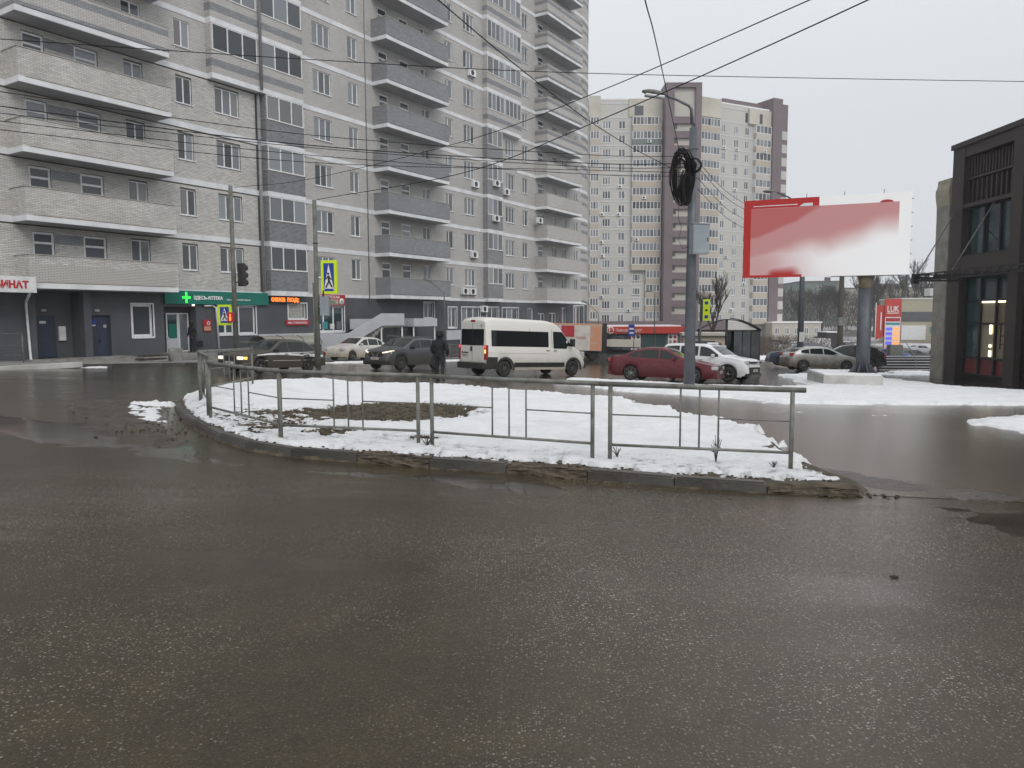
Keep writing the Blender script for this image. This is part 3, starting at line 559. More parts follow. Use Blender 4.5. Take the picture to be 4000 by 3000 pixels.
# ------------------------------------------------------------------ the long pale brick apartment block
BA = thing('apartment_building', 'long pale brick apartment block with grey and white balconies and a dark ground floor', 'apartment building', (-37.696 * FN.x, -37.696 * FN.y, 1.6), math.atan2(FD.y, FD.x))
KT = 13                                                     # storeys built
zb = lambda k: 1.5507 + 3 * k                               # middle of the white band under storey k
ZT = zb(KT)
_meshc = {}
def wall_grid(b, u0, u1, z0, z1, holes, m, y=0, depth=.14, mh=None, axis='x'):
    """wall face with openings; reveals run inwards"""
    us = sorted({u0, u1, *[h[0] for h in holes], *[h[1] for h in holes]}); zs = sorted({z0, z1, *[h[2] for h in holes], *[h[3] for h in holes]})
    us = [q for q in us if u0 <= q <= u1]; zs = [q for q in zs if z0 <= q <= z1]
    P = (lambda u, z, d=0: (u, y + d, z)) if axis == 'x' else (lambda u, z, d=0: (y + d, u, z))
    # merge per column of u to keep the face count low
    for a, c in zip(us[:-1], us[1:]):
        um = (a + c) / 2; hs = sorted([(h[2], h[3]) for h in holes if h[0] < um < h[1]]); z = z0
        for h0, h1 in hs:
            if h0 > z: b.quad([P(a, z), P(c, z), P(c, h0), P(a, h0)], m)
            z = max(z, h1)
        if z < z1: b.quad([P(a, z), P(c, z), P(c, z1), P(a, z1)], m)
    for h in holes:
        a, c, p, q = h[:4]; dd = h[4] if len(h) > 4 else depth; mm_ = mh or m
        b.quad([P(a, p), P(a, q), P(a, q, dd), P(a, p, dd)], mm_); b.quad([P(c, p, dd), P(c, q, dd), P(c, q), P(c, p)], mm_)
        b.quad([P(a, p), P(a, p, dd), P(c, p, dd), P(c, p)], mm_); b.quad([P(a, q, dd), P(a, q), P(c, q), P(c, q, dd)], mm_)
GL = ['glass_dark', 'glass_sky', 'glass_sky', 'glass_curtain', 'glass_dark', 'glass_sky']
def window(par, u0, u1, z0, z1, n, y=.09, frame='white_plastic', sill=True, gl=None, fr=.06, transom=None, name='window', panes=True, splits=None):
    """frame with n lights, each pane an object of its own under the window"""
    W, H = round(u1 - u0, 2), round(z1 - z0, 2); key = (W, H, n, frame, sill, fr, transom, tuple(splits or ()))
    cuts = [0] + (splits or [W * i / n for i in range(1, n)]) + [W]
    if key not in _meshc:
        b = MB(); d0, d1 = -.03, .035
        b.box(0, W, d0, d1, 0, fr, frame); b.box(0, W, d0, d1, H - fr, H, frame); b.box(0, fr, d0, d1, fr, H - fr, frame); b.box(W - fr, W, d0, d1, fr, H - fr, frame)
        for c in cuts[1:-1]: b.box(c - fr * .6, c + fr * .6, d0, d1, fr, H - fr, frame)
        if transom: b.box(fr, W - fr, d0 + .004, d1 - .004, transom - fr * .5, transom + fr * .5, frame)
        if sill: b.box(-.05, W + .05, d0 - .13, d0 + .02, -.04, -.003, 'white_plastic')
        pm = []
        for a, c in zip(cuts[:-1], cuts[1:]):
            k2_ = ('pane', round(c - a, 3), H)
            if k2_ not in _meshc: q = MB(); q.box(fr * .4, c - a - fr * .4, -.004, .004, fr * .8, H - fr * .8, 'glass_dark'); _meshc[k2_] = q.mesh('pane')
            pm.append((_meshc[k2_], a))
        _meshc[key] = (b.mesh(name), pm)
    fm, pm = _meshc[key]
    o = link(name, fm, par, loc=(u0, y, z0))
    if not panes: return o
    base = gl or random.choice(GL)
    for me, a in pm:
        g = gl or (base if random.random() < .6 else random.choice(GL))
        p = link('pane', me, o, loc=(a, 0, 0))
        if g != 'glass_dark': p.material_slots[0].link = 'OBJECT'; p.material_slots[0].material = M[g]
    return o
def ac(par, u, y, z, s=1.0):
    if 'ac' not in _meshc:
        b = MB(); b.bev(-.42, .42, -.3, 0, 0, .55, 'white_plastic', .025); b.lathe([(.2, -.305), (.22, -.31), (.22, -.3)], 'black_plastic', 20, Matrix.Translation((-.08, 0, .28)))
        b.lathe([(.0, -.304), (.2, -.304)], 'black_plastic', 20, Matrix.Translation((-.08, 0, .28)))
        for q in (-.3, .3): b.box(q - .02, q + .02, -.32, .04, -.05, 0, 'grey_metal')
        _meshc['ac'] = b.mesh('air_conditioner')
    o = link('air_conditioner', _meshc['ac'], par, loc=(u, y, z)); o.scale = (s, s, s); return o
# --- openings of the main wall
COLS = {'A1': (18.3, 19.28), 'A2': (20.66, 21.8), 'A3': (23.1, 24.14), 'B': (26.02, 27.0), 'C': (28.47, 30.1), 'E': (35.96, 37.55), 'F': (39.18, 40.1), 'G1': (42.28, 43.3), 'G2': (44.58, 45.66), 'G3': (47.12, 48.05),
        'H': (50.14, 51.12), 'I': (52.68, 54.22), 'K': (59.14, 60.66), 'L': (62.1, 63.06), 'M1': (65.04, 66.14), 'M2': (67.9, 68.75), 'M3': (69.99, 70.9), 'N': (72.7, 73.55)}
W1, W2 = 1.12, 2.53
holes = []; wins = []
for k in range(0, KT):
    z = zb(k)
    for c, (a, b_) in COLS.items():
        door = c in ('A1', 'A2', 'G1', 'G2', 'M1')
        if c == 'K' and k > 4: continue
        if c == 'C' and k > 3: continue
        if a < 36 and z > 24: continue
        h = (a, b_, z + (.2 if door else W1), z + (2.5 if door else W2)); holes.append(h); wins.append((c, k, h, door))
GF = [(22.96, 24.12, -.95, .75), (24.75, 26.72, -2.3, .64, .7), (28.15, 29.26, -.93, .77), (29.6, 30.82, -.94, .74), (33.38, 34.9, -.05, .93), (35.55, 38.3, -.92, .8), (47.08, 48.36, -.04, 1.19), (50.25, 51.42, -.84, .84),
      (52.14, 54.88, -.9, .86), (55.96, 57.84, -.9, .89), (58.47, 61.26, -.9, .87), (62.92, 64.1, -.9, .88), (64.98, 66.38, -2, .39), (67.3, 68.7, -2, .43), (69.8, 70.98, -.9, .98), (72.6, 75.0, -.9, 1.2), (18.25, 20.28, -2.0, 1.3, .8), (20.68, 21.8, -1.9, .17, .25)]
b = MB()
UN = 35.2                                                   # brick by brick up to here, four storeys high
wall_grid(b, 8, UN, 1.38, zb(4), [h for h in holes if h[1] < UN and h[3] < zb(4)], 'mortar')
wall_grid(b, 8, UN, zb(4), zb(9), [h for h in holes if h[1] < UN and h[2] > zb(4)], 'far_light_brick')
wall_grid(b, UN, 74.2, 1.38, ZT, [h for h in holes if h[0] > UN], 'far_light_brick')
b.build('wall', BA)
b = MB(); wall_grid(b, 8, 74.2, -7, 1.38, GF, 'charcoal_wall', depth=.2); b.build('ground_floor_wall', BA)
# rounded end of the block
b = MB(); RC = 7.0; arc = [(74.2 + RC * math.sin(t), RC * (1 - math.cos(t))) for t in np.linspace(0, R(75), 14)]
for (a0, c0), (a1, c1) in zip(arc[:-1], arc[1:]): b.quad([(a0, c0, 1.38), (a1, c1, 1.38), (a1, c1, ZT), (a0, c0, ZT)], 'far_light_brick'); b.quad([(a0, c0, -7), (a1, c1, -7), (a1, c1, 1.38), (a0, c0, 1.38)], 'charcoal_wall')
a1, c1 = arc[-1]; b.quad([(a1, c1, -7), (a1 + 1, 16, -7), (a1 + 1, 16, ZT), (a1, c1, ZT)], 'far_light_brick'); b.quad([(8, 0, -7), (8, 0, zb(9)), (8, 14, zb(9)), (8, 14, -7)][::-1], 'far_light_brick')
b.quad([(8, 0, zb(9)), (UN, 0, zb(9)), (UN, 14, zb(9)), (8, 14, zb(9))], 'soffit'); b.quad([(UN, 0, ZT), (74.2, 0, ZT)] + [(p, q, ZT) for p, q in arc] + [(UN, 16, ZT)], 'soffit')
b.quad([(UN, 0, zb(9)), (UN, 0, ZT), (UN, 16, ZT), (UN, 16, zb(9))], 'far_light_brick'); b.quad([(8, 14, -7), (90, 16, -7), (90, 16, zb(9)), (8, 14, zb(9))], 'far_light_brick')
b.build('rounded_corner_wall', BA)
for k in range(KT):
    for dz in (1.5, 2.35):
        b = MB()
        for (a0, c0), (a1, c1) in zip(arc[:7], arc[1:8]):
            n0 = .012; b.quad([(a0, c0 - n0, zb(k) + dz), (a1 + .003, c1 - n0, zb(k) + dz), (a1 + .003, c1 - n0, zb(k) + dz + .32), (a0, c0 - n0, zb(k) + dz + .32)], 'far_slate_brick')
        b.build('slate_stripe', BA)
# white bands
SK = {k: [(17.45, 24.8), (41.55, 48.75), (64.4, 71.7)] for k in range(KT)}
for k in range(KT):
    if k >= 4: SK[k] += [(28.0, 34.65), (55.5, 61.1)]
    else: SK[k] += [(31.65, 34.65)]
    if k < 5 and k >= 4: pass
    b = MB(); cuts = sorted(SK[k]); u = 8; z0, z1 = (zb(k) - .17, zb(k) + .13) if k else (1.38, 1.6)
    for a, c in cuts + [(74.2, 74.2)]:
        if a > u and not (u < UN and z0 > 26):
            MB().box(u + .002, a - .002, -.03, .0, z0, z1, 'plaster_band').build('floor_band', BA)
        u = c
    for (a0, c0), (a1, c1) in zip(arc[:8], arc[1:9]):
        b.quad([(a0, c0 - .02, z0), (a1, c1 - .02, z0), (a1, c1 - .02, z1), (a0, c0 - .02, z1)], 'plaster_band')
    b.build('floor_band', BA)
# windows and balcony doors
for c, k, (a, b_, z0, z1), door in wins:
    if door: o = window(BA, a, b_, z0, z1, 1, sill=False, fr=.1, transom=round(z1 - z0 - .5, 2), name='balcony_door', gl=random.choice(['glass_dark', 'glass_sky', 'glass_dark']))
    elif c in ('C', 'E', 'I', 'K'): window(BA, a, b_, z0, z1, 3, transom=None)
    else: window(BA, a, b_, z0, z1, 2, splits=[.38] if c == 'H' else None)
    if c == 'A1' and k < 5:
        MB().box(19.3, 20.62, -.03, 0, zb(k) + 2.0, zb(k) + 2.45, 'far_slate_brick').build('slate_panel', BA)
        MB().box(19.3, 20.62, -.03, 0, zb(k) + 1.05, zb(k) + 1.3, 'far_slate_brick').build('slate_panel', BA)
# single bricks of the near part of the wall
def bricks(par, u0, u1, z0, z1, hs, m, y=0, name='brickwork', bw=.25, bh=.065, jt=.012, t=.014, axis='x', keep_first=0, stripe=None):
    """every brick modelled; all past the first keep_first joined as one part"""
    V = []; F = []; first = []; Ms = []
    nr = int((z1 - z0) / (bh + jt))
    for r_ in range(nr):
        z = z0 + r_ * (bh + jt); off = (r_ % 2) * (bw + jt) / 2; u = u0 - off
        while u < u1:
            a = max(u, u0) + jt / 2; c = min(u + bw + jt, u1) - jt / 2; u += bw + jt
            if c - a < .04: continue
            segs = [(a, c)]
            for h in hs:
                if z + bh > h[2] and z < h[3]:
                    ns_ = []
                    for p, q in segs:
                        if q <= h[0] or p >= h[1]: ns_.append((p, q)); continue
                        if p < h[0] - .03: ns_.append((p, h[0]))
                        if q > h[1] + .03: ns_.append((h[1], q))
                    segs = ns_
            for p, q in segs:
                d = t + random.uniform(-.003, .003)
                if keep_first and len(first) < keep_first and q - p > bw * .8: first.append((p, z, d)); continue
                o_ = len(V)
                if axis == 'x': V += [(p, y, z), (q, y, z), (q, y, z + bh), (p, y, z + bh), (p, y - d, z), (q, y - d, z), (q, y - d, z + bh), (p, y - d, z + bh)]
                else: V += [(y, q, z), (y, p, z), (y, p, z + bh), (y, q, z + bh), (y - d, q, z), (y - d, p, z), (y - d, p, z + bh), (y - d, q, z + bh)]
                F += [[o_ + 4, o_ + 5, o_ + 6, o_ + 7], [o_ + 3, o_ + 7, o_ + 6, o_ + 2], [o_, o_ + 1, o_ + 5, o_ + 4], [o_ + 1, o_ + 2, o_ + 6, o_ + 5], [o_, o_ + 4, o_ + 7, o_ + 3]]
    me = bpy.data.meshes.new(name); me.from_pydata(V, [], F); me.materials.append(M[m]); me.update(); link(name, me, par, kind='stuff')
    if first:
        q = MB(); q.box(0, bw, -t, 0, 0, bh, m); bm_ = q.mesh('brick')
        for p, z, d in first: link('brick', bm_, par, loc=(p, y, z))
nh = [h for h in holes if h[1] < UN and h[3] < zb(4)]
for k in range(4):
    hs = [h for h in nh if zb(k) < h[2] < zb(k + 1)] + [(31.24, 31.52, 0, 30)]
    top = zb(k + 1) - .19
    segs = [(14.5, UN)]
    bricks(BA, 14.5, UN, (1.61 if k == 0 else zb(k) + .14), top, hs, 'light_brick')
# balconies
def balcony(u0, u1, off, k, style):
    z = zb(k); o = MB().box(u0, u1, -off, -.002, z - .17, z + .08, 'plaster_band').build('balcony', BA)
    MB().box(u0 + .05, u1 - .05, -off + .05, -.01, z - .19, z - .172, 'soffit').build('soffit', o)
    near = style == 'light' and u0 < 30
    core = 'mortar' if near else {'light': 'far_light_brick', 'dark': 'far_slate_brick', 'stripe': 'far_light_brick'}[style]
    p = MB(); z0, z1 = z + .08, z + 1.32; e = .02 if near else 0
    p.box(u0 + e, u1 - e, -off + e, -off + .12, z0, z1, core); p.box(u0 + e, u0 + .12, -off + .12, 0, z0, z1, core); p.box(u1 - .12, u1 - e, -off + .12, 0, z0, z1, core)
    p = p.build('parapet', o)
    if near:
        bricks(p, u0 + .005, u1 - .005, z0 + .005, z1, [], 'light_brick', y=-off + e, keep_first=290 if k == 0 else 0)
        bricks(p, -off + .02, 0, z0 + .005, z1, [], 'light_brick', y=u0 + e, axis='y')
    if style == 'stripe':
        for a, c in ((z0 + .02, z0 + .2), (z0 + .78, z0 + 1.1)):
            q = MB(); q.box(u0 - .006, u1 + .006, -off - .006, -off + .02, a, c, 'far_slate_brick'); q.box(u0 - .006, u0 + .02, -off + .021, 0, a, c, 'far_slate_brick'); q.build('slate_stripe', p)
    MB().box(u0 - .03, u1 + .03, -off - .03, -off + .15, z1 + .001, z1 + .035, 'coping').box(u0 - .03, u0 + .15, -off + .151, 0, z1 + .001, z1 + .035, 'coping').box(u1 - .15, u1 + .03, -off + .151, 0, z1 + .001, z1 + .035, 'coping').build('coping', o)
    # water stain line at the foot of the parapet
    MB().box(u0 + .3, u1 - .2, -off - .012, -off - .002, z + .081, z + .11, 'rusty' if style == 'light' else 'dark_mortar').build('stain_strip', o)
    return o
for k in range(0, KT):
    if zb(k) < 24: balcony(17.45, 24.8, 1.35, k, 'light' if k < 4 else 'stripe')
    balcony(41.55, 48.75, 1.4, k, 'dark'); balcony(64.4, 71.7, 1.4, k, 'light' if k < 5 else 'stripe')
def bay(u0, u1, off, k, style, n, pillar=None):
    z = zb(k); o = MB().box(u0, u1, -off, -.002, z - .17, z + .12, 'plaster_band').build('bay', BA)
    near = u0 < 33 and k < 4; core = 'far_slate_brick' if style == 'dark' else 'far_light_brick'; p = MB(); z0, z1 = z + .12, z + 1.36; e = .02 if near else 0
    p.box(u0 + e, u1 - e, -off + e, 0, z0, z1, 'dark_mortar' if near else core); p = p.build('parapet', o)
    if near:
        bricks(p, u0 + .005, u1 - .005, z0 + .005, z1, [], 'slate_brick', y=-off + e); bricks(p, -off + .02, 0, z0 + .005, z1, [], 'slate_brick', y=u0 + e, axis='y')
    if style == 'stripe':
        q = MB(); q.box(u0 - .006, u1 + .006, -off - .006, -off + .02, z0 + .38, z0 + .78, 'far_slate_brick'); q.box(u0 - .006, u0 + .02, -off + .021, 0, z0 + .38, z0 + .78, 'far_slate_brick'); q.build('slate_stripe', p)
    MB().box(u0 - .02, u1 + .02, -off - .03, 0, z1 + .001, z1 + .03, 'coping').build('coping', o)
    zt = z + 2.83 - .002; zg = z1 + .032
    c = MB(); c.box(u0 + .1, u1 - .1, -off + .35, -.0, zg, zt, 'dark_mortar'); c.box(u0, u0 + .08, -off, 0, zg, zt, core); c.build('loggia_core', o)
    if pillar:
        a, c_ = pillar; MB().box(a, c_, -off, -off + .3, zg, zt, core).build('pillar', o)
        window(o, u0 + .09, a - .003, zg, zt, n, y=-off + .05, sill=False, name='loggia_glazing', gl=None); window(o, c_ + .003, u1 - .02, zg, zt, n, y=-off + .05, sill=False, name='loggia_glazing')
    else: window(o, u0 + .09, u1 - .02, zg, zt, n, y=-off + .05, sill=False, name='loggia_glazing')
    return o
for k in range(0, KT):
    if k < 4: bay(31.65, 34.65, .5, k, 'dark', 3)
    elif zb(k) < 26: bay(28.0, 34.65, .5, k, 'stripe', 3, (31.16, 31.42))
    if k < 5: bay(55.45, 57.9, .5, k, 'dark', 3)
    else: bay(55.5, 61.1, .5, k, 'stripe', 4 if k % 2 else 3, (58.25, 58.45))
MB().tube([(31.38, -.16, 1.6), (31.38, -.16, zb(4) - .2)], .09, 'downpipe', 10).build('downpipe', BA)
MB().tube([(31.3, -.62, zb(4) - .05), (31.3, -.62, zb(9))], .09, 'downpipe', 10).build('downpipe', BA)
MB().tube([(40.85, -.05, .8), (40.85, -.05, ZT)], .035, 'downpipe', 8).build('downpipe', BA)
MB().box(32.1, 32.5, -.4, -.3, zb(4) + 4.4, zb(4) + 5.1, 'sign_blue').build('blue_board', BA)
for u, z in [(53.67, 20.39), (59.16, 26.84), (54.07, 11.3), (56.6, 11.69), (58.95, 11.31), (56.5, 8.66), (53.8, 5.34), (52.4, 2.2), (53.5, 2.2), (55.27, .73)]:
    ac(BA, u, -.52 if 55.5 < u < 57.9 and z < 12 else -.02, z - .28)
ac(BA, 64.2, -.5, 9.0)
# --- ground floor
def gwin(i, n, **k):
    h = GF[i]; return window(BA, h[0], h[1], h[2], h[3], n, y=.15, **k)
gwin(0, 1, gl='glass_dark', fr=.12); gwin(2, 2, gl='glass_teal', fr=.1); gwin(3, 1, gl='glass_dark', fr=.1); gwin(4, 1, gl='glass_curtain', fr=.08); gwin(5, 3, gl='glass_teal', fr=.09)
gwin(6, 2, fr=.08); gwin(7, 2, gl='glass_sky', fr=.08); gwin(8, 3, gl='glass_sky', fr=.08); gwin(9, 2, fr=.08); gwin(10, 3, fr=.08); gwin(11, 1, fr=.1); gwin(14, 2, fr=.08); gwin(15, 3, gl='glass_sky', fr=.12)
for i in (2, 3, 0, 5, 8, 9, 10, 7, 15, 6, 4):
    h = GF[i]; b = MB(); a, c, p, q = h[:4]
    b.box(a - .07, a, -.02, .0, p - .07, q + .07, 'white_plastic'); b.box(c, c + .07, -.02, 0, p - .07, q + .07, 'white_plastic'); b.box(a, c, -.02, 0, q, q + .07, 'white_plastic'); b.box(a, c, -.06, 0, p - .09, p, 'white_plastic'); b.build('window_surround', BA)
for i in range(4): MB().box(35.8 + i * .62, 36.2 + i * .62, .08, .1, -.75, -.4 + .15 * (i % 2), ['plain_white', 'cyan_sign', 'plain_white', 'glass_curtain'][i]).build('shop_poster', BA)
for k in range(9): MB().box(33.47, 34.6, .09, .1, .03 + k * .094, .03 + k * .094 + .075, 'coping').build('shutter_slat', BA)
for i in (12, 13):
    h = GF[i]; window(BA, h[0], h[1], -2.0, h[3], 2, y=.1, sill=False, name='glazed_door', gl='glass_dark', fr=.1)
# alcove with the first steel door, pillar, second steel door
MB().box(18.24, 20.3, .8, .82, -2.1, 1.38, 'charcoal_wall').build('alcove_wall', BA)
d = MB().bev(18.47, 19.46, .7, .79, -1.86, .15, 'steel_door', .01).build('steel_door', BA); MB().box(18.72, 19.02, .69, .699, -.22, -.1, 'plain_white').build('door_plate', d); MB().tube([(18.55, .66, -.75), (18.55, .66, -.9)], .02, 'black_metal').build('handle', d)
MB().bev(19.6, 19.92, .66, .79, -1.06, -.36, 'plain_white', .01).build('meter_box', BA)
MB().box(20.29, 20.66, -.35, -.003, -2.2, 1.36, 'charcoal_wall').build('pillar', BA)
d = MB().bev(20.69, 21.79, .15, .22, -1.9, .16, 'steel_door', .01).build('steel_door', BA); MB().box(20.75, 21.15, .14, .149, -.28, -.04, 'sign_blue').build('door_sign', d); MB().box(20.8, 21.1, .14, .149, -.36, -.3, 'plain_white').build('door_sign', d)
MB().tube([(21.25, .08, -.8), (21.25, .08, -1.2)], .02, 'black_metal').build('handle', d); MB().box(21.5, 21.65, .14, .149, -.45, -.3, 'coping').build('keypad', d)
for u in (18.95, 21.1): MB().bev(u - .12, u + .12, -.1, -.003 if u > 20 else .0, .35, .47, 'coping', .02).build('wall_lamp', BA, loc=(0, .78 if u < 20 else 0, 0))
MB().tube([(17.35, -1.45, 1.15), (17.35, -1.3, 1.0), (17.75, -.25, .82), (17.78, -.14, .6), (17.85, -.14, -1.85), (17.87, -.28, -1.98)], .055, 'plain_white', 10).build('downpipe', BA)
b = MB(); b.box(17.5, 22.3, -1.0, -.003, -2.6, -1.88, 'concrete'); b.box(22.31, 24.6, -1.0, -.003, -2.6, -1.98, 'concrete'); b.build('entrance_step', BA)
# pharmacy entrance
MB().box(24.74, 26.73, .7, .72, -2.4, .66, 'charcoal_wall').build('alcove_wall', BA)
d = window(BA, 25.25, 25.97, -1.85, .3, 1, y=.6, sill=False, fr=.07, gl='glass_teal', name='glazed_door'); MB().box(.12, .6, -.05, -.04, .75, 1.55, 'green_sign').build('door_poster', d); MB().box(.03, .68, -.05, -.04, .05, .85, 'white_panel').build('door_panel', d)
window(BA, 26.0, 26.62, -1.85, .3, 1, y=.6, sill=False, fr=.06, gl='glass_sky', name='glazed_door')
MB().box(24.4, 27.0, -1.4, .69, -2.6, -1.86, 'concrete').build('entrance_step', BA)
MB().tube([(27.75, -.08, .72), (27.95, -.12, .6), (28.08, -.12, -2.0)], .05, 'plain_white', 10).build('downpipe', BA)
MB().tube([(27.2, -.1, .7), (27.78, -.1, .72)], .05, 'plain_white', 10).build('downpipe', BA)
for i in range(7): MB().box(26.8 + i * .14, 26.91 + i * .14, -.03, -.002, -1.9, -.85, 'charcoal_wall').build('cladding_rib', BA)
# podium cladding, ramp parapet and stair landing, all in pale panels
b = MB(); b.box(30.75, 37.0, -.35, -.003, -2.9, -.98, 'white_panel'); b.build('podium_cladding', BA)
b = MB(); b.prism([(31.9, -2.6), (36.55, -2.35), (36.55, -1.78), (39.85, -.55), (42.2, -.55), (42.2, .3), (39.82, .3), (36.6, -1.0), (31.9, -.99)], .08, 'white_panel', a0=-2.1); b.build('ramp_parapet', BA)
MB().box(42.12, 42.2, -2.0, 0, -.55, .3, 'white_panel').build('landing_parapet', BA); MB().box(39.85, 42.1, -2.01, 0, -.68, -.56, 'concrete').build('stair_landing', BA)
MB().box(38.5, 40.7, -.4, -.32, -.8, -.08, 'white_panel').build('landing_parapet', BA)
b = MB(); b.box(43.35, 46.03, -2.1, -2.02, -.65, -.06, 'white_panel'); b.box(43.27, 43.349, -2.1, 0, -.65, -.06, 'white_panel'); b.box(43.35, 46.03, -2.0, 0, -.6, -.5, 'concrete'); b.build('entrance_canopy', BA)
for u, z in ((39.9, -.68), (42.1, -.68), (43.4, -.65), (45.9, -.65)): MB().tube([(u, -1.95, -4), (u, -1.95, z)], .05, 'white_plastic').build('canopy_post', BA)
n = 11
for i in range(n): MB().box(36.9 + i * .29, 37.19 + i * .29, -1.98, -.4, -2.6 + i * .19 - .12, -2.42 + i * .19, 'concrete').build('stair_step', BA)
b = MB(); b.box(43.5, 45.8, -.02, -.004, -3.2, -.75, 'glass_dark'); b.build('basement_entrance', BA)
MB().box(47.3, 49.9, -2.1, -2.02, -1.75, -1.0, 'white_panel').build('landing_parapet', BA)
MB().box(47.3, 49.9, -2.0, -.01, -4, -1.8, 'charcoal_wall').build('basement_entrance', BA)
# --- signs on the block: things of their own
def on_wall(name, label, cat, u, y, z, group=None):
    o = thing(name, label, cat, BA.matrix_basis @ Vector((u, y, z)), math.atan2(FD.y, FD.x), group); return o
bpy.context.view_layer.update()
def wall_T(u, y, z): return Matrix.Translation((-37.696 * FN.x + u * FD.x - y * FN.x, -37.696 * FN.y + u * FD.y - y * FN.y, z + 1.6)) 
def wthing(name, label, cat, u, y, z): return thing(name, label, cat, wall_T(u, y, z).to_translation(), math.atan2(FD.y, FD.x))
s = wthing('canopy_sign', 'white canopy fascia with red Cyrillic letters at the far left edge', 'sign', 10, -1.6, 1.16)
MB().bev(0, 7.55, -.06, .06, 0, .7, 'plain_white', .012).build('fascia', s); MB().box(0, 7.5, .06, 1.58, .05, .2, 'soffit').build('canopy_roof', s)
text('lettering', 'КОМБИНАТ', .42, 'red_letter', FT(7.22, -.065, .2), s, .01, .95, .02, 'RIGHT')
s = wthing('pharmacy_sign', 'long green pharmacy sign board with a lit green cross', 'sign', 24.75, -.12, .79)
MB().bev(.0, 6.95, -.06, .1, 0, .73, 'green_sign', .01).build('board', s)
b = MB(); b.box(1.22, 1.32, -.1, -.065, .06, .66, 'sign_green_lit'); b.box(1.02, 1.215, -.1, -.065, .3, .42, 'sign_green_lit'); b.box(1.325, 1.52, -.1, -.065, .3, .42, 'sign_green_lit'); b.build('green_cross', s)
text('lettering', 'ЗДЕСЬ-АПТЕКА', .26, 'sign_white', FT(1.72, -.072, .27), s, .01, .95, .006); text('lettering', 'МЫСТНОЙ В МОЕЙ ЖИЗНИ', .11, 'sign_white', FT(3.9, -.072, .24), s, .006, 1.1)
MB().tube([(1.6, -.2, -.02), (1.6, -.2, -.1)], .07, 'warm_lamp', 12).build('lamp', s)
s = wthing('led_ticker', 'glowing orange-red LED ticker between the pharmacy sign and the bay', 'sign', 31.82, -.1, .93); MB().bev(0, 2.35, -.08, .09, 0, .48, 'black_plastic', .01).build('housing', s)
text('lettering', 'овка под:', .42, 'led_red', FT(.06, -.09, .11), s, .01, 1.18, .014)
s = wthing('red_bar_sign', 'narrow red bar sign with white writing under the shuttered window', 'sign', 33.1, -.06, -.46); MB().bev(0, 1.9, -.04, .05, 0, .33, 'red_sign', .01).build('board', s); text('lettering', 'МЫ ОТКРЫЛИСЬ', .17, 'sign_white', FT(.12, -.046, .1), s, .006, 1.12)
s = wthing('shop_sign', 'red and yellow shop sign above the glazed shop window behind the sign post', 'sign', 35.53, -.06, .84); MB().bev(0, 2.82, -.04, .05, 0, .73, 'red_sign', .01).build('board', s)
text('lettering', 'ПИВЕРСКАЯ', .26, 'sign_white', FT(.45, -.046, .47), s, .006, 1.15); b = MB(); b.box(1.0, 2.15, -.05, -.041, .06, .4, 'yellow_wall'); b.build('yellow_field', s); text('lettering', '0000', .3, 'green_sign', FT(1.08, -.052, .12), s, .006, 1.3)
b = MB(); b.lathe([(0, -.052), (.23, -.052), (.23, -.04)], 'plain_white', 24, Matrix.Translation((2.48, 0, .26))); b.build('round_emblem', s); text('mark', '×', .4, 'ink', FT(2.37, -.056, .14), s, .002)
s = wthing('price_board', 'small red and orange notice board beside the pharmacy door', 'sign', 27.12, -.05, -.74); MB().bev(0, .5, -.03, .04, 0, .66, 'red_sign', .01).build('board', s); MB().box(.03, .47, -.035, -.031, .05, .28, 'orange').build('panel', s); MB().lathe([(.06, -.036), (.11, -.036)], 'plain_white', 20, Matrix.Translation((.33, 0, .46))).build('ring_mark', s)
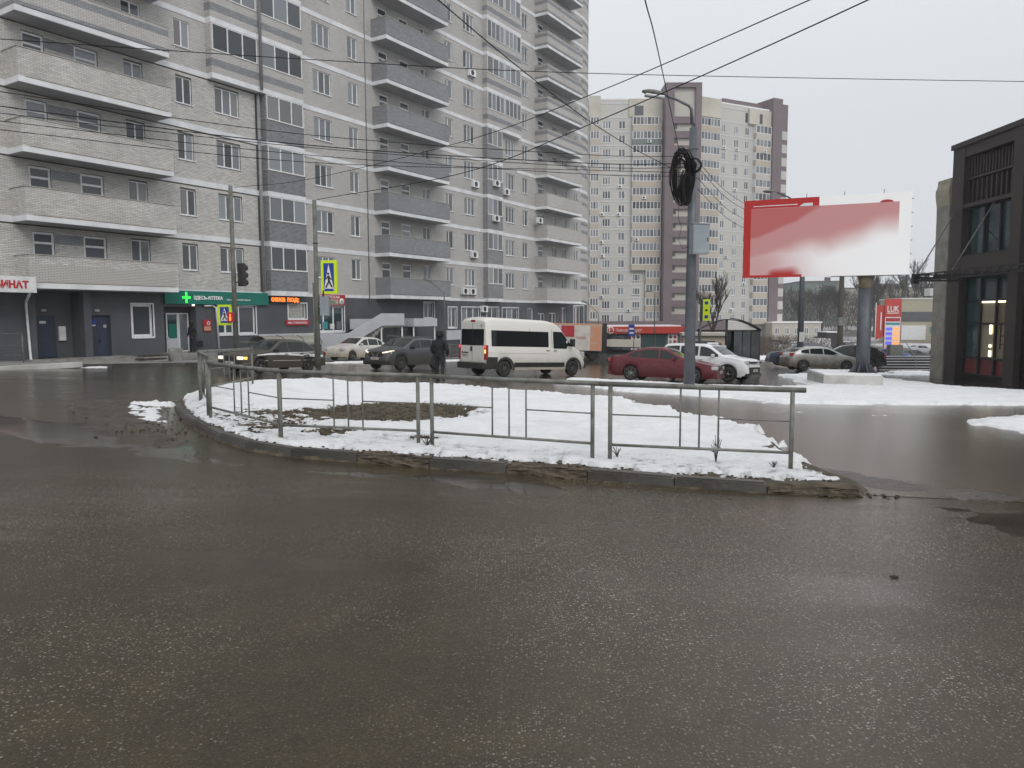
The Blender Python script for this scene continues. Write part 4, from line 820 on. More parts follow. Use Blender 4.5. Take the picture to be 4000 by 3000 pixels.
# ------------------------------------------------------------------ vehicles
def lerp(tab, s):
    if s <= tab[0][0]: return tab[0][1]
    for (a, va), (b, vb) in zip(tab[:-1], tab[1:]):
        if s <= b:
            t = (s - a) / (b - a); return va + (vb - va) * t
    return tab[-1][1]
def smooth_tab(tab, n=90, r=2):
    s0, s1 = tab[0][0], tab[-1][0]; S = np.linspace(s0, s1, n); V = np.array([lerp(tab, s) for s in S])
    for _ in range(r):
        W_ = V.copy(); W_[1:-1] = (V[:-2] + 2 * V[1:-1] + V[2:]) / 4; V = W_
    return [(float(a), float(b)) for a, b in zip(S, V)]
class Car:
    """body lofted from a side profile; s runs from the front bumper (0) to the rear (L)"""
    def __init__(c, L, W, top, belt, width, fo, wb, r=.32, bot=.2, tumble=.3, crown=.02, arch=1.18, sm=2, redge=.07):
        c.L, c.W, c.fo, c.wb, c.r, c.bot, c.tm, c.crown, c.redge = L, W, fo, wb, r, bot, tumble, crown, redge
        c.top = smooth_tab(top, 120, sm); c.belt = smooth_tab(belt, 60, 2); c.wid = smooth_tab(width, 60, 1); c.ar = r * arch
    def zt(c, s): return lerp(c.top, s)
    def zb(c, s):
        z = c.bot + (.06 if (s < .25 or s > c.L - .25) else 0)
        for x in (c.fo, c.fo + c.wb):
            d = abs(s - x)
            if d < c.ar: z = max(z, c.r + math.sqrt(c.ar ** 2 - d * d) * .98)
        return z
    def sec(c, s):
        hw = c.W / 2 * lerp(c.wid, s); t = c.zt(s); b = min(lerp(c.belt, s), t - .05); zb_ = min(c.zb(s), b - .1)
        zm = zb_ + (b - zb_) * .5; g = max(t - b, 0); yt = hw - .03 - c.tm * max(g - c.redge, 0); rr = min(c.redge, g * .6)
        p = [(hw - .05, zb_), (hw - .015, zb_ + (zm - zb_) * .45), (hw, zm), (hw - .008, b - .06), (hw - .035, b)]
        p += [(hw - .035 - (hw - .035 - yt) * .5, b + (t - rr - b) * .5), (yt, t - rr), (yt - rr * .45, t - rr * .35), (yt - rr * 1.3, t - rr * .05), (yt * .5, t + c.crown * .7), (0, t + c.crown)]
        return p
    def y_at(c, s, z):
        p = c.sec(s)[:8]
        for (y0, z0), (y1, z1) in zip(p[:-1], p[1:]):
            if z0 <= z <= z1: return y0 + (y1 - y0) * (z - z0) / max(z1 - z0, 1e-6)
        return p[0][0] if z < p[0][1] else p[-1][0]
    def X(c, s): return c.L / 2 - s
    def shell(c, b, m):
        arch_s = []
        for x in (c.fo, c.fo + c.wb): arch_s += [x + c.ar * math.cos(t) for t in np.linspace(0, math.pi, 15)] + [x - c.ar - .001, x + c.ar + .001]
        S = sorted({round(s, 3) for s in list(np.linspace(0, c.L, 60)) + arch_s})
        rows = []
        for s in S:
            p = c.sec(s); x = c.X(s); rows.append([(x, y, z) for y, z in p] + [(x, -y, z) for y, z in p[::-1][1:]])
        b.grid(rows, m, smooth=True)
        for q, fl in ((rows[0], 0), (rows[-1], 1)):
            n = len(q)
            for i in range(n // 2):
                f = [q[i], q[i + 1], q[n - 2 - i], q[n - 1 - i]]
                if i == n // 2 - 1: f = [q[i], q[i + 1], q[n - 1 - i]]
                b.quad(f if fl == 0 else f[::-1], m)
        # dark inner floor and wheel housings
        w = c.W / 2 - .24; b.box(-c.L / 2 + .12, c.L / 2 - .12, -w, w, c.bot + .02, .62, 'rubber')
        b.box(c.X(c.fo + c.wb - c.ar - .02), c.X(c.fo + c.ar + .02), -c.W / 2 + .08, c.W / 2 - .08, c.bot + .03, c.bot + .1, 'rubber')
    def patch(c, s0, s1, zlo, zhi, m, side, off=.006, n=12, name='window', par=None):
        """panel laid on the flank between two height lines (functions of s)"""
        lo = []; hi = []
        for s in np.linspace(s0, s1, n):
            a, d = zlo(s), zhi(s)
            if d - a < .015: continue
            row = []
            for t in (0, .5, 1):
                z = a + (d - a) * t; row.append((c.X(s), side * (c.y_at(s, z) + off), z))
            lo.append(row)
        if len(lo) < 2: return None
        b = MB(); b.grid(lo, m, smooth=True, flip=(side > 0)); return b.build(name, par)
    def across(c, s0, s1, m, inset=.1, off=.008, n=8, name='windshield', par=None):
        rows = []
        for s in np.linspace(s0, s1, n):
            p = c.sec(s); ym = p[8][0] - inset * .3; t = c.zt(s); rows.append([(c.X(s), ym * k, t + c.crown * (1 - k * k) * .9 + off) for k in (-1, -.6, -.2, .2, .6, 1)])
        b = MB(); b.grid(rows, m, smooth=True, flip=True); return b.build(name, par)
_wheel = {}
def wheels(c, par, w=.2, rim='rim_alloy', spokes=5, yo=.0):
    key = (c.r, w, rim, spokes)
    if key not in _wheel:
        r = c.r; b = MB(); b.lathe([(r * .62, -w / 2), (r * .9, -w / 2), (r * .98, -w / 2 + .02), (r, -w / 2 + .05), (r, w / 2 - .05), (r * .98, w / 2 - .02), (r * .9, w / 2), (r * .62, w / 2)], 'rubber', 32)
        q = MB(); q.lathe([(r * .64, -w / 2 + .012), (r * .6, -w / 2 + .03), (r * .58, -w / 2 + .07)], rim, 32); q.lathe([(0, -w / 2 + .08), (r * .6, -w / 2 + .08)], 'black_plastic', 24); q.lathe([(0, -w / 2 + .015), (r * .15, -w / 2 + .018), (r * .18, -w / 2 + .05)], rim, 16)
        for i in range(spokes):
            T = Matrix.Rotation(2 * math.pi * i / spokes + .3, 4, 'Y'); q.add([(-r * .075, -w / 2 + .02, .1 * r), (r * .075, -w / 2 + .02, .1 * r), (r * .06, -w / 2 + .028, r * .6), (-r * .06, -w / 2 + .028, r * .6), (-r * .075, -w / 2 + .06, .1 * r), (r * .075, -w / 2 + .06, .1 * r), (r * .06, -w / 2 + .06, r * .6), (-r * .06, -w / 2 + .06, r * .6)],
                                                                      [[0, 1, 2, 3], [7, 6, 5, 4], [0, 3, 7, 4], [1, 5, 6, 2]], rim, T)
        _wheel[key] = (b.mesh('tyre'), q.mesh('rim'))
    ty, ri = _wheel[key]
    for s in (c.fo, c.fo + c.wb):
        for side in (1, -1):
            T = Matrix.Translation((c.X(s), side * (c.W / 2 - w / 2 - .02 + yo), c.r)) @ Matrix.Rotation(math.pi if side > 0 else 0, 4, 'Z')
            wh = link('wheel', ty, par, T=T); link('rim', ri, wh)
def bits(c, par, name, s, y, z, ds, dy, dz, m, bev=.02, both=True, rot=0):
    out = []
    for sd in ((1, -1) if both else (1,)):
        T = Matrix.Translation((c.X(s), sd * y, z)) @ Matrix.Rotation(rot * sd, 4, 'Z')
        out.append(MB().bev(-ds / 2, ds / 2, -dy / 2, dy / 2, -dz / 2, dz / 2, m, bev, T).build(name, par))
    return out
def place(t, x, y, heading, lift=0):
    loc, q = on_slope(x, y, heading, lift); t.location = loc; t.rotation_mode = 'QUATERNION'; t.rotation_quaternion = q
def side_windows(c, par, groups, glass='car_glass', zoff=.03, roof=.1):
    for side in (1, -1):
        for s0, s1 in groups:
            c.patch(s0, s1, lambda s: min(lerp(c.belt, s), c.zt(s) - .05) + zoff, lambda s: c.zt(s) - roof, glass, side, par=par)
def mirrors(c, par, s, z, m):
    bits(c, par, 'wing_mirror', s, c.y_at(s, z) + .1, z, .1, .2, .13, m, .04)
def handles(c, par, ss, z, m):
    for s in ss: bits(c, par, 'door_handle', s, c.y_at(s, z) + .012, z, .18, .03, .03, m, .01)
def seams(c, par, ss, z0=None):
    for s in ss:
        for side in (1, -1):
            c.patch(s - .006, s + .006, lambda q: c.bot + .12, lambda q: lerp(c.belt, q) + .01, 'black_plastic', side, off=.0025, n=2, name='door_seam', par=par)
def plate(par, x, y, z, facing, w=.5, txt='О 482 НК', h=.11):
    b = MB().box(-w / 2, w / 2, -.006, .006, 0, h, 'plate'); o = b.build('number_plate', par, T=Matrix.Translation((x, y, z)) @ Matrix.Rotation(facing, 4, 'Z'))
    text('number', txt, h * .85, 'ink', FT(-w / 2 + .03, -.008, h * .18), o, .001, .85); return o
# --- white minibus
def minibus():
    t = thing('minibus', 'white minibus with blacked-out side windows seen from behind turning right', 'minibus')
    carpaint('van_white', (.72, .71, .67), .75, (.33, .3, .24), .55)
    c = Car(5.99, 2.02, [(0, .62), (.03, .95), (.15, 1.08), (.75, 1.28), (.95, 1.38), (1.75, 2.22), (2.05, 2.4), (2.5, 2.48), (5.7, 2.52), (5.92, 2.48), (5.99, 2.36)],
            [(0, .6), (.5, 1.05), (1.1, 1.28), (5.99, 1.32)], [(0, .8), (.3, .94), (1, .99), (1.6, 1), (5.6, 1), (5.99, .955)], .95, 4.04, r=.345, bot=.3, tumble=.085, crown=.03, arch=1.22, sm=1, redge=.12)
    b = MB(); c.shell(b, 'van_white'); b.build('body', t)
    top = lambda s: 2.05 if s > 1.9 else c.zt(s) - .14
    for side in (1, -1):
        c.patch(2.48, 5.72, lambda s: 1.3, lambda s: 1.98, 'tint_glass', side, n=20, name='window', par=t)
        c.patch(1.15, 2.2, lambda s: max(1.24, 1.24 + (.12 if s < 1.35 else 0)), lambda s: min(c.zt(s) - .12, 2.0), 'car_glass', side, n=14, name='window', par=t)
        for s in (1.08, 2.28, 3.6): c.patch(s - .007, s + .007, lambda q: .5, lambda q: 2.1 if s > 2 else 1.2, 'black_plastic', side, off=.003, n=2, name='door_seam', par=t)
        c.patch(2.35, 5.9, lambda s: 1.02, lambda s: 1.045, 'van_white', side, off=.022, n=6, name='side_rail', par=t)
        c.patch(1.52, 4.5, lambda s: .42, lambda s: .62, 'black_plastic', side, off=.03, n=4, name='side_moulding', par=t)
        c.patch(5.42, 5.99, lambda s: .33, lambda s: .85, 'black_plastic', side, off=.02, n=5, name='bumper_corner', par=t)
        for sc_ in (c.fo, c.fo + c.wb):
            rows = [[(c.X(sc_ + rr * math.cos(a)), side * (c.W / 2 + .012), c.r + rr * math.sin(a)) for a in np.linspace(-.15, math.pi + .15, 18)] for rr in (c.ar * .97, c.ar * 1.22)]
            MB().grid(rows, 'black_plastic', flip=(side > 0)).build('arch_trim', t)
    c.across(.98, 1.78, 'car_glass', par=t, n=10)
    wheels(c, t, .22, 'rim_dark', 8)
    xr = -c.L / 2
    d = MB().bev(xr - .02, xr + .02, -.86, .86, .62, 2.3, 'van_white', .015).build('rear_doors', t)
    MB().bev(xr - .03, xr - .021, -.8, .8, 1.33, 2.02, 'tint_glass', .004).build('rear_window', d); MB().box(xr - .034, xr - .0301, -.006, .006, .64, 2.28, 'black_plastic').build('door_seam', d)
    MB().bev(xr - .05, xr - .021, .0, .12, 1.08, 1.28, 'black_plastic', .02).build('handle', d); MB().bev(xr - .045, xr - .021, .28, .78, .99, 1.04, 'black_plastic', .01).build('trim_bar', d)
    plate(t, xr - .03, .5, .85, -math.pi / 2)
    MB().bev(xr - .14, xr + .25, -.94, .94, .33, .6, 'black_plastic', .04).build('rear_bumper', t); MB().bev(xr - .025, xr - .0, -.14, .14, 2.32, 2.41, 'tail_red', .01).build('brake_light', t)
    for sd in (1, -1):
        l = MB().bev(xr - .03, xr + .09, sd * .91 - .075, sd * .91 + .075, .72, 1.35, 'tail_red', .025).build('taillight', t); MB().bev(xr - .037, xr - .0301, sd * .91 - .05, sd * .91 + .05, 1.22, 1.33, 'tail_lit', .004).build('lit_lamp', l)
        if sd < 0: MB().bev(xr - .037, xr - .0301, sd * .91 - .05, sd * .91 + .05, 1.0, 1.16, 'lamp_amber', .004).build('lit_lamp', l)
    bits(c, t, 'wing_mirror', 1.22, 1.19, 1.52, .14, .24, .36, 'black_plastic', .05)
    bits(c, t, 'headlight', .42, .86, 1.0, .5, .14, .25, 'lamp_glass', .04); MB().bev(c.L / 2 - .15, c.L / 2 + .04, -.85, .85, .35, .8, 'black_plastic', .04).build('front_bumper', t)
    handles(c, t, (2.1, 2.55), 1.15, 'black_plastic'); MB().bev(-.6, 1.6, -1.02, -.86, .3, .36, 'yellow_wall', .01).build('side_step', t)
    text('number', '18', .12, 'ink', Matrix.Translation((xr - .024, -.55, 2.12)) @ Matrix.Rotation(-math.pi / 2, 4, 'Z') @ Matrix.Rotation(R(90), 4, 'X'), t, .001)
    MB().box(1.55, 1.64, -1.017, -1.012, 1.5, 1.62, 'plain_white').build('sticker', t)
    return t
mb = minibus(); place(mb, .6, 34.3, R(39.5))
# --- passenger cars
def passenger(name, label, cat, paint, spec):
    t = thing(name, label, cat); c = Car(**spec['geo']); b = MB(); c.shell(b, paint); b.build('body', t)
    side_windows(c, t, spec['win'], roof=spec.get('roof', .1)); c.across(*spec['ws'], 'car_glass', par=t, n=10)
    if spec.get('rw'): c.across(*spec['rw'], 'car_glass', name='rear_window', par=t, n=8)
    wheels(c, t, spec.get('tw', .2), spec.get('rim', 'rim_alloy'), spec.get('spokes', 5)); L_, W_ = c.L, c.W
    mirrors(c, t, spec['mir'][0], spec['mir'][1], spec.get('mirm', paint)); handles(c, t, spec['han'], spec['hz'], spec.get('hanm', paint)); seams(c, t, spec['seam'])
    bm_ = spec.get('bump', paint)
    MB().bev(L_ / 2 - .2, L_ / 2 + .03, -W_ * .43, W_ * .43, c.bot + .02, spec.get('bz', .52), bm_, .04).build('front_bumper', t)
    MB().bev(-L_ / 2 - .03, -L_ / 2 + .2, -W_ * .43, W_ * .43, c.bot + .05, spec.get('bz', .52), bm_, .04).build('rear_bumper', t)
    for sd in (1, -1):
        for sc_ in (c.fo, c.fo + c.wb):
            if spec.get('arches'):
                rows = [[(c.X(sc_ + rr * math.cos(a)), sd * (c.W / 2 * 1.0 + .008), c.r + rr * math.sin(a)) for a in np.linspace(-.2, math.pi + .2, 16)] for rr in (c.ar * .97, c.ar * 1.14)]; MB().grid(rows, 'black_plastic', flip=(sd > 0)).build('arch_trim', t)
    return t, c
# dark old sedan, its bonnet still dark where the snow has slid off
carpaint('old_dark', (.045, .043, .038), .8, (.075, .065, .045), .72, rough=.4)
SED = dict(L=4.5, W=1.7, top=[(0, .5), (.05, .68), (.2, .76), (1.25, .9), (1.32, .93), (2.0, 1.34), (2.25, 1.38), (3.05, 1.38), (3.3, 1.34), (4.0, .98), (4.15, .95), (4.42, .93), (4.5, .75)],
           belt=[(0, .6), (.4, .74), (1.3, .84), (3.8, .89), (4.5, .82)], width=[(0, .86), (.25, .94), (.7, .985), (1.6, 1), (3.6, 1), (4.25, .96), (4.5, .88)], fo=.85, wb=2.6, r=.3, bot=.21, tumble=.36)
t, c = passenger('sedan', 'dark old sedan with salt-whitened sides and lit yellow headlights near the signal pole', 'car', 'old_dark',
                 dict(geo=SED, win=[(1.5, 2.28), (2.36, 3.15), (3.22, 3.75)], ws=(1.36, 1.98), rw=(3.35, 3.98), mir=(1.62, .93), han=(2.15, 3.0), hz=.78, seam=(1.4, 2.32, 3.15), rim='rim_dark', bump='black_plastic', mirm='black_plastic', hanm='black_plastic'))
for sd in (1, -1):
    c.patch(.3, 4.3, lambda s: .69 + .06 * math.sin(s), lambda s: min(lerp(c.belt, s), c.zt(s) - .05) - .015, 'dirty_snow', sd, off=.004, n=24, name='salt_band', par=t)
    c.patch(.75, 3.75, lambda s: .5, lambda s: .53, 'coping', sd, off=.006, n=8, name='side_trim', par=t)
bits(c, t, 'headlight', .02, .56, .62, .08, .3, .12, 'lamp_lit', .02); MB().bev(2.2, 2.27, -.38, .38, .56, .68, 'black_plastic', .01).build('grille', t); plate(t, 2.29, 0, .36, math.pi / 2)
bits(c, t, 'turn_signal', .12, .76, .62, .14, .06, .1, 'lamp_amber', .02); bits(c, t, 'taillight', 4.48, .6, .78, .06, .34, .15, 'tail_red', .02); MB().bev(2.2, 2.26, -.7, .7, .3, .36, 'coping', .01).build('bumper_strip', t)
place(t, -10.15, 32.2, R(-121))
# grey crossover
carpaint('crossover_grey', (.09, .095, .105), .55, (.1, .088, .07), .72, rough=.3, metal=.35)
XO = dict(L=4.38, W=1.82, top=[(0, .55), (.04, .82), (.2, .95), (1.05, 1.08), (1.15, 1.12), (1.95, 1.53), (2.3, 1.58), (3.1, 1.58), (3.8, 1.5), (4.15, 1.2), (4.32, 1.08), (4.38, .85)],
          belt=[(0, .75), (.5, .95), (1.2, 1.02), (3.2, 1.1), (3.9, 1.16), (4.38, 1.0)], width=[(0, .78), (.2, .9), (.6, .97), (1.4, 1), (3.5, 1), (4.1, .95), (4.38, .84)], fo=.9, wb=2.65, r=.345, bot=.24, tumble=.36, arch=1.16)
t, c = passenger('crossover', 'dirty grey crossover with thin lit headlights driving towards the viewer beside the walking person', 'car', 'crossover_grey',
                 dict(geo=XO, win=[(1.5, 2.3), (2.38, 3.2), (3.26, 3.85)], ws=(1.2, 1.92), rw=(3.85, 4.14), mir=(1.66, 1.1), mirm='black_plastic', han=(2.2, 3.05), hz=.95, seam=(1.35, 2.34, 3.25), tw=.22, bump='black_plastic', bz=.45, arches=1, spokes=10, rim='rim_dark'))
MB().bev(2.1, 2.2, -.42, .42, .66, .88, 'black_plastic', .03).build('grille', t); MB().prism([(-.3, .9), (-.24, .9), (-.06, .68), (.06, .68), (.24, .9), (.3, .9), (.12, .62), (-.12, .62)], .02, 'galvanised', 'x', 2.195).build('grille_trim', t)
for sd in (1, -1):
    l = MB().bev(-.22, .22, -.04, .04, -.045, .045, 'lamp_glass', .02, Matrix.Translation((2.02, sd * .62, .84)) @ Matrix.Rotation(sd * R(-62), 4, 'Z')).build('headlight', t)
    MB().tube([(2.21, sd * .46, .84), (2.14, sd * .64, .87), (2.0, sd * .78, .92), (1.8, sd * .87, .95)], [.025, .03, .025, .012], 'lamp_lit', 8).build('daytime_lamp', l)
    MB().tube([(.75, sd * .62, 1.63), (.5, sd * .63, 1.65), (-1.3, sd * .62, 1.62), (-1.45, sd * .61, 1.58)], .018, 'galvanised').build('roof_rail', t)
plate(t, 2.23, 0, .5, math.pi / 2); bits(c, t, 'taillight', 4.2, .72, .98, .2, .2, .16, 'tail_red', .03); bits(c, t, 'fog_lamp', .12, .66, .45, .1, .2, .12, 'black_plastic', .02)
place(t, -5.35, 37.9, R(-123))
# white sedan parked behind
carpaint('dirty_white', (.62, .61, .58), .8, (.32, .25, .15), .6)
WS = dict(SED); WS.update(L=4.4, W=1.7, top=[(0, .5), (.05, .72), (.2, .82), (1.1, .98), (1.2, 1.01), (1.9, 1.4), (2.3, 1.47), (3.0, 1.45), (3.3, 1.4), (3.85, 1.1), (4.0, 1.06), (4.33, 1.03), (4.4, .8)], belt=[(0, .68), (.4, .82), (1.3, .92), (3.8, .98), (4.4, .9)], fo=.85, wb=2.55, r=.3)
t, c = passenger('sedan', 'cream white sedan splashed with brown dirt parked behind the double sign pole', 'car', 'dirty_white',
                 dict(geo=WS, win=[(1.4, 2.2), (2.28, 3.1), (3.16, 3.5)], ws=(1.24, 1.88), rw=(3.36, 3.84), mir=(1.55, 1.02), han=(2.1, 3.0), hz=.86, seam=(1.3, 2.24, 3.1)))
bits(c, t, 'headlight', .12, .66, .72, .3, .3, .16, 'lamp_glass', .03); bits(c, t, 'taillight', 4.3, .7, .9, .2, .16, .22, 'tail_red', .03); plate(t, 2.23, 0, .4, math.pi / 2)
place(t, *PF(35.2, 4.2), R(-122), .08)
# dark red sedan
carpaint('wine_red', (.11, .005, .012), .3, (.035, .025, .022), .42, rough=.25)
AU = dict(L=4.55, W=1.74, top=[(0, .48), (.04, .66), (.15, .74), (1.2, .96), (1.28, .98), (2.05, 1.38), (2.4, 1.43), (2.95, 1.41), (3.3, 1.34), (3.95, 1.07), (4.1, 1.05), (4.42, 1.02), (4.55, .78)],
          belt=[(0, .62), (.4, .78), (1.3, .9), (3.7, .98), (4.55, .86)], width=[(0, .8), (.15, .9), (.5, .965), (1.4, 1), (3.6, 1), (4.3, .95), (4.55, .84)], fo=.92, wb=2.62, r=.31, bot=.19, tumble=.4)
t, c = passenger('sedan', 'dark red sedan parked behind the thick lamp post with its nose to the right', 'car', 'wine_red',
                 dict(geo=AU, win=[(1.55, 2.3), (2.38, 3.15), (3.2, 3.62)], ws=(1.32, 2.02), rw=(3.32, 3.94), mir=(1.72, .98), han=(2.22, 3.1), hz=.84, seam=(1.4, 2.34, 3.18), spokes=7, rim='rim_alloy'))
bits(c, t, 'headlight', .1, .6, .63, .22, .36, .13, 'lamp_glass', .03); MB().bev(2.22, 2.3, -.36, .36, .58, .72, 'black_plastic', .02).build('grille', t)
for i in range(5): MB().box(2.3, 2.305, -.34, .34, .6 + i * .024, .607 + i * .024, 'galvanised').build('grille_bar', t)
plate(t, 2.32, 0, .42, math.pi / 2); bits(c, t, 'taillight', 4.5, .62, .86, .1, .36, .14, 'tail_red', .03); bits(c, t, 'side_blinker', 1.1, .875, .74, .06, .012, .03, 'lamp_amber', .005)
for sd in (1, -1): c.patch(.6, 4.1, lambda s: .5, lambda s: .53, 'wine_red', sd, off=.014, n=8, name='side_trim', par=t)
place(t, 6.45, 31.75, R(-27))
# white boxy crossover
carpaint('clean_white', (.72, .73, .74), .25, (.3, .28, .24), .5)
KI = dict(L=4.15, W=1.8, top=[(0, .5), (.03, .86), (.12, .98), (1.0, 1.09), (1.08, 1.12), (1.7, 1.52), (2.0, 1.6), (3.3, 1.61), (3.85, 1.56), (4.05, 1.2), (4.12, 1.1), (4.15, .8)],
          belt=[(0, .8), (.5, .97), (1.2, 1.03), (3.2, 1.09), (4.15, 1.12)], width=[(0, .82), (.15, .93), (.5, .98), (1.3, 1), (3.6, 1), (4.0, .96), (4.15, .9)], fo=.85, wb=2.57, r=.335, bot=.23, tumble=.24)
t, c = passenger('hatchback', 'boxy white hatchback with a black lower grille parked close behind the dark red sedan', 'car', 'clean_white',
                 dict(geo=KI, win=[(1.3, 2.15), (2.23, 3.05), (3.12, 3.75)], ws=(1.12, 1.68), rw=(3.86, 4.05), mir=(1.5, 1.12), han=(2.05, 2.95), hz=.95, seam=(1.22, 2.19, 3.08), bump='black_plastic', bz=.4, arches=1))
MB().bev(2.0, 2.11, -.6, .6, .38, .66, 'black_plastic', .05).build('lower_grille', t); MB().bev(2.02, 2.09, -.35, .35, .82, .9, 'black_plastic', .02).build('grille', t); bits(c, t, 'headlight', .16, .64, .86, .32, .3, .17, 'lamp_glass', .05)
bits(c, t, 'headlight_core', .05, .6, .86, .2, .12, .1, 'black_plastic', .03); plate(t, 2.12, 0, .46, math.pi / 2); bits(c, t, 'fog_lamp', .1, .68, .5, .12, .14, .1, 'lamp_glass', .03); bits(c, t, 'taillight', 4.08, .74, 1.15, .12, .14, .45, 'tail_red', .03)
MB().bev(-.0, .3, -.25, .25, 1.6, 1.68, 'snow', .03).build('roof_snow', t); MB().bev(2.0, 2.12, -.5, .5, .25, .34, 'galvanised', .02).build('skid_plate', t)
place(t, 8.75, 33.6, R(-38))
# silver hatchback, very dirty
carpaint('dirty_silver', (.5, .5, .5), .95, (.13, .11, .075), .72, metal=.3)
FO = dict(L=4.36, W=1.82, top=[(0, .5), (.04, .72), (.2, .84), (1.0, 1.0), (1.1, 1.04), (1.95, 1.42), (2.35, 1.48), (3.1, 1.45), (3.7, 1.34), (4.1, 1.12), (4.25, 1.05), (4.36, .8)],
          belt=[(0, .68), (.4, .84), (1.2, .95), (3.2, 1.03), (3.9, 1.08), (4.36, .95)], width=[(0, .78), (.2, .91), (.6, .98), (1.4, 1), (3.6, 1), (4.15, .94), (4.36, .84)], fo=.9, wb=2.65, r=.32, bot=.2, tumble=.38)
fs = dict(geo=FO, win=[(1.5, 2.3), (2.38, 3.15), (3.22, 3.7)], ws=(1.14, 1.92), rw=(3.72, 4.1), mir=(1.62, 1.0), han=(2.2, 3.05), hz=.88, seam=(1.35, 2.34, 3.18))
t, c = passenger('hatchback', 'silver hatchback caked in brown road dirt parked behind the thin dark lamp pole', 'car', 'dirty_silver', fs)
bits(c, t, 'headlight', .2, .66, .74, .36, .28, .14, 'lamp_glass', .04); bits(c, t, 'taillight', 4.22, .74, .98, .26, .18, .22, 'tail_red', .05); MB().bev(2.1, 2.2, -.4, .4, .3, .5, 'black_plastic', .03).build('grille', t)
place(t, 18.9, 46.4, R(2), .12)
# black estate behind it, facing left
carpaint('black_paint', (.012, .014, .017), .35, (.06, .055, .05), .4, rough=.2)
SU = dict(L=4.75, W=1.88, top=[(0, .6), (.04, .88), (.2, 1.0), (1.15, 1.12), (1.25, 1.16), (2.05, 1.6), (2.5, 1.68), (3.7, 1.66), (4.2, 1.58), (4.6, 1.25), (4.7, 1.12), (4.75, .85)],
          belt=[(0, .82), (.5, 1.0), (1.3, 1.08), (3.6, 1.14), (4.75, 1.1)], width=[(0, .8), (.2, .92), (.6, .98), (1.4, 1), (3.9, 1), (4.5, .95), (4.75, .86)], fo=.92, wb=2.75, r=.36, bot=.24, tumble=.34)
su = dict(geo=SU, win=[(1.6, 2.45), (2.53, 3.4), (3.47, 4.2)], ws=(1.3, 2.02), rw=(4.24, 4.62), mir=(1.75, 1.16), han=(2.35, 3.3), hz=1.0, seam=(1.45, 2.49, 3.43))
t, c = passenger('estate_car', 'black sport utility car with a red tail lamp showing right of the billboard column', 'car', 'black_paint', su)
bits(c, t, 'taillight', 4.6, .76, 1.02, .24, .2, .2, 'tail_red', .04); bits(c, t, 'headlight', .2, .7, .86, .3, .3, .16, 'lamp_glass', .04); place(t, 22.9, 51.8, R(166), .1)
carpaint('navy', (.02, .03, .06), .4, (.1, .1, .1), .4)
t, c = passenger('estate_car', 'dark blue estate car with silver roof rails half hidden behind the silver hatchback', 'car', 'navy', su)
for sd in (1, -1): MB().tube([(.6, sd * .66, 1.7), (.3, sd * .67, 1.75), (-1.6, sd * .66, 1.72), (-1.8, sd * .65, 1.66)], .02, 'galvanised').build('roof_rail', t)
bits(c, t, 'taillight', 4.6, .76, 1.02, .24, .2, .2, 'tail_red', .04); place(t, 21.9, 57.5, R(172), .1)
carpaint('blue_paint', (.02, .05, .24), .3, (.08, .08, .1), .35)
t, c = passenger('sedan', 'small bright blue sedan far back to the right of the billboard column', 'car', 'blue_paint', dict(geo=WS, win=[(1.4, 2.2), (2.28, 3.1), (3.16, 3.5)], ws=(1.24, 1.88), rw=(3.36, 3.84), mir=(1.55, 1.02), han=(2.1, 3.0), hz=.86, seam=(1.3, 2.24, 3.1)))
place(t, 49.2, 98, R(-35), .1)
# far parked cars
carpaint('far_dark', (.03, .03, .035), .5, (.1, .09, .08), .5); carpaint('far_silver', (.35, .36, .37), .5, (.2, .19, .17), .5)
for lab, p, x, y, a, g in [('dark car just right of the small blue sedan', 'far_dark', 55.6, 104, -20, 'cars far back in the car park'), ('pale silver car on the snow by the fuel price pylon', 'far_silver', 67, 124, 10, 'cars far back in the car park'),
                           ('grey car with a snowy roof left of the thin dark lamp pole', 'far_silver', 45.5, 122, 80, 'cars far back in the car park'), ('dark car with a snowy bonnet beside the wooden pole', 'far_dark', 57.8, 132, 95, 'cars far back in the car park'),
                           ('grey car nearest the purple tower foot', 'far_silver', 43.2, 125, 85, 'cars far back in the car park')]:
    q, c = passenger('parked_car', lab, 'car', p, dict(geo=SU if 'snowy' in lab else WS, win=[(1.5, 2.3), (2.4, 3.2)], ws=(1.3, 1.9), rw=(3.9, 4.2) if 'snowy' in lab else (3.36, 3.84), mir=(1.6, 1.05), han=(2.1,), hz=.9, seam=(2.3,)))
    q['group'] = g; place(q, x, y, R(a), .02)
    if 'snowy' in lab: MB().bev(-1.2, .3, -.6, .6, 1.6, 1.74, 'snow', .05).build('roof_snow', q)
t = thing('delivery_van', 'white box van with a snowy roof right of the thin dark lamp pole', 'van'); MB().bev(-2.4, 1.2, -1, 1, .5, 2.3, 'plain_white', .1).build('cargo_body', t); MB().bev(1.2, 2.4, -.95, .95, .5, 1.6, 'plain_white', .2).build('cab', t)
c = Car(**SU); wheels(c, t); MB().bev(1.6, 1.95, -.97, .97, 1.1, 1.5, 'car_glass', .05).build('windshield', t); place(t, 50.3, 126, R(185))
t = thing('box_truck', 'dark box truck with snow on its roof beyond the white van', 'truck'); MB().bev(-1.6, 1.4, -1.1, 1.1, .6, 3.1, 'far_dark', .05).build('cargo_body', t); MB().bev(1.45, 2.6, -1, 1, .5, 2.3, 'far_dark', .15).build('cab', t); MB().bev(-1.65, 1.45, -1.15, 1.15, 3.1, 3.35, 'snow', .08).build('roof_snow', t)
wheels(Car(**SU), t); place(t, 58.2, 140, R(100))
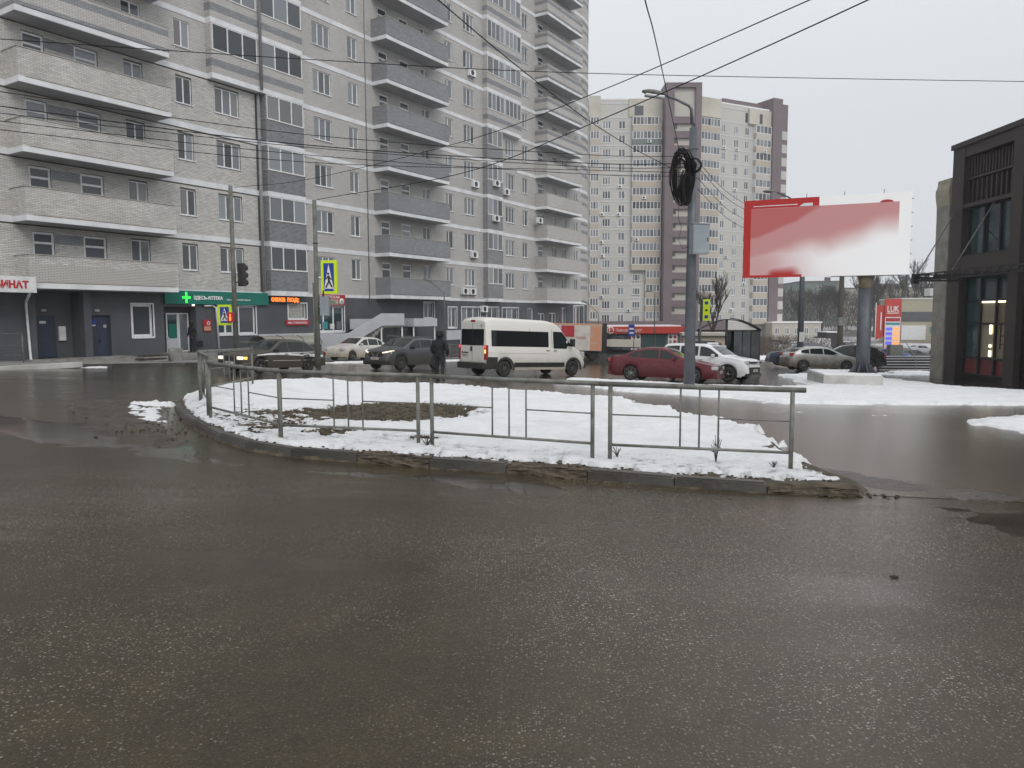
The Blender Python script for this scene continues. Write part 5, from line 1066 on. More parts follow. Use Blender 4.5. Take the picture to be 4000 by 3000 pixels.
# --- orange and white box truck and the crane truck ahead of it
t = thing('box_truck', 'white and orange box truck standing behind the minibus nose', 'truck')
MB().bev(-3.3, 1.9, -1.2, 1.2, .85, 3.0, 'truck_white', .03).build('cargo_box', t)
p = MB().bev(-3.29, -2.35, -1.215, 1.215, .88, 2.86, 'orange', .02).build('orange_panel', t); MB().bev(-3.32, 1.92, -1.21, 1.21, 2.9, 3.03, 'orange', .02).build('roof_strip', t)
text('faded_lettering', 'Теплый', .34, 'orange', FT(-1.15, 1.225, 1.8, math.pi) , t, .003, .7); text('faded_lettering', 'дом', .3, 'truck_white', FT(-2.42, 1.225, 1.4, math.pi), t, .003, .8)
MB().bev(2.0, 3.8, -1.1, 1.1, .9, 2.7, 'truck_white', .15).build('cab', t); MB().bev(3.3, 3.84, -1.0, 1.0, 1.7, 2.6, 'car_glass', .05).build('windshield', t); text('lettering', 'КРАН', .4, 'plain_white', FT(2.2, -1.12, 1.2), t, .003)
MB().box(-3.2, 3.4, -.5, .5, .55, .9, 'black_metal').build('chassis', t)
ck = Car(L=7, W=2.3, top=[(0, 1), (7, 1)], belt=[(0, .9), (7, .9)], width=[(0, 1), (7, 1)], fo=.9, wb=4.0, r=.45); wheels(ck, t, .3, 'rim_dark', 6); MB().bev(-1.4, 1.2, -1.15, -1.1, .6, .68, 'galvanised', .01).build('side_guard', t)
MB().box(-1.05, -.0, 1.205, 1.24, 1.95, 2.85, 'red_sign').build('red_panel', t); place(t, 3.85, 62, R(183))
t = thing('crane_truck', 'beige flatbed truck with a folded loader crane behind the dark red sedan', 'truck')
MB().bev(-1.4, 1.2, -1.2, 1.2, 1.1, 1.2, 'black_metal', .01).build('bed', t)
for sd in (-1, 1):
    for i in range(2): MB().bev(-1.38 + i * 1.3, -.1 + i * 1.3, sd * 1.195 - .025, sd * 1.195 + .025, 1.2, 1.85, 'beige_plain', .02).build('side_board', t)
for i in range(4): MB().tube([(-1.2 + i * .75, -1.1, 1.85), (-1.2 + i * .75, -1.1, 2.5)], .03, 'black_metal').build('rack_post', t)
MB().tube([(-1.3, -1.1, 2.5), (1.1, -1.1, 2.5)], .03, 'black_metal').build('rack_rail', t)
b = MB(); b.bev(1.35, 1.75, -.25, .25, .9, 3.2, 'black_metal', .03); b.tube([(1.55, 0, 3.1), (2.0, -.2, 2.6), (1.9, -.9, 1.2)], [.16, .13, .12], 'grey_metal'); b.build('crane', t); MB().tube([(1.6, -.9, 1.1), (2.1, -1.35, .2)], .09, 'truck_white').build('outrigger', t)
MB().bev(2.2, 3.9, -1.1, 1.1, .8, 2.7, 'truck_white', .15).build('cab', t); MB().box(-2.2, 3.4, -.45, .45, .6, .95, 'black_metal').build('chassis', t); wheels(ck, t, .3, 'rim_dark', 6)
MB().bev(2.5, 3.2, -1.12, -1.08, 1.7, 2.4, 'car_glass', .02).build('window', t); place(t, 9.5, 65.5, R(178))
# ------------------------------------------------------------------ the second, taller block of flats beyond the crossing
B2 = thing('apartment_building', 'tall beige and grey apartment tower with purple stair shafts beyond the crossing', 'apartment building', (0, 160, 1.6))
FH = 2.84; NB = 15; Z2 = lambda i: 40.87 - FH * i           # band under the attic, counted downwards
def wing(par, T, u0, u1, cols, name='wing_wall', m='far_grey', ztop=44.5, bands=True):
    """cols: (u0, u1, kind, nlights); every piece sits in the frame T"""
    rt = MB(); hs = []
    for a, c, kd, n in cols:
        if kd == 'w': hs += [(a, c, Z2(i) - 2.25, Z2(i) - .6, .15) for i in range(NB)]
    wall_grid(rt, u0, u1, -8, ztop, hs, m); rt.quad([(u0, 0, -8), (u0, 0, ztop), (u0, 12, ztop), (u0, 12, -8)], m); rt.quad([(u1, 0, -8), (u1, 12, -8), (u1, 12, ztop), (u1, 0, ztop)], m); rt.quad([(u0, 0, ztop), (u1, 0, ztop), (u1, 12, ztop), (u0, 12, ztop)], 'soffit')
    w_ = rt.build(name, par, T=T); MB().box(u0, u1, -.02, .4, ztop + .002, ztop + .25, 'dirty_snow').build('roof_edge', w_)
    if bands:
        for i in range(-1, NB): MB().box(u0 + .01, u1 - .01, -.05, -.002, Z2(i) - .12, Z2(i) + .12, 'far_band').build('floor_band', w_)
    for a, c, kd, n in cols:
        for i in range(NB):
            z = Z2(i)
            if kd == 'w': window(w_, a, c, z - 2.25, z - .6, n, y=.08, sill=True, fr=.11, gl=random.choice(['glass_sky', 'glass_sky', 'glass_dark', 'glass_curtain']))
            if kd == 'l' or (kd == 'L' and i < 11) or (kd == 'K' and i >= 11):
                e = .9; z0 = z - FH
                b = MB(); b.box(a, c, -e, -.003, z0 + .02, z0 + 1.22, random.choice(['beige_panel', 'beige_panel', 'far_beige_light']) if not (kd == 'L' and i == 1) else 'far_green'); b.build('loggia_parapet', w_)
                window(w_, a + .02, c - .02, z0 + 1.23, z - .01, n, y=-e + .06, sill=False, fr=.1, name='loggia_glazing', gl=None if random.random() < .5 else 'glass_sky')
                [MB().box(q, q + .02, -e, 0, z0 + 1.23, z - .01, 'white_plastic').build('loggia_side', w_) for q in (a, c - .02)]
    return w_
I4 = Matrix.Identity(4)
wl = wing(B2, I4, 13.5, 31.2, [(16.3, 18.1, 'l', 3), (18.9, 20.6, 'w', 3), (22.2, 23.6, 'w', 2), (25.0, 31.0, 'L', 8), (28.0, 31.0, 'K', 4)])
for i in range(11, NB): window(wl, 25.3, 26.9, Z2(i) - 2.15, Z2(i) - .75, 3, y=-.05, fr=.09)
MB().box(24.3, 31.15, -.3, -.003, Z2(0) + .13, 44.6, 'beige_plain').build('attic_panel', wl); MB().box(16.0, 18.4, -.3, -.003, Z2(0) + .13, 45.2, 'beige_plain').build('attic_panel', wl)
MB().box(25.4, 27.2, -.35, -.301, Z2(0) + .4, Z2(0) + 2.3, 'glass_dark').build('attic_opening', wl)
for u, i in ((17.6, 7), (18.9, 6), (18.8, 8), (22.3, 6), (22.6, 4), (19.0, 9), (24.6, 13), (18.9, 12)): ac(wl, u, -.02, Z2(i) - 2.9)
for u, i in ((28.4, 1), (27.4, 5), (26.0, 8)): ac(wl, u, -.92, Z2(i) - FH + .4)
# stair shaft: two purple piers, cross balconies between pale back walls
tw = MB(); tw.box(31.25, 33.0, -3.2, 10, -8, 46.9, 'purple'); tw.box(37.3, 38.5, -3.2, 10, -8, 46.9, 'purple'); tw.box(33.003, 37.297, -3.2, 10, 46.0, 46.8, 'purple'); tw = tw.build('stair_shaft', B2)
MB().box(33.01, 37.29, -2.5, -2.3, -8, 45.99, 'far_beige_light').build('back_wall', tw); MB().box(31.2, 38.55, -3.25, 10, 46.902, 47.2, 'snow').build('roof_edge', tw)
for i in range(0, NB + 1):
    z = Z2(i) - .6; MB().box(33.01, 37.29, -3.1, -2.95, z - 1.35, z, 'purple').box(33.01, 37.29, -2.94, -2.51, z - 1.35, z - 1.2, 'purple').build('balcony', tw)
    for a in (32.2, 36.6):
        MB().box(a if a > 33 else 33.02, a + .9 if a > 33 else 33.7, -2.6, -2.51, z - 2.3, z - 1.4, 'glass_dark').build('stair_window', tw)
# right wing, turned away
TR = Matrix.Translation((38.5, 0, 0)) @ Matrix.Rotation(R(27), 4, 'Z')
wr = wing(B2, TR, 0, 20.4, [(.2, 5.3, 'l', 6), (6.5, 7.6, 'w', 2), (9.9, 11.2, 'w', 3), (13.0, 14.2, 'w', 2), (15.4, 19.8, 'l', 4)])
MB().box(.05, 5.5, -.95, -.003, Z2(0) + .13, 44.9, 'beige_plain').build('attic_panel', wr); MB().box(13.6, 20.2, -.6, -.003, Z2(0) + .13, 44.2, 'beige_plain').build('attic_panel', wr)
for u in (13.0, 16.5): MB().box(u, u + .8, -.66 if u > 13.5 else -.02, -.601 if u > 13.5 else -.003, Z2(0) + .4, Z2(0) + 2.4, 'glass_dark').build('attic_opening', wr)
for u, i in ((7.0, 1), (10.6, 1), (6.4, 5), (8.2, 9), (10.3, 4), (17.8, 1), (9.9, 13), (13.4, 11)): ac(wr, u, -.02 if u < 15 else -.92, Z2(i) - 2.9)
b = MB(); b.box(19.9, 22.6, -1.2, 9, -8, 47.0, 'purple'); b.box(22.603, 24.4, -1.0, 9, -8, 46.0, 'purple'); b.box(8.5, 19.89, 2.0, 9, 44.6, 46.3, 'purple'); b.build('stair_shaft', B2, T=TR)
for i in range(NB): MB().box(22.7, 24.3, -1.05, -1.001, Z2(i) - 2.4, Z2(i) - .6, 'far_grey').build('shaft_panel', B2, T=TR)
MB().box(13.4, 44, -3.6, -.8, -8, -.9, 'purple').build('ground_floor_front', B2)
for i in range(7): MB().box(14.5 + i * 3.4, 17.0 + i * 3.4, -3.66, -3.601, -4.2, -1.6, 'glass_dark').build('shop_window', B2)
# ------------------------------------------------------------------ red roofed kiosk shop
K = thing('kiosk_shop', 'low shop with a long bright red fascia and fruit posters beside its windows', 'shop', (12.3, 76, G(12, 76)))
MB().box(-4.6, 4.6, 0, 5, -.3, 2.45, 'charcoal_wall').build('wall', K)
f = MB().bev(-5.1, 4.75, -.5, 5.1, 2.5, 3.2, 'red_roof', .04).build('red_fascia', K); MB().prism([(4.75, 2.5), (5.0, 3.2), (4.75, 3.2)], 5, 'red_roof', a0=-.4).build('fascia_end', K); MB().box(-4.9, 4.6, -.3, 5.0, 3.202, 3.32, 'dirty_snow').build('roof_snow', K)
b = MB(); b.lathe([(.27, -.53), (.36, -.53), (.36, -.505)], 'plain_white', 24, Matrix.Translation((-2.5, 0, 2.85))); b.box(-2.62, -2.52, -.53, -.505, 2.6, 3.1, 'plain_white'); b.build('round_emblem', K); text('lettering', 'Заводпродукт', .48, 'plain_white', FT(-1.95, -.51, 2.66), K, .008, .78)
for x0, x1 in ((-4.4, -3.0), (-2.9, -1.1), (.75, 2.0), (2.05, 3.2)): window(K, x0, x1, .3, 2.3, 1, y=-.06, sill=False, fr=.05, gl='glass_teal', frame='grey_metal')
for x0 in (-.35, 3.35):
    p = MB().box(x0, x0 + .95, -.12, -.01, .1, 2.45, 'plain_white').build('fruit_poster', K)
    for i in range(5):
        for j in range(2): MB().lathe([(0, -.13), (.17, -.125), (.17, -.12)], ['red_sign', 'green_sign', 'yellow_wall', 'red_roof', 'moss'][(i * 2 + j + (x0 > 0)) % 5], 14, Matrix.Translation((x0 + .27 + .43 * j, 0, .35 + .45 * i))).build('fruit', p)
MB().bev(-2.9, -1.1, -.55, -.06, 1.35, 1.45, 'red_roof', .02).build('counter_shelf', K)
# beige kiosk seen through the shelter, bus shelter
t = thing('kiosk', 'small beige kiosk standing behind the bus shelter', 'kiosk', (15.6, 62, G(15.6, 62)), R(-8)); MB().bev(-1.6, 1.7, -1, 1.2, 0, 2.3, 'beige_panel', .03).build('wall', t); MB().bev(-1.75, 1.85, -1.3, 1.3, 2.31, 2.55, 'beige_plain', .03).build('roof', t); window(t, -.9, .9, .8, 1.9, 3, y=-1.04, frame='grey_metal', fr=.05, sill=False, gl='glass_dark')
S = thing('bus_shelter', 'dark bus shelter with a curved snow-dusted roof beside the white hatchback', 'bus shelter', (12.35, 43.2, G(12.35, 43.2)), R(-14))
RP = [(-1.75 + 3.5 * i / 12, 2.45 + .62 * math.sin(math.pi * i / 12)) for i in range(13)]
b = MB(); P_ = [[(x, y, z) for x, z in RP] for y in (-.9, 1.5)]; b.grid(P_, 'black_metal'); b.grid([[(x, y, z - .03) for x, z in RP] for y in (-.9, 1.5)], 'glass_teal', flip=True); b.build('roof', S)
for i in range(7): MB().tube([(x, -.9 + i * .4, z - .04) for x, z in RP], .025, 'black_metal', 6).build('roof_rib', S)
b = MB(); b.grid([[(x, y, z + .035 + .02 * math.sin(5 * y)) for x, z in RP[6:]] for y in (-.85, -.3, .4, 1.0, 1.45)], 'snow'); b.build('roof_snow', S)
for x in (-1.65, -.1, 1.65):
    for y in (-.85, 1.45): MB().tube([(x, y, 0), (x, y, 2.45 + (.6 if x == -.1 else .05))], .035, 'black_metal').build('post', S)
MB().tube([(-1.7, -.85, 2.42), (1.7, -.85, 2.42)], .04, 'black_metal').build('beam', S)
for i in range(3): MB().box(.28 + i * .46, .7 + i * .46, -.87, -.85, .15, 2.38, 'glass_dark').build('side_pane', S)
for i in range(4): MB().box(-1.6 + i * .8, -.86 + i * .8, 1.44, 1.46, .2, 2.35, 'glass_teal').build('back_pane', S) if i > 1 else None
for i in range(5): MB().box(1.645, 1.665, -.8 + i * .45, -.4 + i * .45, .15, 2.38, 'car_glass').build('side_pane', S)
MB().bev(-.9, 1.2, 1.0, 1.3, .42, .47, 'grey_metal', .01).build('bench', S); MB().box(-.4, -.1, -.86, -.84, 1.1, 1.6, 'plain_white').build('notice', S)
# ------------------------------------------------------------------ brown corner building on the right
X0 = 23.2
D = thing('corner_building', 'dark brown glazed corner building with a truss canopy and pink window film', 'commercial building', (X0, 40, 1.6), R(-90))
# local x runs towards the viewer along the front, outside is -y (world -x)
def bow(u): return -.004 * (u - 4) ** 2 + .06
def bq(b, u0, u1, z0, z1, m, y=0, n=4, d=None):
    for i in range(n):
        a = u0 + (u1 - u0) * i / n; c = u0 + (u1 - u0) * (i + 1) / n
        if d is None: b.quad([(a, y - bow(a), z0), (c, y - bow(c), z0), (c, y - bow(c), z1), (a, y - bow(a), z1)], m)
        else: b.box(a, c, y - d - (bow(a) + bow(c)) / 2, y - (bow(a) + bow(c)) / 2, z0, z1, m)
b = MB(); bq(b, 0, 14, -4, 8.55, 'brown_cladding', y=.35, n=10); b.quad([(0, .35 - bow(0), -4), (0, .35 - bow(0), 8.55), (0, 12, 8.55), (0, 12, -4)], 'brown_cladding'); b.quad([(0, .3, 8.55), (14, .3, 8.55), (14, 12, 8.55), (0, 12, 8.55)], 'brown_cladding'); b.build('wall', D)
def frame_bay(u0, u1, z0, z1, nu, zs, film=False, lit=None):
    b = MB(); w_ = (u1 - u0) / nu
    for i in range(nu + 1): b.box(u0 + i * w_ - .05, u0 + i * w_ + .05, .0, .2, z0, z1, 'black_metal')
    for z in [z0] + zs + [z1]: b.box(u0, u1, .02, .18, z - .05, z + .05, 'black_metal')
    fr = b.build('window', D)
    for i in range(nu):
        for p, q in zip([z0] + zs, zs + [z1]):
            g = 'red_film' if film and q <= zs[0] + .01 else (lit if lit and q > zs[0] and p < zs[-1] - .1 and i != 0 else 'glass_teal')
            MB().box(u0 + i * w_ + .051, u0 + (i + 1) * w_ - .051, .12, .14, p + .051, q - .051, g).build('pane', fr)
    return fr
# real openings in front of a dark wall: piers and spandrels stand proud
b = MB(); bq(b, 0, 1.0, -4, 8.5, 'brown_cladding', n=1, d=.3); bq(b, 4.85, 5.6, -4, 8.5, 'brown_cladding', n=1, d=.3); b.build('pier', D)
b = MB(); bq(b, 1.001, 4.849, 5.42, 5.6, 'brown_cladding', n=2, d=.25); b.build('spandrel', D); b = MB(); bq(b, 1.001, 4.849, 1.95, 3.0, 'brown_cladding', n=2, d=.25); b.build('spandrel', D); b = MB(); bq(b, 1.001, 4.849, 7.95, 8.5, 'brown_cladding', n=2, d=.25); b.build('spandrel', D); MB().box(-.1, 14, -.4, .4, 8.5, 8.75, 'brown_cladding').build('parapet_cap', D)
w1 = frame_bay(1.1, 4.8, 3.05, 5.45, 3, [])
w2 = frame_bay(1.1, 4.8, -2.95, 1.9, 3, [-2.1, -.4, .75], film=True, lit='glass_warm')
for r_, (z0, z1, n) in enumerate(((5.65, 6.75, 10), (6.9, 7.85, 16))):
    for i in range(n): u = 1.05 + 3.75 * i / n; MB().box(u, u + .09, -.12, .15, z0, z1, 'brown_cladding').build('fin', D)
    MB().box(1.0, 4.85, -.15, .3, z0 - .1, z0 - .005, 'brown_cladding').build('ledge', D); MB().box(1.0, 4.85, .02, .1, z0, z1, 'brown_cladding').build('backing_panel', D)
for u in (5.6, 9.8):
    b = MB(); b.box(u + .001, u + 3.4, .0, .3, 4.5, 5.5, 'brown_cladding'); b.box(u + .001, u + 3.4, 0, .3, 1.95, 3.0, 'brown_cladding'); b.box(u + 3.4, u + 4.15, -.05, .32, -4, 8.5, 'brown_cladding'); b.build('spandrel', D); frame_bay(u + .1, u + 3.35, -2.95, 1.9, 3, [-2.1, .75], film=True); frame_bay(u + .1, u + 3.35, 3.05, 4.45, 3, [])
for u, z, h in ((3.1, -.9, .5), (3.1, -1.55, .14), (3.1, -2.0, .3)): MB().bev(u, u + .14, .05, .1, z, z + h, 'warm_lamp', .02).build('interior_lamp', D)
for u0 in (2.4, 3.65): MB().box(u0, u0 + 1.05, .06, .1, .62, .7, 'warm_lamp').build('ceiling_lamp', D)
MB().box(3.85, 4.7, .09, .11, -1.0, -.95, 'black_metal').box(3.85, 3.9, .09, .11, -1.6, -.4, 'black_metal').box(3.85, 4.7, .09, .11, -1.4, -1.36, 'black_metal').build('inner_frame', D)
# stone side pier with a flared head, seen left of the corner
b = MB(); sec = [(-3.9, .62), (5.2, .62), (5.9, .63), (6.5, .69), (6.75, .69), (7.05, .62), (7.3, .62)]
for (z0, r0), (z1, r1) in zip(sec[:-1], sec[1:]):
    m_ = 'stone_clad' if z1 <= 5.95 else 'cream_top'; P0 = [(-2.2 - r0 + .6, 0 - r0 + .8, z0), (-1.0, 0 - r0 + .8, z0), (-1.0, 1.6, z0), (-2.2 - r0 + .6, 1.6, z0)]; P1 = [(-2.2 - r1 + .6, 0 - r1 + .8, z1), (-1.0, 0 - r1 + .8, z1), (-1.0, 1.6, z1), (-2.2 - r1 + .6, 1.6, z1)]
    for i in range(4): j = (i + 1) % 4; b.quad([P0[i], P0[j], P1[j], P1[i]], m_)
b.quad(P1, 'cream_top'); pr = b.build('stone_pier', D)
for k in range(19):
    z = -3.8 + k * .47
    MB().bev(-.998, -.97, .2, .6, z, z + .455, 'stone_clad', .006).build('stone_slab', pr); MB().bev(-.998, -.97, .615, 1.3, z, z + .455, 'stone_clad', .006).build('stone_slab', pr)
MB().box(-1.0, 0, .5, 8, -4, 7.2, 'stone_clad').build('side_wall', D)
# platform, canopy truss and its two tie rods
b = MB(); b.prism([(-5.2, -1.3), (-.4, -.35), (4, -1.0), (14, -2.5), (14, .4), (-5.2, .4)][::-1], .5, 'kerb_wet', 'z', -5.28); b.build('platform', D)
b = MB(); xs = [1.4, 10.5]
for z in (1.72, 2.02):
    b.box(1.4, 10.5, -2.86, -2.8, z, z + .07, 'black_metal'); b.box(1.4, 1.46, -2.79, -.3, z, z + .07, 'black_metal')
for i in range(12): u = 1.4 + i * .8; b.tube([(u, -2.83, 1.75), (u + (.4 if i % 2 else .4), -2.83, 2.05)], .025, 'black_metal', 6); b.tube([(u + .4, -2.83, 2.05), (u + .8, -2.83, 1.75)], .025, 'black_metal', 6)
for i in range(6): v = -2.8 + i * .42; b.tube([(1.43, v, 1.75), (1.43, v + .21, 2.05), (1.43, v + .42, 1.75)], .025, 'black_metal', 6)
b.box(1.38, 1.6, -2.95, -2.7, 1.6, 2.1, 'black_metal'); b.build('canopy_truss', D)
for i in range(6): MB().box(1.5 + i * 1.6, 1.56 + i * 1.6, -2.79, -.3, 1.85, 1.95, 'black_metal').build('canopy_beam', D)
for u0, u1, z in ((1.6, .3, 5.35), (4.6, 3.5, 5.4)): MB().tube([(u0, -2.8, 2.05), (u1, -.25, z)], .03, 'grey_metal', 8).build('tie_rod', D)
# dark exterior stairs beyond
t = thing('outdoor_stairs', 'dark steel outdoor stairs with snow on their edges left of the stone pier', 'stairs', (27.6, 54, G(27.6, 54) - .1), R(-5))
for i in range(6): MB().box(-1.3 + .1 * i, 3.2, .3 * i, .3 * i + .32, .18 * i, .18 * i + .17, 'black_metal').box(-1.3 + .1 * i, 3.2, .3 * i - .01, .3 * i + .1, .18 * i + .171, .18 * i + .2, 'dirty_snow').build('step', t)
for x in (-1.3, 1.2, 3.1): MB().tube([(x, 0, .1), (x, 0, 1.1), (x + .1, 1.8, 2.0)], .03, 'galvanised').build('handrail_post', t)
MB().tube([(-1.3, 0, 1.1), (3.1, 0, 1.1)], .03, 'galvanised').build('handrail', t); MB().bev(.2, 1.1, 1.9, 2.6, 1.1, 1.9, 'galvanised', .03).build('bin', t)
# ------------------------------------------------------------------ far right: filling station, shops, flats, trees
t = thing('price_pylon', 'tall red fuel price pylon with lit blue and orange prices', 'sign', (55.2, 110, G(55.2, 110)), R(-12))
MB().bev(-1.05, 1.05, -.2, .2, .2, 6.7, 'plain_white', .04).build('panel', t); MB().bev(-1.1, 1.1, -.25, .25, 6.0, 8.6, 'red_roof', .04).build('red_head', t); text('lettering', 'LUK', 1.2, 'plain_white', FT(-.85, -.27, 6.75), t, .02, .72, .02); MB().box(-.85, .75, -.28, -.252, 6.5, 6.62, 'plain_white').build('underline', t)
MB().box(-.95, .95, -.22, -.201, 5.35, 5.85, 'red_sign').build('price_field', t); MB().box(-.95, .95, -.22, -.201, 4.85, 5.2, 'cyan_sign').build('price_field', t)
for i in range(4): MB().box(-.9, -.05, -.22, -.201, 2.0 + i * .68, 2.45 + i * .68, 'price_blue').build('price_field', t); MB().box(.05, .9, -.22, -.201, 2.0 + i * .68, 2.45 + i * .68, 'price_orange').build('price_field', t)
for z in (1.3, .75): MB().box(-.9, .9, -.22, -.201, z, z + .42, 'orange').build('price_field', t)
for sd in (-1, 1): MB().box(sd * 1.08 - .03, sd * 1.08 + .03, -.22, .22, 0, 6.0, 'red_roof').build('edge_strip', t)
t = thing('flag_banner', 'long red vertical banner left of the fuel price pylon', 'banner', (53.1, 110.5, G(53, 110)), R(-12)); MB().tube([(-.1, 0, 0), (-.1, 0, 8.0)], .06, 'plain_white').build('pole', t); MB().prism([(0, 8.0 - .3), (1.15, 7.6), (1.15, 3.2), (0, 2.6)], .04, 'red_roof').build('cloth', t); MB().box(.55, .7, -.02, -.003, 4.0, 6.6, 'plain_white').build('stripe', t)
t = thing('filling_station', 'red and white filling station canopy with Cyrillic name beside the stone pier', 'petrol station', (81, 128, G(60, 128) - .3), R(-6)); MB().bev(-6.3, 8, -3, 6, 4.3, 5.6, 'red_roof', .05).build('canopy', t); MB().box(-6.2, 7.9, -2.9, 5.9, 5.602, 5.8, 'snow').build('roof_snow', t); text('lettering', 'ЛУКОЙЛ', 1.15, 'plain_white', FT(-4.4, -3.02, 4.5), t, .02, 1.05)
for x in (-5, 1.5): MB().bev(x, x + .6, -1, -.4, 0, 4.3, 'red_roof', .04).build('column', t)
MB().bev(-1.2, -.3, -1.5, -.9, 0, 1.8, 'plain_white', .05).build('fuel_pump', t)
def block(name, label, x, y, w_, d, h, m, rz=0, rows=0, cols=0, roof='far_roof', group=None, ww=1.3, wh=1.4, zb0=1.2, fh=2.8, z=None, chim=0, gl=None):
    t = thing(name, label, 'building', (x, y, (G(x, y) if z is None else z) - .5), R(rz), group); b = MB(); b.box(-w_ / 2, w_ / 2, 0, d, 0, h, m); b.build('wall', t); MB().box(-w_ / 2 - .2, w_ / 2 + .2, -.2, d + .2, h + .001, h + .35, roof).build('roof', t)
    for r_ in range(rows):
        for c_ in range(cols): a = -w_ / 2 + (c_ + .5) * w_ / cols - ww / 2; window(t, a, a + ww, zb0 + r_ * fh, zb0 + r_ * fh + wh, 2, y=-.05, fr=.1, gl=gl, panes=True)
    for i in range(chim): x_ = -w_ / 2 + (i + .7) * w_ / chim; MB().box(x_, x_ + 1.6, 2, 3.5, h + .36, h + 1.7, 'far_roof').build('chimney', t)
    return t
block('flats_block', 'grey-green five storey block of flats end-on behind the purple tower', 106, 262, 13, 50, 16.3, 'far_green', -4, 5, 1, zb0=2.2, chim=1, fh=2.9, z=-2.5)
block('flats_block', 'long dark yellowish block of flats behind the bare trees', 134, 275, 38, 12, 14.5, 'yellow_wall', -10, 5, 12, chim=6, z=-2.5)
block('low_building', 'low cream building with a snowy roof behind the parked cars by the purple tower', 62, 165, 11, 8, 3.6, 'beige_plain', 5, 1, 5, 'snow', z=-3.0, ww=1.0)
block('shop_building', 'cream shop building with a dark middle storey between the price pylon and the corner building', 97, 172, 17, 12, 10.0, 'yellow_wall', -5, 0, 0, 'far_band', z=-4.2)
q = bpy.data.objects['shop_building']; MB().box(-8.3, 8.3, -.12, -.003, 5.0, 7.2, 'charcoal_wall').build('dark_storey', q); MB().box(-2, 8, -.2, -.003, 2.6, 3.8, 'cyan_sign').build('sign_strip', q); MB().box(-8.3, -3, -.2, -.003, .8, 4.1, 'plain_white').build('sign_panel', q); MB().box(-1, 4, 3, 6, 10.9, 12.6, 'far_grey').build('roof_house', q)
block('office_building', 'grey office building with red edging directly left of the stone pier', 106, 160, 12, 14, 10.0, 'far_grey', -8, 2, 2, z=-4.2, fh=3.4, zb0=3)
t = thing('tower_block', 'distant red and white tower block rising behind the stone pier', 'building', (158, 262, -3), R(-8)); MB().box(-4, 4, 0, 12, 0, 30, 'plain_white').box(-4.6, -3.4, -.3, 0, 0, 31, 'red_roof').box(-4, 4, -.2, 0, 27.5, 31, 'red_roof').build('wall', t)
for i in range(9): MB().box(-3, 2.5, -.25, -.003, 2 + i * 2.8, 3.5 + i * 2.8, 'glass_sky').build('window', t)
t = thing('hill', 'dark wooded hillside with scattered roofs closing the view on the right', 'hill'); t['kind'] = 'structure'; del t['category']
xs = np.linspace(-250, 700, 60); ys = np.linspace(300, 900, 24); X, Y = np.meshgrid(xs, ys); Z = Gn(X, Y) - 1 + 11 * ss((Y - 330) / 250) * (.6 + .7 * fbm(X, Y, .008, 3)) + 2.5 * fbm(X, Y, .05, 4)
b = MB(); b.grid([[(float(X[i, j]), float(Y[i, j]), float(Z[i, j])) for j in range(60)] for i in range(24)], 'hedge'); b.build('slope', t)
for i, (x, y, w_, h, m_) in enumerate([(150, 330, 16, 15, 'far_grey'), (186, 380, 22, 17, 'purple'), (255, 430, 26, 19, 'far_grey'), (222, 400, 14, 14, 'yellow_wall'), (300, 470, 24, 22, 'far_grey')]):
    block('distant_house', ['grey distant house above the bare trees', 'brownish distant house on the hill above the price pylon', 'pale distant house on the hill left of the corner building', 'yellowish distant house on the hill', 'tallest pale distant house on the hill skyline'][i], x, y, w_, 10, h, m_, -15, 3, 4, z=G(x, y) - 3)
# --- bare trees
def tree_meshes(h, seed, spread=.5, lev=5, thick=.16, lean=0):
    rs = random.Random(seed); tr = MB(); cw = MB()
    def br(p, d, l, r, n):
        q = p + d * l; mid = p + d * l * .5 + Vector((rs.uniform(-1, 1), rs.uniform(-1, 1), 0)) * l * .06
        (tr if n >= lev - 1 else cw).tube([p, mid, q], [r, r * .85, r * .68], 'bark' if n >= lev - 1 else 'twig', 6 if n >= lev - 1 else 4 if n > 1 else 3, cap=False)
        if n <= 0: return
        k = rs.choice((3, 3, 4)) if n > 1 else rs.choice((3, 4, 5))
        for i in range(k):
            a = rs.random() * 6.283; t = rs.uniform(.25, .7) * spread * 1.6; u = Vector((math.cos(a), math.sin(a), 0)); e = (d + u * t + Vector((0, 0, .22))).normalized(); s0 = p + d * l * rs.uniform(.55, 1.0)
            br(s0 if i else q, e, l * rs.uniform(.55, .8), r * .58, n - 1)
    br(Vector((0, 0, 0)), Vector((lean, 0, 1)).normalized(), h * .3, thick, lev)
    return tr.mesh('trunk'), cw.mesh('crown')
def put_tree(ms, x, y, label, s=1, rz=0, z=None, name='bare_tree', group=None):
    t = thing(name, label, 'tree', (x, y, (G(x, y) if z is None else z) - .1), rz, group); t.scale = (s, s, s); link('trunk', ms[0], t); link('crown', ms[1], t); return t
T1 = tree_meshes(10, 3, .42, 6, .2); T2 = tree_meshes(11, 5, .5, 6, .24); T3 = tree_meshes(10, 8, .6, 6, .2)
put_tree(T1, 19.6, 74, 'slender bare tree standing behind the yellow edged sign by the lamp post', .95)
TL = ['bare tree crowding the end of the grey-green flats', 'bare tree in front of the dark yellowish flats, second from the left', 'bare tree left of the wooden pole', 'tall bare tree just behind the wooden pole', 'bare tree between the wooden pole and the billboard column', 'bare tree behind the billboard column', 'tall spreading bare tree right of the billboard column', 'bare tree behind the red banner', 'bare tree above the price pylon', 'bare tree right of the price pylon', 'low bare tree by the cream shop building']
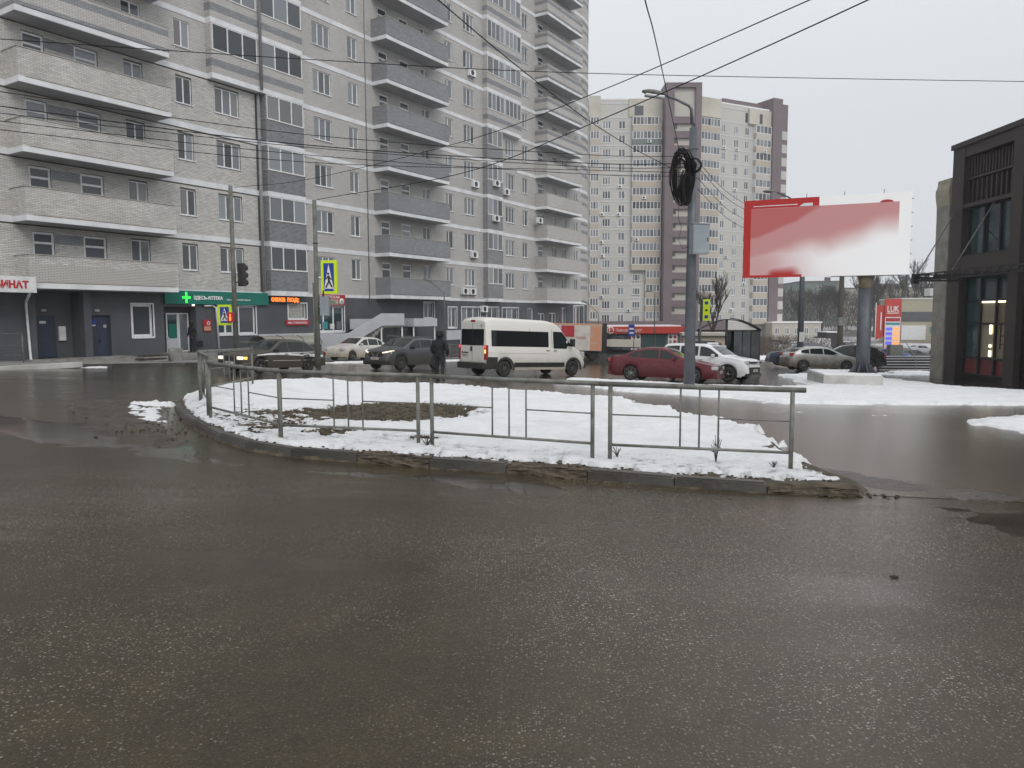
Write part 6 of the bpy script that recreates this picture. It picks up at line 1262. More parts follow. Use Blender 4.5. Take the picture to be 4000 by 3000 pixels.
for i, (x, y, s) in enumerate([(76, 200, 1.0), (84, 205, 1.15), (90, 208, 1.1), (92, 198, 1.45), (98, 205, 1.3), (104, 206, 1.35), (110, 208, 1.65), (118, 214, 1.35), (122, 206, 1.1), (131, 212, 1.0), (118, 190, .7)]):
    put_tree((T1, T2, T3)[i % 3], x, y, TL[i], s * 1.45, i * 1.3, group='bare trees behind the car park')
# a thicket that reads as one mass behind the single trees
b = MB(); rs = random.Random(4)
for i in range(16000):
    x = rs.uniform(70, 175); y = rs.uniform(215, 262); hh = 7.0 + 8 * float(fbm(np.array([[x]]), np.array([[y]]), .06, 3)[0, 0]); z = G(x, y) + rs.random() ** .7 * hh; l = rs.uniform(.5, 2.2); a = rs.random() * 6.3; w_ = rs.uniform(.04, .12)
    b.add([(x - w_, y, z), (x + w_, y, z), (x + math.cos(a) * l * .5, y + math.sin(a) * l * .5, z + l)], [[0, 1, 2]], 'twig')
b.build('woods', kind='stuff')['label'] = 'leafless thicket filling the slope behind the single bare trees'
b = MB()
for i in range(5000):
    x = rs.uniform(-2, 14) if i % 2 else rs.uniform(33, 52); y = rs.uniform(112, 118) if i % 2 else rs.uniform(112, 128)
    if i % 2: x = rs.uniform(31, 36); y = rs.uniform(100, 112)
    z = G(x, y) + rs.random() * 2.4; l = rs.uniform(.3, .9); a = rs.random() * 6.3; w_ = .03
    b.add([(x - w_, y, z), (x + w_, y, z), (x + math.cos(a) * l * .6, y + math.sin(a) * l * .6, z + l)], [[0, 1, 2]], 'hedge')
b.build('undergrowth', kind='stuff')['label'] = 'brown leafless bushes at the foot of the purple tower'
# ------------------------------------------------------------------ railings round the island
FENCE = 'pipe railings round the traffic island'
def railing(label, P0, P1, h=1.0, ext=.0, ext2=0.0, bars=True, rise=.12, rise2=None):
    (x0, y0), (x1, y1) = P0, P1; z0, z1 = G(x0, y0) + rise - .04, G(x1, y1) + (rise if rise2 is None else rise2) - .04; L_ = math.hypot(x1 - x0, y1 - y0)
    t = thing('railing', label, 'railing', (x0, y0, z0), math.atan2(y1 - y0, x1 - x0), FENCE); dz = z1 - z0
    zl = lambda x, z: z + dz * x / L_; m = 'galvanised'
    for x in (0, L_): MB().tube([(x, 0, -.15 + zl(x, 0)), (x, 0, zl(x, h))], .027, m, 12).build('post', t)
    MB().tube([(-ext, 0, zl(-ext, h)), (L_ * .5, 0, zl(L_ * .5, h) - .004), (L_ + ext2, 0, zl(L_ + ext2, h))], .032, m, 12).build('top_rail', t)
    MB().tube([(.02, 0, zl(0, .24)), (L_ - .02, 0, zl(L_, .24))], .018, m, 10).build('bottom_rail', t)
    if bars:
        c = L_ / 2; s_ = L_ * .105
        for x in (c - s_, c, c + s_): MB().tube([(x, 0, zl(x, .25)), (x, 0, zl(x, h - .02))], .0115, m, 8).build('bar', t)
        for a, b_ in ((.02, c - s_), (c + s_, L_ - .02)): MB().tube([(a, 0, zl(a, .62)), (b_, 0, zl(b_, .62))], .009, m, 8).build('middle_bar', t)
    return t
railing('right-hand railing section ending near the tip of the island, its top rail overhanging', (1.22, 9.33), (3.35, 8.98), ext=.125, ext2=.15)
railing('middle railing section between the two closely spaced pairs of posts', (-1.09, 10.2), (1.01, 9.42), ext=.12, ext2=.11)
railing('railing section in front of the bare brown soil patch', (-3.27, 10.6), (-1.29, 10.3), ext=.05, ext2=.11)
railing('railing section running back at a slant left of the bare soil patch', (-5.2, 12.95), (-3.3, 10.66), ext=.05, ext2=.03)
railing('steeply foreshortened railing section at the left end of the island', (-6.3, 15.2), (-5.32, 13.15), ext=.06, ext2=.1, rise=.25)
railing('railing section along the far left edge of the island before the old sedan', (-6.85, 19.9), (-6.36, 15.4), ext=.05, ext2=.06, rise=.25, rise2=.25)
def handrail(label, P0, P1, h=1.0, rise=.1, n=1, group='handrails before the apartment block'):
    (x0, y0), (x1, y1) = P0, P1; z0, z1 = G(x0, y0) + rise, G(x1, y1) + rise; L_ = math.hypot(x1 - x0, y1 - y0)
    t = thing('handrail', label, 'railing', (x0, y0, z0), math.atan2(y1 - y0, x1 - x0), group); dz = z1 - z0
    for i in range(n + 1): x = L_ * i / n; MB().tube([(x, 0, dz * i / n - .1), (x, 0, dz * i / n + h)], .025, 'galvanised').build('post', t)
    for k, z in enumerate((h, h * .6, h * .25)): MB().tube([(0, 0, z), (L_, 0, z + dz)], .022 if k == 0 else .015, 'galvanised').build('rail', t)
handrail('grey handrail below the white canopy fascia at the left edge', PF(12.5, 1.6), PF(16.85, 1.6), n=2, h=1.25)
handrail('grey handrail before the pharmacy door', PF(25.9, 4.6), PF(31.5, 4.6), n=2, rise=.15)
handrail('grey handrail behind the cream white sedan and grey crossover', PF(38.5, 4.7), PF(48, 4.7), n=5, rise=.15)
# basement stair hood, bins, doorstep clutter
t = wthing('stair_hood', 'low greenish hood over a basement stair between the signal pole and the white cladding', 'stair cover', 29.3, -1.2, -2.35)
b = MB(); rows = [[(x, -1.6 * math.cos(a) * .5 - .8, .75 + .55 * math.sin(a)) for a in np.linspace(0, math.pi, 9)] for x in (0, 4.2)]; b.grid(rows, 'poly_roof'); b.build('roof', t); MB().box(0, 4.2, -1.55, -1.5, 0, .74, 'charcoal_wall').box(0, .04, -1.5, -.1, 0, .74, 'charcoal_wall').build('side_wall', t)
for i in range(4): MB().tube([(i * 1.4, -1.6 * math.cos(a) * .5 - .8, .76 + .55 * math.sin(a)) for a in np.linspace(0, math.pi, 9)], .02, 'black_metal', 6).build('rib', t)
t = wthing('dustbin', 'squat concrete dustbin on the pavement left of the pharmacy', 'bin', 23.6, -2.6, -2.3); MB().lathe([(.0, 0), (.3, 0), (.34, .1), (.34, .75), (.28, .8), (.24, .6)], 'concrete', 20, axis='z').build('body', t)
t = wthing('crate_pile', 'low pile of boards and crates beside the concrete dustbin', 'crates', 22.3, -2.4, -2.25)
for i in range(5): MB().bev(-.7 + .06 * i, .6 + .05 * i, -.4, .3, .03 + .09 * i, .1 + .09 * i, 'concrete' if i % 2 else 'bark', .01).build('board', t)
# ------------------------------------------------------------------ poles, signals, signs
def pole(name, label, cat, x, y, h, r0, r1, m, group=None):
    t = thing(name, label, cat, (x, y, G(x, y)), 0, group); MB().tube([(0, 0, -.2), (0, 0, h)], [r0, r1], m, 20).build('shaft', t); MB().lathe([(r0 + .01, .0), (r0 + .09, .0), (r0 + .09, .03), (r0 + .01, .04)], m, 20, axis='z').build('base_plate', t); return t
def crossing_sign(label, x, y, z, w_, h, rz=0, d=.04):
    t = thing('crossing_sign', label, 'road sign', (x, y, z), rz, 'pedestrian crossing signs'); MB().bev(-w_ / 2, w_ / 2, -d / 2, d / 2, 0, h, 'sign_yellow', .018).build('plate', t)
    e = w_ * .17; MB().box(-w_ / 2 + e, w_ / 2 - e, -d / 2 - .004, -d / 2 - .001, e, h - e, 'sign_blue').build('blue_field', t); a = w_ / 2 - e * 1.15; zt = h - e * 1.35
    b = MB(); b.add([(-a, -d / 2 - .008, e * 1.9), (a, -d / 2 - .008, e * 1.9), (0, -d / 2 - .008, zt)], [[0, 1, 2]], 'plain_white'); b.build('white_triangle', t)
    b = MB(); s_ = h * .5; z0 = e * 2.1; y_ = -d / 2 - .011
    def st(p, q, r_): dx, dz = q[0] - p[0], q[1] - p[1]; l = math.hypot(dx, dz); nx, nz = -dz / l * r_, dx / l * r_; b.add([((p[0] + nx) * s_, y_, z0 + (p[1] + nz) * s_), ((p[0] - nx) * s_, y_, z0 + (p[1] - nz) * s_), ((q[0] - nx) * s_, y_, z0 + (q[1] - nz) * s_), ((q[0] + nx) * s_, y_, z0 + (q[1] + nz) * s_)], [[0, 1, 2, 3]], 'ink')
    st((-.02, .75), (.02, .4), .07); st((.02, .42), (.2, .05), .05); st((.02, .42), (-.2, .02), .05); st((-.02, .72), (.18, .5), .035); st((-.02, .72), (-.2, .52), .035); b.add([(-.03 * s_ + .075 * s_ * math.cos(q), y_, z0 + .86 * s_ + .075 * s_ * math.sin(q)) for q in np.linspace(0, 2 * math.pi, 13)[:-1]], [list(range(12))], 'ink'); b.build('walking_figure', t)
    for q in (-w_ * .3, w_ * .3): MB().box(q - .012, q + .012, y_ - .004, y_ - .001, e * 1.3, e * 1.8, 'plain_white').build('stripe', t)
    return t
pole('signal_pole', 'thin grey pole carrying the traffic signals in front of the pharmacy', 'traffic pole', -14.02, 38.47, 8.95, .13, .1, 'old_pole')
t = thing('traffic_signal', 'dark back of a traffic signal head high on the pole before the pharmacy', 'traffic light', (-13.58, 38.4, 3.2), R(160)); b = MB(); b.bev(-.17, .17, -.12, .12, 0, 1.15, 'black_plastic', .03)
for i in range(3): b.lathe([(.13, -.12), (.15, -.32), (.14, -.32), (.12, -.12)], 'black_plastic', 16, Matrix.Translation((0, 0, .2 + .37 * i)))
b.build('housing', t); MB().tube([(0, .02, .2), (.32, .1, .2)], .025, 'black_metal').build('bracket', t)
t = thing('pedestrian_signal', 'small pedestrian signal with a lit red figure beside the yellow crossing sign', 'traffic light', (-14.1, 38.1, 1.4), 0); MB().bev(-.15, .15, -.08, .12, 0, .5, 'red_sign', .03).build('housing', t)
b = MB(); b.box(-.045, .045, -.1, -.085, .08, .3, 'led_red'); b.lathe([(0, -.1), (.045, -.1), (.045, -.085)], 'led_red', 12, Matrix.Translation((0, 0, .37))); b.build('red_figure', t)
crossing_sign('yellow edged pedestrian crossing sign on the signal pole before the pharmacy window', -14.42, 38.15, 1.25, .68, 1.03)
P2 = pole('sign_pole', 'weathered thin pole carrying the large yellow crossing sign', 'pole', -7.09, 27.68, 6.45, .085, .075, 'old_pole')
MB().lathe([(.09, 0), (.1, .02), (.09, .04)], 'black_metal', 12, Matrix.Translation((0, 0, 4.9)), axis='z').build('clamp', P2); MB().tube([(-.1, 0, .4), (-.12, 0, 3.5)], .03, 'old_pole').build('conduit', P2)
crossing_sign('large yellow edged pedestrian crossing sign high on the weathered thin pole', -6.58, 27.55, 2.46, .58, 1.2, R(-4), .16)
t = thing('control_box', 'pale grey control box fixed below the large crossing sign', 'box', (-6.78, 27.6, 1.68), 0); MB().bev(-.16, .16, -.12, .12, 0, .72, 'cabinet_grey', .02).build('housing', t); MB().tube([(-.02, -.14, .7), (-.02, -.1, .9)], .03, 'black_metal').build('cable_gland', t)
# big lamp post with the coil and cabinet
LPG = 'tall tapered street lamps'
t = pole('street_lamp', 'thick dark grey lamp post in front of the dark red sedan, hung with cable coils', 'street lamp', 6.56, 27.88, 9.35, .21, .14, 'pole_grey', LPG)
z0 = G(6.56, 27.88)
def rel(pts): return [(x - 6.56, y - 27.88, z - z0) for x, y, z in pts]
MB().tube(rel([(6.5, 27.88, 8.5), (6.47, 27.88, 9.0), (6.38, 27.88, 9.13), (5.9, 27.88, 9.36), (5.55, 27.88, 9.48)]), [.06, .055, .05, .045, .045], 'pole_grey', 10).build('arm', t)
l = MB().lathe([(0, -.62), (.08, -.6), (.17, -.4), (.19, -.15), (.13, .1), (.06, .25), (0, .26)], 'galvanised', 16, Matrix.Translation(Vector(rel([(5.3, 27.88, 9.56)])[0])) @ Matrix.Rotation(R(8), 4, 'Y') @ Matrix.Rotation(R(-90), 4, 'Z') @ Matrix.Diagonal((1, 1, .55, 1))).build('lamp_head', t)
MB().bev(-.5, .2, -.14, .14, -.13, -.05, 'lamp_glass', .03, Matrix.Translation(Vector(rel([(5.3, 27.88, 9.53)])[0])) @ Matrix.Rotation(R(8), 4, 'Y')).build('lamp_glass', l)
for z in (8.0, 7.45, 6.95, 5.2): MB().lathe([(.18, 0), (.185, .02), (.18, .04)], 'galvanised', 16, Matrix.Translation((0, 0, z + .6)), axis='z').build('steel_band', t)
t = thing('distribution_box', 'grey metal distribution cabinet strapped to the thick lamp post', 'cabinet', (6.72, 27.55, 3.84), R(14)); MB().bev(-.3, .34, -.2, .12, 0, 1.05, 'cabinet_grey', .015).build('housing', t); MB().bev(-.27, .31, -.212, -.201, .04, 1.01, 'cabinet_grey', .005).build('door', t); MB().bev(-.32, .36, -.24, .13, 1.051, 1.075, 'cabinet_grey', .005).build('rain_cap', t); MB().bev(.24, .27, -.23, -.212, .45, .57, 'black_metal', .005).build('handle', t)
rs = random.Random(11); t = thing('cable_coil', 'bundle of black cable coils hanging on the left side of the thick lamp post', 'cable coil', (6.12, 27.6, 6.55), 0)
for i in range(34):
    a = rs.uniform(.2, .42) if i < 26 else rs.uniform(.1, .2); h_ = rs.uniform(.55, .98) if i < 26 else rs.uniform(.5, .7); cx = rs.uniform(-.08, .1) + (.12 if i >= 26 else 0); cz = rs.uniform(-.05, .12) - (.35 if i >= 26 else 0); tw_ = rs.uniform(-.5, .5); ph = rs.uniform(0, 6); wob = rs.uniform(.01, .05)
    pts = [(cx + a * math.cos(q) * (1 + wob * math.sin(3 * q + ph)) * math.cos(tw_) , a * math.cos(q) * math.sin(tw_) - .04 * i / 34, cz + h_ * math.sin(q) * (1 + wob * math.cos(2 * q + ph))) for q in np.linspace(0, 2 * math.pi, 33)]
    MB().tube(pts, rs.uniform(.011, .02), 'wire', 6).build('loop', t)
MB().tube([(.15 + .13 * math.cos(q) * (1 + .3 * math.sin(q)), -.05, -.42 + .5 * math.sin(q)) for q in np.linspace(0, 2 * math.pi, 25)], .09, 'wire', 8).build('thick_loop', t)
MB().tube([(-.1, 0, -.7), (-.12, 0, -1.4), (.0, 0, -1.75), (-.1, 0, -2.2), (.05, 0, -2.5), (.3, 0, -2.45)], .009, 'wire', 5).build('loose_end', t)
t = thing('cable_ring', 'neat round black cable ring on the front of the thick lamp post', 'cable coil', (6.5, 27.6, 6.98), 0)
for i in range(7): MB().tube([((.31 - .012 * i) * math.cos(q), -.02 * i * .7, (.27 - .01 * i) * math.sin(q)) for q in np.linspace(0, 2 * math.pi, 33)], .013, 'wire', 6).build('loop', t)
MB().lathe([(0, -.03), (.2, -.03), (.22, .0)], 'wire', 20, Matrix.Translation((-.08, .05, 0))).build('junction_box', t)
t = pole('street_lamp', 'thinner dark lamp pole standing behind the left end of the billboard', 'street lamp', 17.99, 47.19, 9.9, .2, .12, 'pole_grey', LPG); z1 = G(17.99, 47.19)
MB().tube([(-.03, 0, 9.85), (-.3, 0, 10.3), (-.98, 0, 10.75), (-1.7, 0, 11.05)], .05, 'pole_grey', 10).build('arm', t)
MB().lathe([(0, -.5), (.15, -.35), (.18, -.1), (.06, .25), (0, .26)], 'galvanised', 16, Matrix.Translation((-2.1, 0, 11.1)) @ Matrix.Rotation(R(-90), 4, 'Z') @ Matrix.Diagonal((1, 1, .55, 1))).build('lamp_head', t); MB().box(-.16, .16, -.215, -.2, 1.9, 2.5, 'plain_white').build('notice', t)
t = pole('wooden_pole', 'dark wooden utility pole far back between the two lamp poles', 'utility pole', 47.17, 108.87, 15, .42, .3, 'bark'); MB().box(-.5, .5, -.6, -.3, 4.6, 5.8, 'old_pole').build('box', t)
t = pole('wooden_pole', 'dark utility pole in front of the cream shop building', 'utility pole', 62.5, 106, 11.5, .28, .2, 'bark')
MB().tube([(0, 0, 11.2), (-1.5, 0, 12.0)], .1, 'galvanised').build('arm', t)
def small_lamp(label, pts, rb, head):
    x, y, z = pts[-1]; g = G(x, y); t = thing('street_lamp', label, 'street lamp', (x, y, g), 0, 'thin distant street lamps'); MB().tube([(0, 0, 0), (0, 0, pts[1][2] - g), (pts[0][0] - x, 0, pts[0][2] - g)], [rb, rb * .8, rb * .6], 'galvanised', 8).build('pole', t)
    MB().bev(-.5, .1, -.12, .12, -.06, .08, 'galvanised', .03, Matrix.Translation((pts[0][0] - x, 0, pts[0][2] - g)) @ Matrix.Rotation(head, 4, 'Y')).build('lamp_head', t)
small_lamp('thin street lamp leaning before the lowest grey balcony of the long block', [(-5.56, 52.0, 4.04), (-4.58, 52.0, 3.26), (-4.61, 52.0, .69)], .05, R(20))
small_lamp('thin street lamp at the rounded end of the long block', [(6.9, 70.0, 2.9), (7.98, 70.0, 1.97), (8.0, 70.0, .9)], .05, R(20))
small_lamp('thin street lamp in front of the red kiosk shop', [(13.2, 72.0, 4.0), (13.5, 72.0, 3.9), (13.55, 72.0, 0)], .05, 0)
t = thing('bus_stop_sign', 'blue and white bus stop sign on a thin post before the red kiosk shop', 'road sign', (9.47, 60, G(9.47, 60)), 0); MB().tube([(.2, 0, 0), (.2, 0, 3.1)], .035, 'galvanised').build('post', t); MB().bev(-.24, .24, -.06, -.035, 2.1, 3.0, 'sign_blue', .01).build('plate', t); MB().bev(-.17, .17, -.068, -.061, 2.62, 2.74, 'plain_white', .003).box(-.17, .17, -.068, -.061, 2.3, 2.42, 'plain_white').build('white_stripe', t)
t = thing('sign_board', 'narrow yellow-green sign board with small blue symbols right of the thick lamp post', 'road sign', (10.25, 40, 1.38), R(-20)); MB().bev(-.18, .18, -.03, .03, 0, 1.12, 'sign_yellow', .012).build('plate', t)
for z in (.12, .85): MB().box(-.09, .09, -.036, -.031, z, z + .17, 'sign_blue').build('symbol', t)
MB().bev(-.07, .07, -.036, -.031, .5, .6, 'ink', .002).build('symbol', t); MB().bev(-.3, -.19, -.06, .06, -.02, 1.1, 'black_plastic', .02).build('signal_housing', t); MB().tube([(-.3, .1, 1.0), (-.3, .1, G(10.25, 40) - 1.38)], .05, 'pole_grey').build('post', t)
# ------------------------------------------------------------------ billboard
bx, by = 14.87, 32.0; g0 = G(bx, by)
t = thing('billboard', 'large red and white billboard on a single thick grey column', 'billboard', (bx, by, g0), 0); MB().tube([(0, 0, .5), (0, 0, 4.1)], .275, 'pole_grey', 24).build('column', t); MB().tube([(0, 0, 4.1), (0, 0, 4.4), (0, 0, 4.62)], [.265, .28, .35], 'rusty', 24).build('column_head', t)
MB().lathe([(.28, .57), (.6, .545), (.6, .58), (.28, .62)], 'black_metal', 8, axis='z').build('base_plate', t)
for i in range(8): a = i * math.pi / 4; MB().prism([(.27, .58), (.56, .58), (.27, .98)], .02, 'pole_grey', a0=-.01, T=Matrix.Rotation(a, 4, 'Z')).build('gusset', t)
bl = Vector((10.1, 33.35, 0)); brr = Vector((16.08, 30.87, 0)); ux = (brr - bl).normalized(); Wb = (brr - bl).length; ang = math.atan2(ux.y, ux.x)
zbl, ztr = 2.53 + 1.6 + .02, None
HB = 3.31; T0 = Matrix.Translation((bl.x - bx, bl.y - by, 3.27 - g0)) @ Matrix.Rotation(ang, 4, 'Z')
m, tt, b_, N, L = nodes('billboard_print'); tc = N('ShaderNodeTexCoord'); sp = N('ShaderNodeSeparateXYZ'); L(tc.outputs['Object'], sp.inputs[0])
def mapr(v, a, c, lo=0, hi=1):
    n = N('ShaderNodeMapRange', clamp=True, interpolation_type='SMOOTHSTEP'); n.inputs[1].default_value = a; n.inputs[2].default_value = c; n.inputs[3].default_value = lo; n.inputs[4].default_value = hi; L(v, n.inputs[0]); return n.outputs[0]
def mth(op, a, c=None, k=None):
    n = N('ShaderNodeMath', operation=op); L(a, n.inputs[0])
    if c is not None: L(c, n.inputs[1])
    if k is not None: n.inputs[1].default_value = k
    return n.outputs[0]
nz = N('ShaderNodeTexNoise', i_Scale=.5, i_Detail=1.5); L(tc.outputs['Object'], nz.inputs['Vector'])
u = mth('MULTIPLY', sp.outputs[0], k=1 / Wb); v = mth('MULTIPLY', sp.outputs[2], k=1 / HB); diag = mth('SUBTRACT', u, mth('MULTIPLY', v, k=-.0)); 
def lin(cu, cv, k): return mth('ADD', mth('ADD', mth('MULTIPLY', u, k=cu), mth('MULTIPLY', v, k=cv)), k=k)
wob = mth('MULTIPLY', mth('ADD', nz.outputs[0], k=-.5), k=.32)
red1 = mth('MULTIPLY', mapr(mth('ADD', lin(-.75, 1, -.42), wob), -.16, .1), k=.88)                 # red corner top left
pink = mth('MULTIPLY', mth('MULTIPLY', mapr(mth('ADD', lin(-.5, 1, -.16), wob), -.16, .14), mapr(lin(-.55, 1, -.62), -.02, .25, 1, .45)), k=.72)
wash = mth('MULTIPLY', mapr(mth('ADD', lin(1, .3, -.1), wob), 0, .62, 1, 0), k=.62)
low = mth('MULTIPLY', mapr(v, .03, .24, 1, 0), mth('MULTIPLY', mapr(u, .08, .2), mapr(u, .3, .42, 1, 0)))
strip = mth('MULTIPLY', mapr(v, .885, .89), mapr(u, .465, .47, 1, 0)); edge = mapr(u, .045, .05, 1, 0); bot = mth('MULTIPLY', mapr(v, .03, .035, 1, 0), mapr(u, .37, .375, 1, 0))
clear = mth('MULTIPLY', mapr(v, .885, .89, 1, 0), mapr(u, .93, .935, 1, 0))
f = mth('MULTIPLY', mth('MAXIMUM', mth('MAXIMUM', red1, low), mth('MAXIMUM', pink, wash)), clear)
f = mth('MAXIMUM', f, mth('MAXIMUM', mth('MAXIMUM', strip, edge), bot))
mx = N('ShaderNodeMix', data_type='RGBA'); L(f, mx.inputs['Factor']); mx.inputs['A'].default_value = (.93, .93, .93, 1); mx.inputs['B'].default_value = (.43, .012, .01, 1); L(mx.outputs['Result'], b_.inputs['Base Color']); b_.inputs['Roughness'].default_value = .5
b_.inputs['Emission Color'].default_value = (1, 1, 1, 1); b_.inputs['Emission Strength'].default_value = 0
f = MB().box(0, Wb, 0, .03, 0, HB, 'billboard_print').build('poster', t, T=T0)
MB().box(.02, Wb - .02, .04, .36, .04, HB - .04, 'billboard_back').build('box_frame', t, T=T0)
MB().tube([(Wb * .55, .3, .1), (Wb * .95, .3, .1)], .12, 'pole_grey').build('cross_beam', t, T=T0)
b = MB(); b.box(.39, 2.17, -.006, -.002, HB * .915, HB * .925, 'plain_white'); b.prism([(2.24, HB * .893), (2.77, HB * .893), (2.77, HB * .93), (2.42, HB * .93)], .004, 'plain_white', a0=-.006); b.build('printed_line', t, T=T0)
b = MB(); b.prism([(Wb * .86 + .25 * math.cos(q), HB * .888 + .1 * math.sin(q)) for q in np.linspace(0, math.pi, 13)], .004, 'red_sign', a0=-.006); b.build('printed_dot', t, T=T0)
for i in range(6): MB().tube([(Wb, .1, .28 + i * .55), (Wb + .08, .1, .28 + i * .55)], .014, 'black_metal', 6).build('clip', t, T=T0)
for i in range(4): MB().tube([(1.05 + i * 1.47, .15, HB), (1.05 + i * 1.47, .15, HB + .17)], .014, 'black_metal', 6).build('clip', t, T=T0)
t = thing('concrete_block', 'long white concrete foundation block at the foot of the billboard column', 'foundation', (14.15, 32.2, G(14.15, 32.2)), R(-10)); MB().bev(-1.15, 1.15, -1.6, 1.6, -.2, .5, 'white_concrete', .04).build('body', t); MB().bev(-1.1, 1.1, -1.55, 1.55, .502, .56, 'snow', .025).build('snow_cap', t)
# ------------------------------------------------------------------ overhead wires
def wire(label, pts, r=.011, cat='cable'):
    # smooth curve through the points
    P_ = [Vector(p) for p in pts]; out = []
    Q = [P_[0] * 2 - P_[1]] + P_ + [P_[-1] * 2 - P_[-2]]
    for i in range(1, len(Q) - 2):
        for k in range(8):
            s = k / 8; a, b1, c, d = Q[i - 1], Q[i], Q[i + 1], Q[i + 2]; out.append(.5 * ((2 * b1) + (c - a) * s + (2 * a - 5 * b1 + 4 * c - d) * s * s + (3 * b1 - a - 3 * c + d) * s ** 3))
    out.append(P_[-1]); o = MB().tube(out, r, 'wire', 6).build('overhead_cable'); tag(o, label, cat, 'overhead cables'); return o
wire('uppermost cable crossing nearly level from the left edge past the tower roofs', [(-18, 18.8, 8.7), (-13.03, 20, 8.72), (-5.73, 22, 8.85), (2.24, 24, 9.07), (17.11, 26, 9.37), (26, 27.3, 9.7)])
wire('cable dropping steeply from the top of the picture to the cable coil', [(.6, 6, 5.6), (2.05, 12, 6.41), (3.01, 16, 7.01), (6.04, 27.7, 7.42)])
wire('slanting cable rising right from the signal pole before the pharmacy', [(-13.86, 38.47, 8.1), (-9, 34, 7.68), (-1.72, 26, 7.45), (2.01, 20, 7.27), (5.31, 14, 7.2), (8, 9, 7.2)])
wire('lower slanting cable rising right from the crossing sign pole', [(-7.0, 27.68, 5.84), (-1.46, 22, 5.68), (1.8, 18, 6.04), (5.45, 12, 6.4), (8.2, 7, 6.8)])
wire('cable falling from the top middle of the picture down to the thick lamp post', [(-4, 7, 7.4), (-1.29, 14, 7.23), (1.4, 20, 7.06), (3.65, 24, 6.88), (6.0, 27.7, 6.79)])
for lab, p in [('highest of the five level cables running left from the cable coil', [(-19.5, 20, 8.5), (-14.43, 22, 8.0), (-6.58, 25, 7.49), (2.56, 27.3, 7.31), (6.4, 27.8, 7.33)]),
               ('thick second of the five level cables running left from the cable coil', [(-19.5, 20, 8.0), (-14.45, 22, 7.6), (-6.58, 25, 7.16), (2.56, 27.3, 7.02), (6.4, 27.8, 7.08)]),
               ('third from the top of the five level cables left of the cable coil', [(-19.5, 20, 7.7), (-14.47, 22, 7.41), (-6.59, 25, 7.09), (2.56, 27.3, 6.89), (6.4, 27.8, 6.94)]),
               ('lowest cable over the grey balconies running left from the coil', [(-19.5, 20, 7.45), (-14.48, 22, 7.19), (-6.59, 25, 6.85), (2.56, 27.3, 6.64), (6.4, 27.8, 6.63)]),
               ('sagging cable that starts lowest at the left edge and joins the coil', [(-19.5, 20, 7.2), (-14.49, 22, 6.95), (-6.6, 25, 6.62), (2.56, 27.3, 6.78), (6.4, 27.8, 6.76)])]: wire(lab, p, .016 if 'thick' in lab else .011)
for lab, p in [('highest of the cables falling right from the coil behind the billboard', [(6.6, 27.9, 7.32), (10.6, 38, 7.75), (14.75, 48.0, 8.5)]), ('second of the cables falling right from the coil behind the billboard', [(6.6, 27.9, 7.12), (10.6, 38, 7.45), (14.75, 48.0, 8.15)]),
               ('third of the cables falling right from the coil behind the billboard', [(6.6, 27.9, 6.75), (10.6, 38, 6.95), (14.75, 48.0, 7.55)]), ('lowest of the cables falling right from the coil behind the billboard', [(6.6, 27.9, 6.35), (10.6, 38, 6.5), (14.75, 48.0, 7.0)])]: wire(lab, p)
for lab, za in (('upper thin cable between the wooden pole and the corner building', 13.2), ('lower thin cable between the wooden pole and the corner building', 12.2)): wire(lab, [(18, 47.19, za - 4.6), (30, 78, za - 4.9), (47.1, 108.9, za - 3.6 - 1.5)], .02)
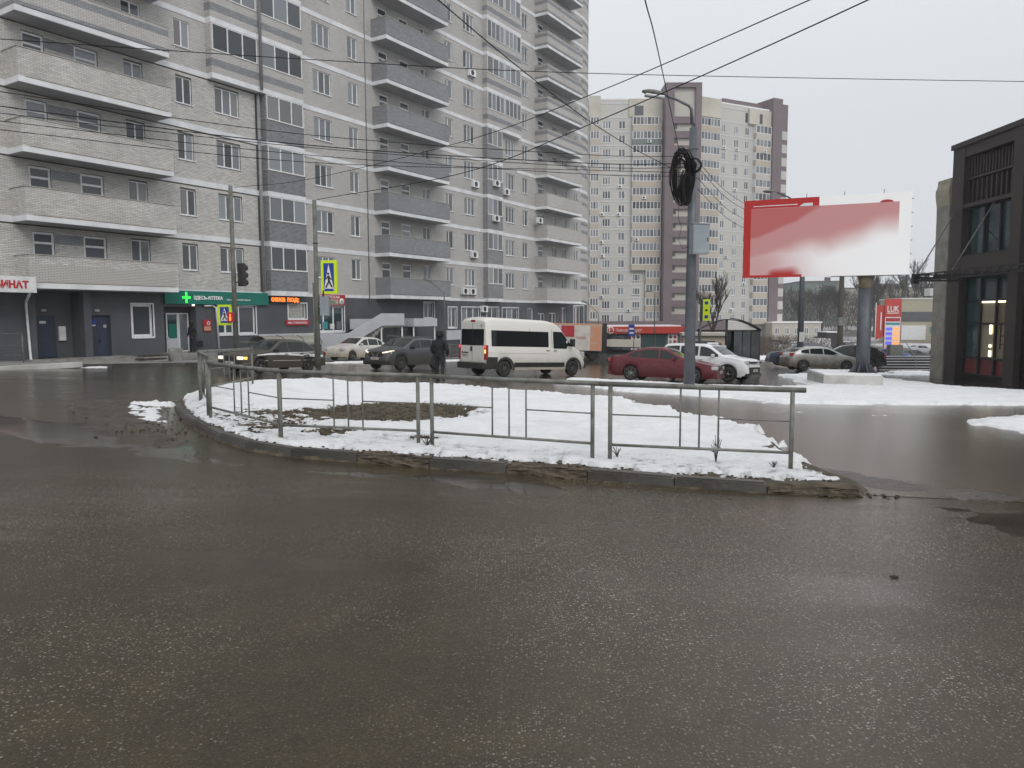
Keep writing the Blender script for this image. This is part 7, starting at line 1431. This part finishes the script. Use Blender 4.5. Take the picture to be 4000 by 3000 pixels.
# ------------------------------------------------------------------ people
def person(name_label, x, y, h, rz, coat='coat_black', legs='trousers', pose='stand', hood=True, z=None):
    """adult figure: one skinned body, with coat, hood and boots as its parts; faces local -y ... +y is its back"""
    t = thing('person', name_label, 'person', (x, y, G(x, y) if z is None else z), rz); s = h / 1.78
    def skin(name, pts, edges, mtl, root, lv=2):
        me = bpy.data.meshes.new(name); me.from_pydata([(p[0] * s, p[1] * s, p[2] * s) for p in pts], edges, []); o = bpy.data.objects.new(name, me); C.objects.link(o)
        o.modifiers.new('s', 'SKIN')
        for i, v in enumerate(me.skin_vertices[0].data): v.radius = (pts[i][3] * s, (pts[i][4] if len(pts[i]) > 4 else pts[i][3]) * s); v.use_root = (i == root)
        sb = o.modifiers.new('u', 'SUBSURF'); sb.levels = lv; sb.render_levels = lv
        bpy.context.view_layer.update(); m_ = bpy.data.meshes.new_from_object(o.evaluated_get(bpy.context.evaluated_depsgraph_get())); bpy.data.objects.remove(o); m_.materials.clear(); m_.materials.append(M[mtl]); m_.name = name
        m_.polygons.foreach_set('use_smooth', [True] * len(m_.polygons)); return link(name, m_, t)
    if pose == 'walk': lf = [(.1, .0, .9, .1, .11), (.11, -.02, .5, .065), (.1, .02, .1, .045), (.1, -.04, .04, .045), (.1, -.16, .03, .035)]; rf = [(-.1, .02, .9, .1, .11), (-.16, .1, .52, .065), (-.24, .3, .2, .045), (-.27, .36, .15, .045), (-.32, .33, .05, .035)]
    else: lf = [(.1, 0, .9, .1, .11), (.11, -.01, .5, .065), (.11, .02, .1, .045), (.11, -.04, .04, .045), (.11, -.16, .03, .035)]; rf = [(-.1, 0, .9, .1, .11), (-.12, .0, .5, .065), (-.13, .02, .1, .045), (-.13, -.04, .04, .045), (-.15, -.16, .03, .035)]
    P_ = [(0, 0, .95, .15, .12), (0, 0, 1.2, .14, .11), (0, .0, 1.42, .16, .11), (0, -.01, 1.54, .06), (0, -.03, 1.66, .09, .1), (0, -.03, 1.72, .07)]
    E_ = [(0, 1), (1, 2), (2, 3), (3, 4), (4, 5)]
    for leg in (lf, rf):
        o_ = len(P_); P_ += leg; E_.append((0, o_)); E_ += [(o_ + i, o_ + i + 1) for i in range(4)]
    for sd in (1, -1):
        o_ = len(P_); P_ += [(sd * .2, 0, 1.42, .07), (sd * .27, .03, 1.15, .055), (sd * (.24 if sd > 0 else .26), -.12, .95, .04), (sd * .23, -.18, .9, .035, .02)]; E_.append((2, o_)); E_ += [(o_ + i, o_ + i + 1) for i in range(3)]
    skin('body', P_, E_, legs, 0)
    CP = [(0, 0, .78, .19, .15), (0, 0, 1.0, .2, .15), (0, 0, 1.2, .195, .15), (0, .0, 1.38, .2, .14), (0, 0, 1.5, .12, .1)]; CE = [(0, 1), (1, 2), (2, 3), (3, 4)]
    for sd in (1, -1): o_ = len(CP); CP += [(sd * .22, 0, 1.4, .09), (sd * .3, .03, 1.15, .075), (sd * .28, -.11, .97, .06)]; CE.append((3, o_)); CE += [(o_, o_ + 1), (o_ + 1, o_ + 2)]
    skin('coat', CP, CE, coat, 0)
    hd = MB(); bm = bmesh.new(); bmesh.ops.create_uvsphere(bm, u_segments=16, v_segments=12, radius=1); V = []
    for v in bm.verts: V.append(((v.co.x * (.13 if hood else .085)) * s, (v.co.y * (.14 if hood else .1) + (.01 if hood else -.03)) * s, (1.68 + v.co.z * (.155 if hood else .12)) * s))
    F = [[v.index for v in f.verts] for f in bm.faces]; bm.free(); hd.add(V, F, coat if hood else 'skin', smooth=True)
    if hood: hd.tube([(.1 * s * math.cos(a), (-.09 + .0) * s, (1.67 + .13 * math.sin(a)) * s) for a in np.linspace(0, 6.283, 17)], .03 * s, coat, 6)
    hd.build('hood' if hood else 'head', t)
    for sd, q in ((1, lf), (-1, rf)):
        (ax, ay, az), (cx, cy, cz) = [q[i][:3] for i in (3, 4)]; MB().tube([(ax * s, (ay + .06) * s, (az + .01) * s), (ax * s, ay * s, az * s), ((ax + cx) / 2 * s, (ay + cy) / 2 * s, (az + cz) / 2 * s), (cx * s, cy * s, cz * s)], [.05 * s, .055 * s, .05 * s, .035 * s], 'shoe', 10).build('shoe', t)
    for sd in (1, -1):   # fingers closed a little
        for k in range(4): MB().tube([(sd * (.235 + .012 * k) * s, (-.19 - .005 * k) * s, .89 * s), (sd * (.235 + .012 * k) * s, (-.215) * s, (.855 + .004 * k) * s), (sd * (.225 + .012 * k) * s, (-.2) * s, (.825 + .005 * k) * s)], .009 * s, 'skin', 6).build('finger', t)
        MB().tube([(sd * .215 * s, -.18 * s, .9 * s), (sd * .2 * s, -.215 * s, .875 * s)], .01 * s, 'skin', 6).build('thumb', t)
    return t
person('person in a black hooded jacket walking away across the street left of the minibus', -2.68, 28.05, 1.84, R(160), pose='walk', z=G(-2.68, 28.05))
p = person('person in black with a bag standing at the pharmacy door', *PF(25.8, .9), 1.72, R(-30), z=-.28 - .0)
t = thing('bag', 'dark bag hanging beside the person at the pharmacy door', 'bag', (*PF(26.1, 1.1), .02), 0); MB().bev(-.17, .17, -.1, .1, 0, .35, 'coat_black', .05).build('body', t); MB().tube([(-.1, 0, .34), (0, 0, .5), (.1, 0, .34)], .012, 'coat_black').build('strap', t)
person('person in blue trousers and a pale jacket waiting under the bus shelter', 12.0, 43.6, 1.68, R(10), 'plain_white', 'blue_cloth', hood=False)
